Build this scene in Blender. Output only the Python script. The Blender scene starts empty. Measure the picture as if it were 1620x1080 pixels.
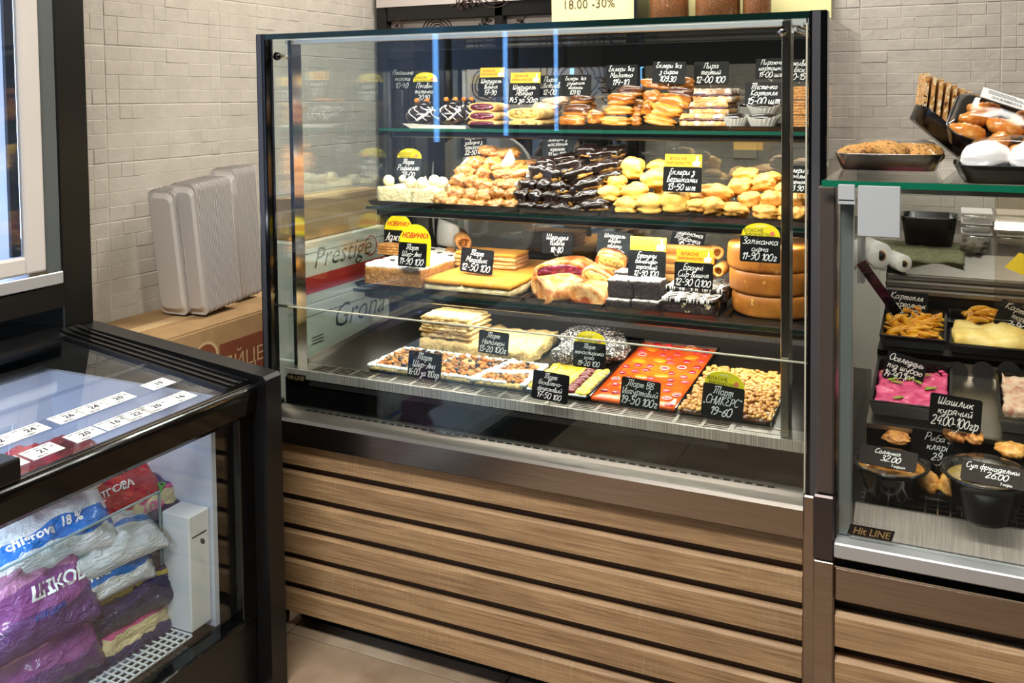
import bpy, bmesh, math, random
from mathutils import Vector, Matrix, Euler, noise
R = random.Random(7)
PI = math.pi
SC = bpy.context.scene
COL = SC.collection

# ------------------------------------------------------------------ camera
F_PX, CX, CY = 1416.0, 908.2, 216.7
YAW, PITCH, ROLL = 0.40755, 0.04586, -0.00696
EYE = Vector((0.0, 0.0, 1.35))
_fw = Vector((-math.sin(YAW) * math.cos(PITCH), math.cos(YAW) * math.cos(PITCH), -math.sin(PITCH)))
_rt = Vector((math.cos(YAW), math.sin(YAW), 0.0))
_up = _rt.cross(_fw)
RT = math.cos(ROLL) * _rt + math.sin(ROLL) * _up
UP = -math.sin(ROLL) * _rt + math.cos(ROLL) * _up
cam = bpy.data.cameras.new('camera')
cam.sensor_width = 36.0
cam.lens = F_PX * 36.0 / 1620.0
cam.shift_x = -(CX - 810.0) / 1620.0
cam.shift_y = -(540.0 - CY) / 1620.0
cam.clip_start = 0.05
camo = bpy.data.objects.new('camera', cam)
COL.objects.link(camo)
_m = Matrix((RT, UP, -_fw)).transposed().to_4x4()
_m.translation = EYE
camo.matrix_world = _m
SC.camera = camo

def at(px, py, ax, val):
    """point of the plane ax = val that the photograph shows at pixel (px, py)"""
    d = _fw + RT * (px - CX) / F_PX - UP * (py - CY) / F_PX
    i = 'xyz'.index(ax)
    return EYE + d * ((val - EYE[i]) / d[i])

# ------------------------------------------------------------------ world, lamps, exposure
SC.view_settings.view_transform = 'Standard'
SC.view_settings.look = 'None'
SC.view_settings.exposure = 0.0
SC.view_settings.gamma = 1.0
SC.view_settings.use_curve_mapping = False
SC.cycles.use_denoising = True
SC.cycles.max_bounces = 10
SC.cycles.glossy_bounces = 5
SC.cycles.transmission_bounces = 6
SC.cycles.transparent_max_bounces = 32
SC.cycles.sample_clamp_indirect = 6.0
SC.cycles.caustics_reflective = False
SC.cycles.caustics_refractive = False
W = bpy.data.worlds.new('shop_ambience')
SC.world = W
W.use_nodes = True
W.node_tree.nodes['Background'].inputs[0].default_value = (1.0, 0.93, 0.84, 1)
W.node_tree.nodes['Background'].inputs[1].default_value = 0.13

def area(name, loc, target, sx, sy, power, color=(1, 1, 1)):
    l = bpy.data.lights.new(name, 'AREA')
    l.shape = 'RECTANGLE'
    l.size, l.size_y, l.energy, l.color = sx, sy, power, color
    o = bpy.data.objects.new(name, l)
    COL.objects.link(o)
    o.location = loc
    d = Vector(target) - Vector(loc)
    o.rotation_euler = d.to_track_quat('-Z', 'Y').to_euler()
    return o
WARM = (1.0, 0.935, 0.84)
NEUT = (1.0, 0.955, 0.885)
COOL = (0.66, 0.80, 1.0)
# ceiling lamps of the shop
area('ceiling_lamp', (-0.7, 0.35, 2.62), (-0.7, 0.36, 0), 1.3, 0.35, 80, NEUT)
area('ceiling_lamp', (-1.25, 2.75, 2.62), (-1.3, 2.9, 0), 1.2, 0.25, 42, NEUT)
area('ceiling_lamp', (0.4, 2.6, 2.62), (0.4, 2.61, 0), 0.8, 0.25, 11, NEUT)
# lamps of the pastry case: one behind its top front edge, one under each shelf
area('case_lamp', (-0.92, 1.80, 1.475), (-0.92, 2.12, 0.80), 1.22, 0.02, 11.5, WARM)
area('case_lamp', (-0.92, 2.16, 1.234), (-0.92, 2.24, 1.0), 1.16, 0.015, 3.9, WARM)
area('case_lamp', (-0.92, 2.09, 1.018), (-0.92, 2.19, 0.8), 1.16, 0.015, 5.2, WARM)
area('case_lamp', (-0.92, 2.027, 0.797), (-0.92, 2.06, 0.6), 1.16, 0.015, 3.4, WARM)
# lamps of the heated case
area('heated_lamp', (0.15, 1.53, 1.19), (0.15, 1.85, 0.75), 0.6, 0.02, 4.2, WARM)
# freezer lamps
area('freezer_lamp', (-1.52, 0.9, 0.655), (-1.68, 0.95, 0.3), 0.02, 1.0, 4.5, COOL)
area('freezer_lamp', (-2.03, 1.25, 1.35), (-2.3, 1.1, 1.3), 0.02, 0.8, 4, COOL)

# ------------------------------------------------------------------ mesh helpers
def new():
    return bmesh.new()

def box(bm, x0, x1, y0, y1, z0, z1, bev=0.0, seg=1):
    r = bmesh.ops.create_cube(bm, size=1.0)
    vs = r['verts']
    for v in vs:
        v.co = Vector(((x0 + x1) / 2 + v.co.x * (x1 - x0), (y0 + y1) / 2 + v.co.y * (y1 - y0), (z0 + z1) / 2 + v.co.z * (z1 - z0)))
    if bev > 0:
        es = list({e for v in vs for e in v.link_edges})
        bmesh.ops.bevel(bm, geom=es, offset=bev, segments=seg, profile=0.5, affect='EDGES')
    return bm

def tube(bm, pts, r, n=8, cap=True):
    """round bar along pts; r a number or one per point"""
    pts = [Vector(p) for p in pts]
    rs = r if isinstance(r, (list, tuple)) else [r] * len(pts)
    rings = []
    for i, p in enumerate(pts):
        t = (pts[min(i + 1, len(pts) - 1)] - pts[max(i - 1, 0)]).normalized()
        a = t.orthogonal().normalized() if abs(t.z) > 0.95 else t.cross(Vector((0, 0, 1))).normalized()
        b = t.cross(a)
        rings.append([bm.verts.new(p + rs[i] * (math.cos(2 * PI * k / n) * a + math.sin(2 * PI * k / n) * b)) for k in range(n)])
    for u, w in zip(rings, rings[1:]):
        for k in range(n):
            bm.faces.new((u[k], u[(k + 1) % n], w[(k + 1) % n], w[k]))
    if cap:
        bm.faces.new(rings[0][::-1]); bm.faces.new(rings[-1])
    return bm

def lathe(bm, prof, n=24, c=(0, 0, 0), sx=1.0, sy=1.0):
    """closed profile of (radius, z) from bottom to top turned about z"""
    c = Vector(c)
    rings = []
    for r, z in prof:
        if r < 1e-6:
            rings.append([bm.verts.new(c + Vector((0, 0, z)))])
        else:
            rings.append([bm.verts.new(c + Vector((r * sx * math.cos(2 * PI * k / n), r * sy * math.sin(2 * PI * k / n), z))) for k in range(n)])
    for u, w in zip(rings, rings[1:]):
        for k in range(n):
            j = (k + 1) % n
            if len(u) == 1 and len(w) == 1: continue
            if len(u) == 1: bm.faces.new((u[0], w[j], w[k]))
            elif len(w) == 1: bm.faces.new((u[k], u[j], w[0]))
            else: bm.faces.new((u[k], u[j], w[j], w[k]))
    return bm

def prism(bm, poly, axis, a0, a1):
    """2-D polygon extruded along axis from a0 to a1; poly gives the other two axes in order"""
    def mk(p, a):
        q = list(p)
        q.insert('xyz'.index(axis), a)
        return bm.verts.new(q)
    A = [mk(p, a0) for p in poly]; B = [mk(p, a1) for p in poly]
    n = len(poly)
    for k in range(n):
        bm.faces.new((A[k], A[(k + 1) % n], B[(k + 1) % n], B[k]))
    bm.faces.new(A[::-1]); bm.faces.new(B)
    bmesh.ops.recalc_face_normals(bm, faces=bm.faces[:])
    return bm

def rrect(w, h, r, n=4, cx=0, cy=0):
    pts = []
    for sx, sy, a in ((1, 1, 0), (-1, 1, 90), (-1, -1, 180), (1, -1, 270)):
        for k in range(n + 1):
            t = math.radians(a + 90 * k / n)
            pts.append((cx + sx * (w / 2 - r) + r * math.cos(t), cy + sy * (h / 2 - r) + r * math.sin(t)))
    return pts

def blob(bm, c, rx, ry, rz, amp=0.08, freq=1.6, nu=16, nv=10, e=1.0, seed=0, flat=None, ridges=0, ramp=0.06, twist=0.0, amp2=0.0, freq2=5.0, crease=0.0):
    """noise-shaped ellipsoid; e<1 squarer; flat cuts the base at that fraction of rz; ridges piped around the x axis"""
    c = Vector(c); off = Vector((seed * 3.7, seed * 1.3, seed * 2.1))
    rows = []
    sg = lambda x, p: math.copysign(abs(x) ** p, x)
    for j in range(nv + 1):
        ph = -PI / 2 + PI * j / nv
        row = []
        for i in range(nu if 0 < j < nv else 1):
            th = 2 * PI * i / nu
            d = Vector((sg(math.sin(ph), e), sg(math.cos(ph), e) * sg(math.cos(th), e), sg(math.cos(ph), e) * sg(math.sin(th), e)))
            s = 1 + amp * noise.noise(d * freq + off) + (amp2 * noise.noise(d * freq2 + off) if amp2 else 0)
            if crease: s *= 1 - crease * math.exp(-((d.z + 0.15 + 0.25 * noise.noise(d * 1.5 + off)) / 0.13) ** 2)
            if ridges: s *= 1 + ramp * math.cos(ridges * th + twist * ph) * math.cos(ph)
            p = Vector((d.x * rx, d.y * ry, d.z * rz)) * s
            if flat is not None and p.z < -rz * flat: p.z = -rz * flat
            row.append(bm.verts.new(c + p))
        rows.append(row)
    for a, b in zip(rows, rows[1:]):
        for i in range(nu):
            j = (i + 1) % nu
            if len(a) == 1: bm.faces.new((a[0], b[j], b[i]))
            elif len(b) == 1: bm.faces.new((a[i], a[j], b[0]))
            else: bm.faces.new((a[i], a[j], b[j], b[i]))
    return bm

def nbox(bm, x0, x1, y0, y1, z0, z1, step=0.012, amp=0.002, freq=60, seed=0, taper=0.0, top=None, tampl=None):
    """slab whose six faces are cut into cells and roughened by noise"""
    nx, ny, nz = (max(1, min(40, round((b - a) / step))) for a, b in ((x0, x1), (y0, y1), (z0, z1)))
    V = {}
    off = Vector((seed * 5.1, seed * 2.3, seed))
    def v(i, j, k):
        key = (i, j, k)
        if key not in V:
            p = Vector((x0 + (x1 - x0) * i / nx, y0 + (y1 - y0) * j / ny, z0 + (z1 - z0) * k / nz))
            n = noise.noise_vector(p * freq + off) * amp
            if k == 0: n.z = 0
            if top and k == nz: p.z += top(p.x, p.y)
            if taper and k: 
                f = taper * k / nz
                p.x += ((x0 + x1) / 2 - p.x) * f; p.y += ((y0 + y1) / 2 - p.y) * f
            if tampl and k == nz: n.z *= tampl
            V[key] = bm.verts.new(p + n)
        return V[key]
    for i in range(nx):
        for j in range(ny):
            bm.faces.new((v(i, j, nz), v(i + 1, j, nz), v(i + 1, j + 1, nz), v(i, j + 1, nz)))
            bm.faces.new((v(i, j, 0), v(i, j + 1, 0), v(i + 1, j + 1, 0), v(i + 1, j, 0)))
    for i in range(nx):
        for k in range(nz):
            bm.faces.new((v(i, 0, k), v(i + 1, 0, k), v(i + 1, 0, k + 1), v(i, 0, k + 1)))
            bm.faces.new((v(i, ny, k), v(i, ny, k + 1), v(i + 1, ny, k + 1), v(i + 1, ny, k)))
    for j in range(ny):
        for k in range(nz):
            bm.faces.new((v(0, j, k), v(0, j, k + 1), v(0, j + 1, k + 1), v(0, j + 1, k)))
            bm.faces.new((v(nx, j, k), v(nx, j + 1, k), v(nx, j + 1, k + 1), v(nx, j, k + 1)))
    return bm

def origin(o):
    p = Vector((0, 0, 0))
    while o is not None:
        p += o.location; o = o.parent
    return p

def mesh(bm, name, smooth=False):
    me = bpy.data.meshes.new(name)
    bm.to_mesh(me); bm.free()
    if smooth:
        me.polygons.foreach_set('use_smooth', [True] * len(me.polygons))
    return me

def put(name, me, mat=None, parent=None, loc=None, rot=None, **props):
    if mat is not None and not me.materials: me.materials.append(mat)
    o = bpy.data.objects.new(name, me)
    COL.objects.link(o)
    if parent is not None: o.parent = parent
    if loc is not None: o.location = loc
    if rot is not None: o.rotation_euler = rot
    for k, v in props.items(): o[k] = v
    return o

def part(root, name, bm, mat, smooth=False, local=False, **props):
    """child mesh; bm in world coordinates unless local"""
    if not local: bmesh.ops.translate(bm, verts=bm.verts[:], vec=-origin(root))
    return put(name, mesh(bm, name, smooth), mat, root, **props)

def single(name, bm, mat, base, label, cat, group=None, smooth=False, **props):
    """a thing that is one mesh, bm in world coordinates, its origin at base"""
    bmesh.ops.translate(bm, verts=bm.verts[:], vec=-Vector(base))
    o = put(name, mesh(bm, name, smooth), mat, None, base, **props)
    return tag_it(o, label, cat, group)

def tag_it(o, label, cat, group=None):
    o['label'] = label; o['category'] = cat
    if group: o['group'] = group
    return o

def thing(name, loc, label, cat, group=None, rot=None):
    o = bpy.data.objects.new(name, None)
    o.empty_display_size = 0.03
    COL.objects.link(o)
    o.location = loc
    if rot is not None: o.rotation_euler = rot
    return tag_it(o, label, cat, group)

def dup(root, loc=None, rot=None, label=None, scale=None):
    r = root.copy(); COL.objects.link(r)
    if loc is not None: r.location = loc
    if rot is not None: r.rotation_euler = rot
    if scale is not None: r.scale = scale
    if label: r['label'] = label
    for ch in list(root.children):
        c = ch.copy(); COL.objects.link(c); c.parent = r
        for g in list(ch.children):
            d = g.copy(); COL.objects.link(d); d.parent = c
    return r

def structure(name, bm, mat, smooth=False):
    o = put(name, mesh(bm, name, smooth), mat)
    o['kind'] = 'structure'
    return o

# ------------------------------------------------------------------ materials
def lin(c):
    f = lambda u: u / 12.92 if u <= 0.04045 else ((u + 0.055) / 1.055) ** 2.4
    return tuple(f(x / 255.0) for x in c)

class Nd:
    def __init__(s, name):
        s.m = bpy.data.materials.new(name); s.m.use_nodes = True
        s.t = s.m.node_tree; s.n = s.t.nodes; s.n.clear()
        s.out = s.n.new('ShaderNodeOutputMaterial')
    def add(s, kind, **kw):
        n = s.n.new('ShaderNode' + kind)
        for k, v in kw.items():
            if k.startswith('i_'):
                key = k[2:]; key = int(key) if key.isdigit() else key.replace('_', ' ')
                if hasattr(v, 'is_output'): s.t.links.new(v, n.inputs[key])
                else: n.inputs[key].default_value = v
            else: setattr(n, k, v)
        return n
    def link(s, a, b): s.t.links.new(a, b)

def rgba(c): return (c[0], c[1], c[2], 1.0)

def mat(name, col, rough=0.5, metal=0.0, spec=0.5, col2=None, nscale=40, nlo=0.4, nhi=0.6, ndetail=4, stretch=(1, 1, 1),
        bump=0.0, bscale=None, zcol=None, zlo=0.3, zhi=0.4, znoise=0.15, emit=None, estr=0.0, sss=0.0, coat=0.0, col3=None, n3scale=8, n3lo=0.55, n3hi=0.65, shift=True, rgb8=True):
    """principled material: base colour, optional noise to col2 and col3, optional band below a height of the Generated box"""
    c = lin(col) if rgb8 else col
    N = Nd(name)
    p = N.add('BsdfPrincipled', i_Roughness=rough, i_Metallic=metal)
    p.inputs['Specular IOR Level'].default_value = spec
    if coat: p.inputs['Coat Weight'].default_value = coat; p.inputs['Coat Roughness'].default_value = 0.08
    if sss:
        p.inputs['Subsurface Weight'].default_value = sss
        p.inputs['Subsurface Radius'].default_value = (0.01, 0.006, 0.003)
    base = None
    vec = None
    if col2 or bump or col3 or zcol:
        tc = N.add('TexCoord')
        info = N.add('ObjectInfo')
        sh = N.add('VectorMath', operation='SCALE', i_0=(7.0, 3.0, 5.0), i_Scale=info.outputs['Random'])
        ad = N.add('VectorMath', operation='ADD', i_0=tc.outputs['Object'], i_1=sh.outputs[0])
        mp = N.add('Mapping', i_Vector=ad.outputs[0], i_Scale=stretch)
        vec = mp.outputs[0]
    cur = None
    def ramp(fac, lo, hi):
        return N.add('MapRange', i_Value=fac, i_1=lo, i_2=hi).outputs[0]
    def mix(fac, a, b):
        m = N.add('Mix', data_type='RGBA', i_0=fac)
        for idx, x in ((6, a), (7, b)):
            if hasattr(x, 'is_output'): N.link(x, m.inputs[idx])
            else: m.inputs[idx].default_value = rgba(x)
        return m.outputs[2]
    cur = c
    cv = (lambda q: lin(q)) if rgb8 else (lambda q: q)
    if col2:
        nz = N.add('TexNoise', i_Vector=vec, i_Scale=nscale, i_Detail=ndetail, i_Roughness=0.6)
        cur = mix(ramp(nz.outputs[0], nlo, nhi), cur, cv(col2))
    if col3:
        nz3 = N.add('TexNoise', i_Vector=vec, i_Scale=n3scale, i_Detail=3.0)
        cur = mix(ramp(nz3.outputs[0], n3lo, n3hi), cur, cv(col3))
    if zcol:
        sep = N.add('SeparateXYZ', i_0=tc.outputs['Generated'])
        nzz = N.add('TexNoise', i_Vector=vec, i_Scale=nscale * 0.7, i_Detail=2.0)
        a = N.add('Math', operation='MULTIPLY_ADD', i_0=nzz.outputs[0], i_1=znoise * 2, i_2=-znoise)
        b = N.add('Math', operation='ADD', i_0=sep.outputs[2], i_1=a.outputs[0])
        cur = mix(ramp(b.outputs[0], zlo, zhi), cv(zcol), cur)
    if hasattr(cur, 'is_output'): N.link(cur, p.inputs['Base Color'])
    else: p.inputs['Base Color'].default_value = rgba(cur)
    if bump:
        nb = N.add('TexNoise', i_Vector=vec, i_Scale=bscale or nscale, i_Detail=5.0)
        bp = N.add('Bump', i_Strength=bump, i_Distance=0.004, i_Height=nb.outputs[0])
        N.link(bp.outputs[0], p.inputs['Normal'])
    if emit:
        p.inputs['Emission Color'].default_value = rgba(lin(emit) if rgb8 else emit); p.inputs['Emission Strength'].default_value = estr
    N.link(p.outputs[0], N.out.inputs[0])
    return N.m

def glass(name, tint=(0.96, 0.985, 0.975), ior=1.45, boost=0.0, rough=0.0, gcol=(1, 1, 1)):
    """clear pane: what lies behind it tinted, plus a mirror share that grows at grazing angles"""
    N = Nd(name)
    tr = N.add('BsdfTransparent', i_0=rgba(tint))
    gl = N.add('BsdfGlossy', i_0=rgba(gcol), i_Roughness=rough)
    geo = N.add('NewGeometry')
    # the node inverts the index on back faces; hand it the inverse there so both faces of a pane reflect alike
    idx = N.add('MapRange', i_Value=geo.outputs['Backfacing'], i_1=0.0, i_2=1.0, i_3=ior, i_4=1.0 / ior)
    fr = N.add('Fresnel', i_IOR=idx.outputs[0])
    fac = fr.outputs[0]
    if boost:
        fac = N.add('Math', operation='ADD', i_0=fac, i_1=boost).outputs[0]
    mx = N.add('MixShader', i_0=fac, i_1=tr.outputs[0], i_2=gl.outputs[0])
    N.link(mx.outputs[0], N.out.inputs[0])
    return N.m

M = {}
M['steel'] = mat('brushed_steel', (176, 170, 162), 0.30, 1.0, col2=(150, 144, 136), nscale=30, stretch=(0.5, 40, 40), nlo=0.3, nhi=0.7)
M['steel_warm'] = mat('satin_bronze_steel', (158, 146, 138), 0.24, 1.0, col2=(146, 133, 124), nscale=20, stretch=(0.5, 30, 30))
M['steel_pol'] = mat('polished_steel', (190, 188, 184), 0.12, 1.0)
M['alu'] = mat('pale_aluminium', (206, 208, 210), 0.42, 0.6)
M['grey_plastic'] = mat('light_grey_plastic', (176, 180, 182), 0.45)
M['post_grey'] = mat('grey_painted_metal', (128, 132, 132), 0.4, 0.3)
M['black'] = mat('black_painted_metal', (14, 14, 15), 0.32)
M['black_soft'] = mat('black_rubber', (9, 9, 9), 0.6)
M['black_gloss'] = mat('black_gloss', (8, 8, 9), 0.12)
M['black_strip'] = mat('anthracite_strip', (84, 84, 88), 0.35, 0.4)
M['tray'] = mat('black_plastic_tray', (13, 12, 12), 0.22)
M['deck'] = mat('dark_steel_deck', (92, 88, 84), 0.30, 1.0, col2=(76, 72, 70), nscale=25, stretch=(40, 0.5, 40))
M['glass'] = glass('clear_glass')
M['glass_side'] = glass('reflecting_side_glass', (0.92, 0.95, 0.92), boost=0.07)
M['glass_back'] = glass('grey_rear_glass', (0.80, 0.81, 0.80), boost=0.10)
M['glass_smoke'] = glass('smoked_side_glass', (0.78, 0.77, 0.76), boost=0.0)
M['glass_lid'] = glass('lid_glass', (0.90, 0.93, 0.97))
M['glass_edge'] = mat('green_glass_edge', (22, 74, 58), 0.15)
M['glass_edge_d'] = mat('dark_green_glass_edge', (10, 34, 28), 0.15)
M['acrylic_edge'] = mat('pale_glass_edge', (196, 190, 170), 0.2)
M['white'] = mat('white_plastic', (226, 228, 230), 0.4)
M['liner'] = mat('white_freezer_liner', (206, 212, 226), 0.35)
M['label_white'] = mat('white_label', (232, 232, 228), 0.55)
M['paper'] = mat('white_baking_paper', (226, 220, 208), 0.7, bump=0.2, bscale=40)
M['cup_paper'] = mat('white_paper_cup', (214, 210, 202), 0.7)
M['ink'] = mat('black_print', (20, 20, 22), 0.6)
M['chalk'] = mat('white_chalk_pen', (236, 236, 232), 0.7, emit=None)
M['board'] = mat('black_price_board', (9, 10, 11), 0.6, spec=0.2)
M['board_grey'] = mat('slate_price_board', (34, 40, 42), 0.6, spec=0.2)
M['board_brown'] = mat('brown_price_board', (32, 23, 19), 0.6, spec=0.2)
M['yellow'] = mat('yellow_card', (244, 222, 20), 0.5)
M['yellow2'] = mat('orange_yellow_card', (246, 196, 44), 0.5)
M['red_ink'] = mat('red_print', (206, 36, 24), 0.6)
M['pink_ink'] = mat('pink_print', (236, 120, 90), 0.6)
M['wire'] = mat('steel_wire', (190, 188, 180), 0.25, 1.0)
M['card'] = mat('brown_cardboard', (168, 134, 92), 0.75, col2=(156, 124, 84), nscale=14)
M['card_red'] = mat('brown_red_print', (122, 62, 36), 0.75)
M['card_lt'] = mat('pale_print', (196, 164, 120), 0.75)
M['carton'] = mat('white_carton', (206, 206, 200), 0.6)
M['carton_red'] = mat('red_carton_band', (184, 44, 44), 0.6)
M['script_ink'] = mat('dark_green_script', (34, 46, 44), 0.6)
M['plastic_clear'] = glass('clear_plastic_pack', (0.93, 0.93, 0.92), 1.4, boost=0.03, rough=0.12)
M['wall'] = mat('plain_wall_paint', (196, 188, 176), 0.7)
M['wall_dark'] = mat('taupe_wall_paint', (52, 47, 44), 0.7)
M['tile'] = mat('embossed_cream_tile', (194, 186, 174), 0.5, col2=(186, 178, 166), nscale=12, bump=0.35, bscale=55)
M['grout'] = mat('pale_grout', (214, 208, 197), 0.8)
M['ceil'] = mat('white_ceiling', (225, 222, 215), 0.8)
M['film'] = mat('pale_window_film', (206, 196, 190), 0.5)
M['film_dark'] = mat('grey_window_film', (92, 92, 92), 0.4)
M['film_ink'] = mat('brown_line_drawing', (62, 44, 38), 0.6)
M['film_ink_d'] = mat('dark_line_drawing', (40, 38, 38), 0.6)
M['cream_sign'] = mat('pale_yellow_paper', (250, 242, 176), 0.6)
M['sign_ink'] = mat('brown_grey_print', (96, 84, 60), 0.6)
M['grain'] = mat('buckwheat_grain', (158, 98, 48), 0.7, col2=(104, 58, 26), nscale=260, ndetail=2)
M['lamp_cool'] = mat('cool_tube_light', (200, 225, 255), 0.5, emit=(120, 185, 255), estr=16.0)
M['lamp_white'] = mat('white_tube_light', (235, 245, 255), 0.5, emit=(205, 228, 255), estr=9.0)
M['lamp_warm'] = mat('ceiling_panel_light', (255, 246, 230), 0.5, emit=(255, 238, 214), estr=3.0)
M['cloth'] = mat('olive_cloth', (178, 176, 138), 0.9, col2=(160, 158, 122), nscale=90, bump=0.3)
M['rag'] = mat('grey_brown_rag', (130, 122, 108), 0.9, bump=0.4, bscale=40)
M['bagroll'] = mat('white_bag_film', (226, 224, 220), 0.35)
M['kraft'] = mat('kraft_core', (170, 130, 84), 0.8)

def wood_mat():
    N = Nd('sawn_oak')
    tc = N.add('TexCoord'); info = N.add('ObjectInfo')
    sh = N.add('VectorMath', operation='SCALE', i_0=(3.1, 0.0, 2.3), i_Scale=info.outputs['Random'])
    ad = N.add('VectorMath', operation='ADD', i_0=tc.outputs['Object'], i_1=sh.outputs[0])
    big = N.add('Mapping', i_Vector=ad.outputs[0], i_Scale=(1.6, 8, 14))
    n1 = N.add('TexNoise', i_Vector=big.outputs[0], i_Scale=1.6, i_Detail=3.0, i_Distortion=1.2)
    wv = N.add('Mapping', i_Vector=ad.outputs[0], i_Scale=(2.2, 60, 90))
    n2 = N.add('TexNoise', i_Vector=wv.outputs[0], i_Scale=3.0, i_Detail=7.0, i_Roughness=0.7, i_Distortion=0.5)
    sw = N.add('Mapping', i_Vector=ad.outputs[0], i_Scale=(170, 4, 18))
    n3 = N.add('TexNoise', i_Vector=sw.outputs[0], i_Scale=1.0, i_Detail=3.0)
    msk = N.add('TexNoise', i_Vector=ad.outputs[0], i_Scale=5.0, i_Detail=1.0)
    f3 = N.add('MapRange', i_Value=n3.outputs[0], i_1=0.52, i_2=0.72)
    fm = N.add('MapRange', i_Value=msk.outputs[0], i_1=0.52, i_2=0.66)
    saw = N.add('Math', operation='MULTIPLY', i_0=f3.outputs[0], i_1=fm.outputs[0])
    r1 = N.add('MapRange', i_Value=n1.outputs[0], i_1=0.35, i_2=0.65)
    r2 = N.add('MapRange', i_Value=n2.outputs[0], i_1=0.36, i_2=0.66)
    c1 = N.add('Mix', data_type='RGBA', i_0=r1.outputs[0]); c1.inputs[6].default_value = rgba(lin((208, 172, 128))); c1.inputs[7].default_value = rgba(lin((178, 145, 106)))
    c2 = N.add('Mix', data_type='RGBA', i_0=r2.outputs[0], blend_type='MULTIPLY'); N.link(c1.outputs[2], c2.inputs[6]); c2.inputs[7].default_value = rgba((0.50, 0.45, 0.40))
    sc = N.add('Math', operation='MULTIPLY', i_0=saw.outputs[0], i_1=0.32)
    c3 = N.add('Mix', data_type='RGBA', i_0=sc.outputs[0]); N.link(c2.outputs[2], c3.inputs[6]); c3.inputs[7].default_value = rgba(lin((206, 178, 138)))
    p = N.add('BsdfPrincipled', i_Roughness=0.55)
    N.link(c3.outputs[2], p.inputs['Base Color'])
    bp = N.add('Bump', i_Strength=0.25, i_Distance=0.002, i_Height=n2.outputs[0]); N.link(bp.outputs[0], p.inputs['Normal'])
    N.link(p.outputs[0], N.out.inputs[0])
    return N.m
M['wood'] = wood_mat()
M['wood_dark'] = mat('dark_oak_back_panel', (72, 54, 38), 0.7)
M['stone'] = mat('beige_stone_tile', (172, 150, 126), 0.32, col2=(146, 124, 102), nscale=7, nlo=0.4, nhi=0.7, ndetail=8, col3=(186, 168, 146), n3scale=4)

# ------------------------------------------------------------------ writing
def text_mesh(bm, s, size, x=0.0, y=0.0, shear=0.0, align='CENTER', bold=0.0, wob=0.0, seed=0, plane='xz', depth=0.0, fx=1.0, width=None):
    """adds the outline letters of s to bm as flat faces in the given plane, at most width wide"""
    cu = bpy.data.curves.new('t', 'FONT')
    cu.body = s; cu.size = size; cu.shear = shear; cu.align_x = align; cu.align_y = 'CENTER'
    cu.resolution_u = 2; cu.offset = bold * size; cu.fill_mode = 'FRONT' 
    ob = bpy.data.objects.new('t', cu)
    me = ob.to_mesh()
    vs = [v.co.copy() for v in me.vertices]
    fs = [tuple(p.vertices) for p in me.polygons]
    ob.to_mesh_clear()
    bpy.data.objects.remove(ob); bpy.data.curves.remove(cu)
    if not vs: return bm
    k = 1.0
    if width:
        w = max(v.x for v in vs) - min(v.x for v in vs)
        if w > width: k = width / w
    out = []
    for v in vs:
        px, py = v.x * fx * k, v.y * (0.5 + 0.5 * k)
        if wob:
            n = noise.noise_vector(Vector((px / size * 1.1 + seed * 7.3, py / size * 0.6, seed)))
            px += n.x * wob * size; py += n.y * wob * size + 0.5 * wob * size * math.sin(px / size * 2.3 + seed)
        px += x; py += y
        out.append(bm.verts.new((px, -depth, py) if plane == 'xz' else ((px, py, depth) if plane == 'xy' else (depth, px, py))))
    for f in fs:
        try: bm.faces.new([out[i] for i in f])
        except ValueError: pass
    return bm

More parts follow.
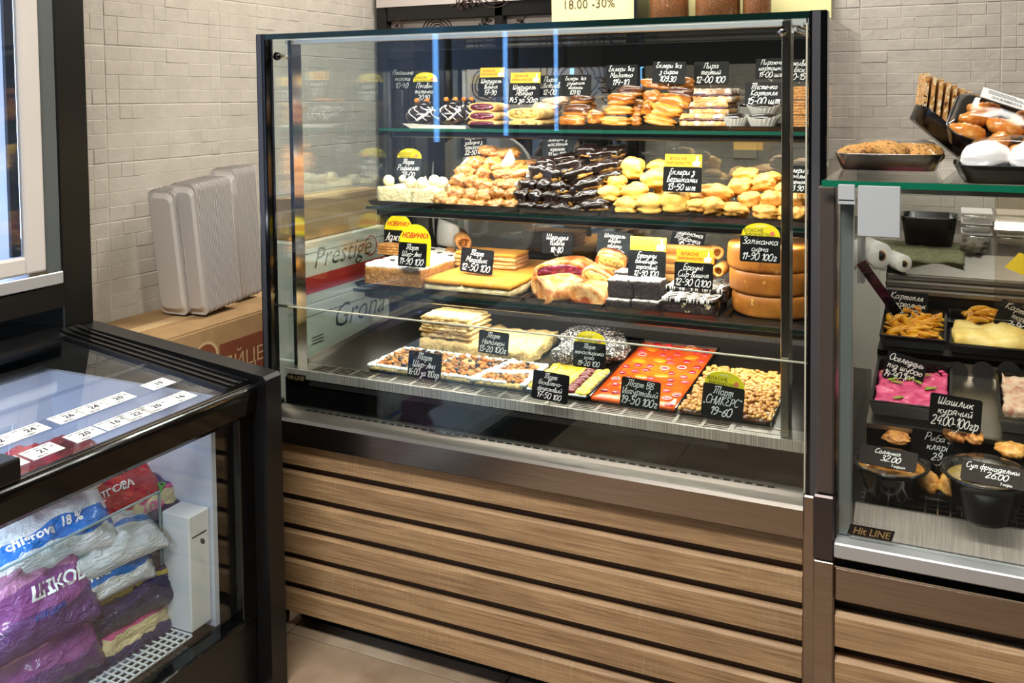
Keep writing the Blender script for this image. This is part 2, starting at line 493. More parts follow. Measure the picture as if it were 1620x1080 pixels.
GL = {}
for row in """а 4,4 2,5 0,3 .3,.5 1.5,0 3.5,2 4,5 4,1 5,0
б 4,9 2,9 .5,6 0,3 .5,.5 2,0 3.6,1 4,3 3,5 1,4.5
в 0,0 1.5,5 2,9 .8,9 .5,4 1,0 3,.3 3.5,2.5 1,4
г 0,4 1.5,5 3,4 1,1.2 1.5,0 3.5,.8
д 4,4 2,5 0,3 .5,.5 1.5,0 3.5,2 4,5 3.8,-2 2,-4 .8,-2.5 4.8,.8
е 0,2 3,3 2.5,5 .8,4.5 0,2 .8,0 3.5,.8
є 3.5,4.2 2,5 .3,3.5 0,1.5 1,0 3,.8|.3,2.6 2.4,2.6
ж 0,4 1,5 1.6,3 .5,0|3,5 3,0|6,4.6 5,5 4.2,3 5,0 6,.5|1.6,2.6 4.4,2.6
з 0,4.4 1.6,5 2.8,4 1,2.7 3,1.4 2.6,-2 1,-3.6 0,-2.4 3.6,1
и 0,5 .2,1 1.2,0 3.2,3 3.6,5 3.6,1 4.6,0
й 0,5 .2,1 1.2,0 3.2,3 3.6,5 3.6,1 4.6,0|1,7.4 2,6.6 3.2,7.6
і 0,4 1,5 .8,1 1.8,0|1.2,7.2 1.4,7.6
ї 0,4 1,5 .8,1 1.8,0|.4,7.2 .6,7.6|1.9,7.2 2.1,7.6
к 0,5 .2,0|3.6,5 .4,2.4 2.2,2.4 3,0 4,.6
л 0,0 1,.6 2,5 3,5 3.2,1 4,0
м 0,0 1,4.8 1.2,5 2.6,.4 4.4,5 4.6,.6 5.4,0
н 0,5 .2,0|.2,2.5 3.4,2.6|3.6,5 3.5,1 4.4,0
о 2,5 .3,3.8 0,1.8 1,0 2.6,.4 3.4,2.6 2.4,5 2,5
п 0,4.5 .8,5 .6,0|.7,3 2.4,5 3.2,4.4 3.2,.8 4.2,0
р 0,4.5 .8,5 .2,-4|.5,3 2.2,5 3.6,4 3.2,.6 1.6,0 .6,1
с 3.2,4.2 2,5 .4,3.8 0,1.6 1,0 3,.8
т 0,4.5 .7,5 .6,0|.7,3 1.8,5 2.6,4.4 2.5,0|2.5,3 3.8,5 4.6,4.4 4.5,.8 5.4,0
у 0,5 .4,2 1.6,1.4 3.4,4 3.6,5 2.8,-2.4 1.2,-4 .4,-2.8 4.2,.8
ф 3,9 2.6,-4|2.8,4 1,5 0,2.5 1,0 2.7,1|2.8,4 4.6,5 5.4,2.5 4.4,0 2.7,1
х 0,4.4 1,5 2.4,0 3.4,.6|3.6,4.8 .2,0
ц 0,5 .2,1 1.2,0 3.2,3 3.6,5 3.6,.6 4.4,0 4.4,-1.6
ч 0,5 .4,2.8 2,2.4 3.2,4|3.4,5 3.2,1 4.2,0
ш 0,5 .2,1 1.2,0 2.4,3 2.6,5 2.6,1 3.4,0 4.8,3 5,5 5,1 6,0
щ 0,5 .2,1 1.2,0 2.4,3 2.6,5 2.6,1 3.4,0 4.8,3 5,5 5,.6 5.8,0 5.8,-1.6
ь 0,5 .2,.8 1.2,0 2.8,.6 2.8,2.4 1.4,3 .3,2.4
ю 0,5 .2,0|.2,2.6 1.8,2.6|3.4,5 2,3.6 1.8,1.4 2.8,0 4.2,.8 4.6,3 3.4,5
я 0,0 1.2,2.2 .4,3.8 1.4,5 3.2,5 3.2,.8 4.2,0|1.2,2.2 3.2,2.2
0 2,8 .3,6 0,3 1,0 3,.4 4,4 3,7.6 2,8
1 0,5.6 1.8,8 1.4,0
2 0,6.4 1.4,8 3.2,7 2.6,4 0,0 4,.4
3 0,7.2 2,8 3.2,6.4 1.2,4.4 3.4,3 2.8,.6 1,0 0,1
4 1.6,8 0,3.4 4,3.6|3.4,6 2.8,0
5 4,8 1,8 .6,4.6 2.6,5 3.6,3 2.6,.4 .8,0 0,.8
6 3.2,8 1,5 0,2 1,0 3,.4 3.4,2.6 1.8,4 .3,2.6
7 0,7.8 3.8,8 1.6,0|.8,4 3.4,4.2
8 2,4.2 .4,6 1.6,8 3.2,6.8 1,3.4 .2,1.4 1.6,0 3.2,1.4 2,4.2
9 3.6,6.4 2,8 .4,6.4 1,4.4 3,5 3.6,6.8 2.8,1.6 .6,0
- 0,3.6 2.6,3.8
. 0,0 .3,.4
, 0,.3 -.4,-1.2
" 0,9 .4,7.4|1.2,9 1.6,7.4
„ 0,.6 .4,-1|1.2,.6 1.6,-1
А 0,0 2,.5 4.4,9.5 5,0|1.6,3.6 5,3.6
Б 4.6,9.5 1,9.2 .6,0 3,0 4.6,2 3.4,4.6 .8,4.8
В 0,9 .8,0|0,9 3,9.5 4,7.4 .8,5 3.8,4 4,1.4 .8,0
Е 4,8.4 2,9.5 .6,7.4 2.2,5 .2,2.8 1.4,0 4,1
З 0,8.4 2.4,9.5 4,7.6 1.6,5 4,3.4 3,.2 0,.8
И 0,9 .4,1.2 1.6,0 4.6,9 4.4,.8 5.4,0
Й 0,9 .4,1.2 1.6,0 4.6,9 4.4,.8 5.4,0|1.6,11 2.8,10.2 4,11
К .6,9.5 .4,0|4.8,9.5 .6,4.6 5,0
М 0,0 1,9.2 3,2 5.6,9.5 5.8,.6 6.6,0
Н 0,9 .3,0|.2,4.6 4.4,5|4.8,9.5 4.4,0
О 3,9.5 .4,7 .2,2.4 2.4,0 4.8,2.6 4.6,7.4 3,9.5
П 0,0 .8,9|0,9 5.4,9.5|4.6,9.2 4.4,.6 5.2,0
Р 0,0 1,9|0,8.6 3,9.6 4.8,7.6 3,4.6 .8,4.6
С 4.6,8 2.6,9.5 .4,6.6 .4,2 2.4,0 4.8,1.6
Т 0,8.2 1,9.4 7,9.6|1.4,7.6 .8,1 0,1.8|3.8,9 3.4,.6|6.4,9.2 6,1 7,.2
Ц 0,9 .4,1 1.4,0 4.2,2|4.4,9 4.2,.4 5.2,0 5.2,-2
Ш 0,9 .4,1 1.4,0 3.2,4 3.4,9 3.2,1 4.4,0 6.4,4 6.6,9 6.2,1 7.2,0
Я 0,0 2,4 .8,7 2.4,9.5 4.8,9.2 4.6,.6 5.6,0|2,4 4.6,4.2""".split("\n"):
    GL[row[0]] = [[tuple(float(q) for q in p.split(",")) for p in st.split()] for st in row[2:].split("|")]
def hand(bm, s, h, cx_, cz_, width, seed=0, pen=0.95, plane='xz', depth=0.0):
    """adds s in joined handwriting: pen strokes as flat ribbons, capitals h high, at most width wide, centred on (cx_, cz_)"""
    rr = random.Random(seed * 31 + len(s)); x = 0.0; strokes = []
    for ch in s:
        if ch not in GL:
            x += 2.6; continue
        k = rr.uniform(0.92, 1.10); dy = rr.uniform(-0.35, 0.35)
        wmax = 0
        for st in GL[ch]:
            strokes.append([(x + a * k + 0.24 * b, b * k + dy) for a, b in st]); wmax = max(wmax, max(a for a, b in st))
        x += wmax * k + 0.95
    if not strokes: return bm
    xs = [p[0] for st in strokes for p in st]
    w = max(xs) - min(xs); u = h / 9.5
    ux = min(u * 1.1, width / w); u = min(u, ux * 1.7)
    mx = (max(xs) + min(xs)) / 2
    for st in strokes:
        P_ = [Vector((cx_ + (a - mx) * ux, cz_ + (b - 4.2) * u)) for a, b in st]
        Q = []
        n = len(P_)
        for i in range(n - 1):
            p0, p1, p2, p3 = P_[max(i - 1, 0)], P_[i], P_[i + 1], P_[min(i + 2, n - 1)]
            m = 3 if n > 2 else 1
            for t in range(m):
                f = t / m
                Q.append(0.5 * ((2 * p1) + (p2 - p0) * f + (2 * p0 - 5 * p1 + 4 * p2 - p3) * f * f + (3 * p1 - p0 - 3 * p2 + p3) * f ** 3))
        Q.append(P_[-1])
        pw = pen * (ux + u) / 2 * 0.5 
        L_, R2 = [], []
        for i, p in enumerate(Q):
            t = Q[min(i + 1, len(Q) - 1)] - Q[max(i - 1, 0)]
            if t.length < 1e-9: t = Vector((1, 0))
            nn = Vector((-t.y, t.x)).normalized() * pw
            for lst, q in ((L_, p + nn), (R2, p - nn)):
                lst.append(bm.verts.new((q.x, -depth, q.y) if plane == 'xz' else (q.x, q.y, depth)))
        for i in range(len(Q) - 1): bm.faces.new((R2[i], R2[i + 1], L_[i + 1], L_[i]))
    return bm

# ------------------------------------------------------------------ the room
XL, YR = -2.4, 3.4
structure('wall_left', box(new(), XL - 0.1, XL + 0.0005 - 0.0015, -2.6, YR + 0.1, 0, 2.7), M['grout'])
structure('wall_rear', box(new(), XL - 0.1, 2.6, YR + 0.001, YR + 0.1, 0, 2.7), M['grout'])
structure('wall_right', box(new(), 2.5, 2.6, -2.6, YR, 0, 2.7), M['wall_dark'])
structure('wall_front', box(new(), XL, 2.5, -2.7, -2.6, 0, 2.7), M['wall_dark'])
structure('ceiling', box(new(), XL - 0.1, 2.6, -2.7, YR + 0.1, 2.7, 2.8), M['ceil'])
floor = structure('floor', box(new(), XL - 0.1, 2.6, -2.7, YR + 0.1, -0.1, -0.004), mat('dark_grout', (70, 62, 54), 0.8))

def tile_mesh(seed, w, h, name):
    """tile with four rows of embossed bricks of uneven length and depth, facing -y, its lower left corner at the origin"""
    rr = random.Random(seed); bm = new()
    g = 0.0016
    box(bm, g, w - g, 0.0, 0.012, g, h - g)
    for r in range(4):
        z0, z1 = g + (h - 2 * g) * r / 4, g + (h - 2 * g) * (r + 1) / 4
        k = 0
        while k < 10:
            n = min(10 - k, rr.choice((1, 1, 2, 2, 3)))
            x0, x1 = g + (w - 2 * g) * k / 10, g + (w - 2 * g) * (k + n) / 10
            k += n
            d = rr.choice((0.0006, 0.0009, 0.0012, 0.0017, 0.0022))
            d2 = max(0.0003, d + rr.uniform(-0.0008, 0.0008)); b = 0.0022
            A = [bm.verts.new(p) for p in ((x0, 0, z0), (x1, 0, z0), (x1, 0, z1), (x0, 0, z1))]
            B = [bm.verts.new(p) for p in ((x0 + b, -d2, z0 + b * 0.6), (x1 - b, -d, z0 + b * 0.6), (x1 - b, -d2, z1 - b), (x0 + b, -d, z1 - b))]
            for i in range(4): bm.faces.new((A[i], A[(i + 1) % 4], B[(i + 1) % 4], B[i]))
            bm.faces.new(B)
    return mesh(bm, name)
wl, wr = bpy.data.objects['wall_left'], bpy.data.objects['wall_rear']
TL = [tile_mesh(s, 0.464, 0.181, 'wall_tile') for s in range(6)]
for iy in range(-1, 3):
    for iz in range(-5, 5):
        put('tile', R.choice(TL), M['tile'], wl, (XL, 1.947 + 0.464 * iy, 1.334 + 0.181 * iz), (0, 0, PI / 2))
TR = [tile_mesh(s + 20, 0.462, 0.158, 'wall_tile') for s in range(6)]
for ix in range(-2, 3):
    for iz in range(-5, 5):
        put('tile', R.choice(TR), M['tile'], wr, (-0.336 + 0.462 * ix, YR, 1.503 + 0.158 * iz))
FT = at(437, 994, 'z', 0).y
fx0 = at(806, 1071, 'z', 0).x
for i in range(-3, 3):
    for j in range(-3, 2):
        put('tile', mesh(box(new(), 0.0015, 0.5985, 0.0015, 0.5985, -0.004, 0.0, 0.001), 'floor_tile'), M['stone'], floor, (fx0 + 0.6 * i, FT + 0.6 * j, 0))

# window wall of black frames and pale printed film behind the case
def curve_bm(bm, pts, w, y):
    """flat ink line of width w in the plane y"""
    for (x0, z0), (x1, z1) in zip(pts, pts[1:]):
        d = Vector((x1 - x0, z1 - z0)); L = d.length
        if L < 1e-6: continue
        n = Vector((-d.y, d.x)) / L * w / 2; e = d / L * w * 0.3
        q = [(x0 - e.x + n.x, z0 - e.y + n.y), (x1 + e.x + n.x, z1 + e.y + n.y), (x1 + e.x - n.x, z1 + e.y - n.y), (x0 - e.x - n.x, z0 - e.y - n.y)]
        bm.faces.new([bm.verts.new((x, y, z)) for x, z in q][::-1])
def rings(bm, cx, cz, r, n, w, y, seed=0):
    for k in range(n):
        rr = r * (1 - 0.8 * k / n)
        curve_bm(bm, [(cx + rr * (1 + 0.06 * math.sin(3 * t + seed + k)) * math.cos(t), cz + 0.8 * rr * (1 + 0.05 * math.cos(2 * t + k)) * math.sin(t)) for t in [2 * PI * i / 22 for i in range(23 if k % 2 else 21)]], w, y)
def sprig(bm, x, z, L, ang, w, y):
    dx, dz = math.cos(ang), math.sin(ang)
    curve_bm(bm, [(x, z), (x + dx * L, z + dz * L)], w, y)
    for k in range(1, 5):
        for s in (-1, 1):
            bx, bz = x + dx * L * k / 4.6, z + dz * L * k / 4.6
            a = ang + s * 0.9; l = L * 0.26
            ex, ez = bx + math.cos(a) * l, bz + math.sin(a) * l
            mx, mz = (bx + ex) / 2, (bz + ez) / 2
            for q in (-1, 1):
                curve_bm(bm, [(bx, bz), (mx - q * math.sin(a) * l * 0.2, mz + q * math.cos(a) * l * 0.2), (ex, ez)], w, y)
YW = 3.33
win = thing('shop_window_wall', (-1.8, YW, 0), 'black-framed window wall with pale printed film behind the pastry case', 'window')
x_w0, x_w1 = XL + 0.02, at(1012, 100, 'y', YW).x
def wx(px): return at(px, 100, 'y', YW).x
def wz(px, py): return at(px, py, 'y', YW).z
part(win, 'frame', box(new(), x_w0, x_w1, YW + 0.03, YR - 0.01, 0.0, 2.1), M['black'])
for (a, b, z0, z1) in ((x_w0 - 0.0, wx(617) - 0.004, 0, 2.1), (wx(786), wx(800), 0.0, 2.1), (x_w1 - 0.05, x_w1, 0, 2.1)):
    part(win, 'mullion', box(new(), a, b, YW - 0.02, YW + 0.03, z0, z1, 0.004), M['black'])
for (z0, z1) in ((wz(700, 31), 1.82), (1.517, wz(700, 48) - 0.012)):
    part(win, 'rail', box(new(), wx(617), x_w1 - 0.05, YW - 0.02, YW + 0.03, z0, z1, 0.004), M['black'])
part(win, 'upper_film', box(new(), wx(617), x_w1 - 0.05, YW + 0.015, YW + 0.03, 1.60, 1.72), M['film'])
part(win, 'upper_film', box(new(), XL + 0.03, x_w1 - 0.1, YW - 0.03, YW - 0.005, wz(700, 8), 1.98), M['film'])
bm = new(); sprig(bm, wx(648), 1.70, 0.12, -2.4, 0.005, YW - 0.032); sprig(bm, wx(720), 1.735, 0.14, 0.2, 0.005, YW - 0.032); rings(bm, wx(790), 1.78, 0.08, 3, 0.004, YW - 0.032)
rings(bm, wx(690), 1.64, 0.07, 4, 0.005, YW + 0.013); sprig(bm, wx(750), 1.60, 0.10, 0.9, 0.005, YW + 0.013); sprig(bm, wx(830), 1.68, 0.1, -2.3, 0.005, YW + 0.013); rings(bm, wx(930), 1.62, 0.06, 3, 0.004, YW + 0.013)
part(win, 'line_drawing', bm, M['film_ink'], kind='stuff')
xm0, xm1 = wx(738), x_w1 - 0.05
part(win, 'film_panel', box(new(), xm0, xm1, YW + 0.0, YW + 0.03, 1.22, 1.515), M['film'])
bm = new(); rings(bm, wx(775), 1.40, 0.09, 4, 0.005, YW - 0.002, 2); rings(bm, wx(905), 1.43, 0.14, 5, 0.005, YW - 0.002); sprig(bm, wx(980), 1.24, 0.2, 1.9, 0.005, YW - 0.002); rings(bm, wx(735 + 20), 1.27, 0.07, 3, 0.004, YW - 0.002)
part(win, 'line_drawing', bm, M['film_ink'], kind='stuff')
part(win, 'dark_film_panel', box(new(), wx(748), xm1, YW + 0.0, YW + 0.03, 0.72, 1.10), M['film_dark'])
bm = new(); rings(bm, wx(846), 0.97, 0.13, 6, 0.008, YW - 0.002, 1); sprig(bm, wx(890), 0.90, 0.34, 0.75, 0.007, YW - 0.002); rings(bm, wx(818), 1.07, 0.03, 2, 0.005, YW - 0.002)
t = new(); text_mesh(t, 'АКЦІЯ', 0.10, 0, 0, shear=0.25)
for v in t.verts: v.co = Vector((-v.co.x + wx(765), YW - 0.003, v.co.z + 1.04))
part(win, 'mirrored_lettering', t, M['film_ink_d'])
part(win, 'line_drawing', bm, M['film_ink_d'], kind='stuff')
structure('trim_left', box(new(), XL - 0.0, XL + 0.035, YR - 0.05, YR - 0.0, 0, 2.4, 0.003), M['white'])

# shelf on the rear wall with its yellow back board, notice and jars
ys = 3.18
sx0, sx1, sz = at(1012, 30, 'y', ys).x, at(1303, 38, 'y', ys).x, at(1150, 33, 'y', ys).z
sh = thing('wall_shelf', (sx0, ys, sz), 'pale yellow wall shelf with a tall back board above the pastry case', 'shelf')
part(sh, 'shelf_board', box(new(), sx0, sx1, ys - 0.06, YR - 0.004, sz - 0.03, sz, 0.003), mat('grey_blue_shelf_board', (150, 158, 156), 0.5))
part(sh, 'back_board', box(new(), sx0, sx1, YR - 0.03, YR - 0.008, sz, sz + 0.5), M['cream_sign'])
part(sh, 'bracket', box(new(), sx0 - 0.012, sx0, ys - 0.03, YR - 0.004, sz - 0.05, sz + 0.5), M['black'])
p0, p1 = at(875, 37, 'y', ys), at(1011, 30, 'y', ys)
s = thing('paper_notice', (p0.x, ys, p0.z), 'pale yellow paper notice reading 18.00 -30% hanging above the case', 'sign')
part(s, 'sheet', box(new(), p0.x, p1.x - 0.012, ys - 0.012, ys - 0.008, p0.z - 0.012, p0.z + 0.3), M['cream_sign'])
part(s, 'hanger', box(new(), p0.x + 0.02, p1.x - 0.03, ys - 0.008, YW - 0.02, p0.z + 0.25, p0.z + 0.27), M['black'])
t = new(); text_mesh(t, '18.00 -30%', 0.052, width=0.205)
bmesh.ops.translate(t, verts=t.verts[:], vec=Vector((at(933, 7, 'y', ys).x, ys - 0.0135, at(933, 7, 'y', ys).z)))
part(s, 'printed_text', t, M['sign_ink'])
for i, (a, b, lab) in enumerate(((1028, 1090, 'leftmost of the three glass jars of brown grain on the wall shelf'), (1100, 1172, 'wide middle jar of brown grain on the wall shelf'), (1175, 1221, 'rightmost of the three glass jars of brown grain on the wall shelf'))):
    x0, x1 = at(a, 25, 'y', ys + 0.03).x, at(b, 25, 'y', ys + 0.03).x
    r = (x1 - x0) / 2; c = Vector(((x0 + x1) / 2, ys + 0.03, sz + 0.001))
    j = thing('grain_jar', c, lab, 'jar', 'jars of grain on the wall shelf')
    part(j, 'jar_wall', lathe(new(), [(0, 0), (r * 0.93, 0), (r, 0.01), (r, 0.20), (r * 0.85, 0.225), (r * 0.85, 0.24)], 24), M['glass'], True, True)
    part(j, 'grain', lathe(new(), [(0, 0.004), (r * 0.9, 0.004), (r * 0.955, 0.012), (r * 0.955, 0.15), (r * 0.6, 0.165), (0, 0.172)], 24), M['grain'], True, True)
    part(j, 'lid', lathe(new(), [(0, 0.24), (r * 0.9, 0.24), (r * 0.9, 0.262), (0, 0.266)], 24), M['steel'], True, True)
# paper sheet on the rear wall
p0, p1 = at(1160, 250, 'y', YR - 0.012), at(1197, 220, 'y', YR - 0.012)
single('paper_sheet', box(new(), p0.x, p1.x, YR - 0.012, YR - 0.0045, p0.z, p1.z + 0.02), mat('cream_paper', (214, 204, 182), 0.7), (p0.x, YR - 0.012, p0.z), 'cream paper sheet on the tiled wall behind the cream puffs', 'paper')
# chair in the staff area
ch = thing('staff_chair', (-1.52, 2.85, 0), 'pale grey chair with rounded back behind the case', 'chair')
cpl = mat('pale_grey_chair', (196, 192, 188), 0.5)
part(ch, 'seat', box(new(), -0.2, 0.2, -0.2, 0.2, 0.43, 0.47, 0.015, 2), cpl, False, True)
part(ch, 'backrest', prism(new(), rrect(0.36, 0.44, 0.13, 6, 0, 1.0), 'y', -0.2, -0.17), cpl, False, True)
for a in (-0.17, 0.17):
    part(ch, 'back_post', tube(new(), [(a * 0.7, -0.185, 0.46), (a * 0.7, -0.185, 0.85)], 0.011), M['steel'], True, True)
    for b in (-0.17, 0.17):
        part(ch, 'leg', tube(new(), [(a * 1.1, b * 1.1, 0), (a, b, 0.44)], 0.013), M['steel'], True, True)
ch.rotation_euler = (0, 0, 0.15)

# ------------------------------------------------------------------ pastry display case
X0, X1, YF, YB = -1.59, -0.26, 1.73, 2.44
ZT = 1.503
case = thing('pastry_display_case', ((X0 + X1) / 2, 2.08, 0), 'tall glass pastry display case with oak slat front and steel lip', 'display case')
part(case, 'plinth', box(new(), X0 + 0.03, X1 - 0.03, 1.80, YB, 0.0, 0.07), M['black_soft'])
part(case, 'carcass', box(new(), X0 + 0.012, X1 - 0.004, 1.765, YB, 0.05, 0.56), M['black_soft'])
part(case, 'back_panel', box(new(), X0 + 0.012, X1 - 0.01, 1.7505, 1.765, 0.06, 0.53), M['wood_dark'])
for k in range(6):
    zt = 0.4921 - 0.0757 * k; zb = zt - 0.0575
    put('slat', mesh(prism(new(), [(1.7505, zt), (1.742, zt), (1.735, zt - 0.0055), (1.735, zb + 0.002), (1.7505, zb + 0.002)], 'x', X0 + 0.014, X1 - 0.012), 'slat'), M['wood'], case, -origin(case) * 1.0)
part(case, 'fascia', prism(new(), [(1.716, 0.552), (1.716, 0.497), (1.728, 0.495), (1.765, 0.53), (1.765, 0.553)], 'x', X0 + 0.002, X1 - 0.008), M['steel_warm'])
part(case, 'lip', prism(new(), [(1.715, 0.5525), (1.722, 0.5585), (1.7625, 0.576), (1.77, 0.576), (1.77, 0.5525)], 'x', X0 + 0.002, X1 - 0.008), M['steel'])
bm = new()
for i in range(52):
    x = X0 + 0.10 + i * 0.0225
    box(bm, x, x + 0.014, 1.7515, 1.7545, 0.5710, 0.5735)
part(case, 'drain_slots', bm, M['black_soft'], kind='stuff')
part(case, 'kick_panel', box(new(), X0 + 0.02, X1 - 0.006, 1.7715, 1.776, 0.55, 0.648), mat('dark_polished_steel', (26, 28, 30), 0.14, 0.8))
part(case, 'panel_seam', box(new(), -0.565, -0.563, 1.7700, 1.7716, 0.577, 0.646), M['black_soft'])
part(case, 'end_pillar', box(new(), X1 - 0.008, X1 + 0.022, 1.712, 1.78, 0.0, 0.585, 0.003), M['steel_warm'])
part(case, 'left_pillar', box(new(), X0 - 0.004, X0 + 0.012, 1.712, 1.78, 0.0, 0.585, 0.003), M['steel_warm'])
def frame_post(xa, xb):
    o = part(case, 'corner_post', box(new(), xa, xb, 1.722, 1.752, 0.575, ZT + 0.004, 0.002), M['black_gloss'])
    part(o, 'inlay', box(new(), xa + (xb - xa) * 0.2, xb - (xb - xa) * 0.35, 1.7205, 1.7235, 0.58, ZT + 0.002), M['black_strip'])
frame_post(-0.263, -0.229)
frame_post(-1.597, -1.568)
part(case, 'side_glass', box(new(), X0 + 0.012, X0 + 0.020, 1.752, YB + 0.01, 0.56, ZT), M['glass_side'])
part(case, 'side_glass', box(new(), -0.249, -0.241, 1.752, YB + 0.015, 0.56, ZT), M['glass_smoke'], label='smoked right side pane')
part(case, 'front_glass', box(new(), X0 + 0.022, X1 - 0.003, 1.734, 1.740, 0.578, ZT - 0.008), M['glass'])
part(case, 'glass_end_edge', box(new(), X1 - 0.0095, X1 - 0.0065, 1.7325, 1.7415, 0.578, ZT - 0.008), M['acrylic_edge'])
part(case, 'top_glass', box(new(), X0 + 0.012, X1 + 0.005, 1.73, YB, ZT - 0.008, ZT), M['glass'])
part(case, 'top_front_edge', box(new(), X0 + 0.01, X1 - 0.001, 1.7225, 1.7295, ZT - 0.010, ZT + 0.003), M['glass_edge_d'])
part(case, 'rear_header', box(new(), X0 + 0.02, X1 + 0.005, YB - 0.06, YB + 0.01, ZT - 0.068, ZT - 0.009), mat('matt_black_header', (5, 5, 6), 0.8, spec=0.1))
part(case, 'lamp_profile', box(new(), X0 + 0.03, X1 - 0.01, 1.785, 1.815, ZT - 0.018, ZT - 0.009), M['alu'])
# inner posts with their glass holders
for (xa, xb) in ((-1.544, -1.532), (-0.3225, -0.3055)):
    o = part(case, 'inner_post', box(new(), xa, xb, 1.775, 1.812, 0.668, ZT - 0.009, 0.001), M['steel_pol'])
    zb_ = 1.452 if xa < -1 else 1.470
    part(o, 'glass_holder', tube(new(), [((xa + xb) / 2, 1.741, zb_), ((xa + xb) / 2, 1.776, zb_)], 0.005, 12), M['steel_pol'], True)
    part(o, 'holder_disc', tube(new(), [((xa + xb) / 2, 1.728, zb_), ((xa + xb) / 2, 1.734, zb_)], 0.010, 16), M['steel_pol'] if xa > -1 else M['black_gloss'], True)
for k in (0, 1):
    x = -0.30 + 0.013 * k
    part(case, 'top_bracket', box(new(), x, x + 0.005, 1.78, YB - 0.08, ZT - 0.03 + 0.008 * k, ZT - 0.022 + 0.008 * k), M['alu'])
# deck, front grille and low inner pane
dz = lambda y: 0.668 + 0.085 * (y - 1.815)
part(case, 'deck', prism(new(), [(1.817, dz(1.817) - 0.02), (1.817, dz(1.817)), (2.30, dz(2.30)), (2.30, dz(2.30) - 0.02)], 'x', X0 + 0.03, X1 - 0.004), M['deck'])
part(case, 'deck_side_trim', prism(new(), [(1.817, dz(1.817)), (1.817, dz(1.817) + 0.012), (2.30, dz(2.30) + 0.012), (2.30, dz(2.30))], 'x', X0 + 0.052, X0 + 0.058), M['steel'])
part(case, 'rear_steel_panel', box(new(), X0 + 0.03, X1 - 0.004, 2.302, 2.312, 0.66, 0.812), mat('grey_brushed_panel', (128, 122, 116), 0.48, 0.8, col2=(108, 103, 98), nscale=25, stretch=(30, 0.5, 0.5)))
part(case, 'deck_front_strip', box(new(), X0 + 0.03, X1 - 0.006, 1.761, 1.765, 0.6465, 0.6685), mat('ripple_reflection_steel', (214, 210, 202), 0.34, 0.6, col2=(160, 156, 148), nscale=3, stretch=(160, 1, 1), nlo=0.45, nhi=0.55))  # bright and dark stripes in the colour paint the steel's ripple reflections
bm = new()
ga, gb = X0 + 0.10, -0.425
for k in range(6):
    y = 1.766 + k * 0.0094
    box(bm, ga, gb, y, y + 0.0034 if 0 < k < 5 else y + 0.005, 0.6676, 0.6683)
n = 18
for k in range(n + 1):
    x = ga + (gb - ga) * k / n
    box(bm, x - 0.0035, x + 0.0035, 1.766, 1.8165, 0.6674, 0.6686)
part(case, 'air_grille', bm, M['steel'])
part(case, 'grille_channel', box(new(), ga, gb, 1.766, 1.8165, 0.63, 0.640), M['black_soft'])
for a, b in ((X0 + 0.03, ga), (gb, X1 - 0.006)):
    o = part(case, 'grille_end_plate', box(new(), a, b, 1.765, 1.8168, 0.6640, 0.6687), M['steel'])
    if a > -1:
        bm = new()
        for q in ((a + 0.008, a + 0.105, 1.806, 1.8075), (a + 0.008, a + 0.105, 1.778, 1.7795), (a + 0.008, a + 0.0095, 1.778, 1.8075), (a + 0.1035, a + 0.105, 1.778, 1.8075)):
            box(bm, q[0], q[1], q[2], q[3], 0.6686, 0.6692)
        part(o, 'cover_plate', bm, M['black_soft'])
o = part(case, 'low_glass', box(new(), X0 + 0.037, X1 - 0.006, 1.7665, 1.7705, 0.669, 0.823), M['glass'])
part(o, 'polished_edge', box(new(), X0 + 0.037, X1 - 0.006, 1.7660, 1.7710, 0.823, 0.8255), M['acrylic_edge'])
# shelves
SHELF = ((2.13, 1.258), (2.063, 1.042), (2.0, 0.822))
for i, (y, z) in enumerate(SHELF):
    o = part(case, 'shelf_glass', box(new(), -1.527, -0.272, y, 2.42, z - 0.004, z + 0.004), M['glass'])
    part(o, 'front_edge', box(new(), -1.527, -0.272, y - 0.002, y, z - 0.004, z + 0.004), M['glass_edge'] if i == 0 else M['glass_edge_d'])
    part(o, 'lamp_bar', box(new(), -1.49, -0.272, y + 0.012, y + 0.042, z - 0.022, z - 0.005, 0.003), M['black'])
    for x in (-1.515, -0.30):
        part(o, 'bracket', box(new(), x, x + 0.012, y + 0.03, 2.43, z - 0.024, z - 0.005, 0.002), M['black'])
part(case, 'rear_upright', box(new(), -1.53, -1.50, 2.42, 2.44, 0.66, ZT - 0.05), M['black'])
part(case, 'rear_upright', box(new(), -0.285, -0.255, 2.42, 2.44, 0.66, ZT - 0.05), M['black'])
xd = at(727, 150, 'y', 2.45).x
for (a, b, y) in ((-1.51, xd + 0.02, 2.445), (xd - 0.02, -0.26, 2.456)):
    o = part(case, 'sliding_door', box(new(), a, b, y, y + 0.005, 0.70, ZT - 0.05), M['glass_back'])
    part(o, 'door_edge', box(new(), (b if b < -1 else a) - 0.006, (b if b < -1 else a) + 0.006, y - 0.002, y + 0.007, 0.70, ZT - 0.05), M['alu'])
# name plate
def name_plate(root, c, w, h):
    o = part(root, 'name_plate', prism(new(), [(c.x - w / 2, c.z - h / 2), (c.x + w / 2 - h * 0.3, c.z - h / 2), (c.x + w / 2, c.z + h / 2), (c.x - w / 2 + h * 0.3, c.z + h / 2)], 'y', c.y - 0.002, c.y), M['black_gloss'])
    t = new(); text_mesh(t, 'Hit LINE', h * 0.95, shear=0.3, bold=0.02, width=w * 0.84)
    bmesh.ops.translate(t, verts=t.verts[:], vec=Vector((c.x, c.y - 0.0028, c.z)))
    part(o, 'plate_letters', t, mat('gold_letters', (176, 150, 104), 0.35, 0.6))
c = at(468, 603, 'y', 1.758)
name_plate(case, Vector((c.x, 1.7606, 0.648)), 0.062, 0.017)

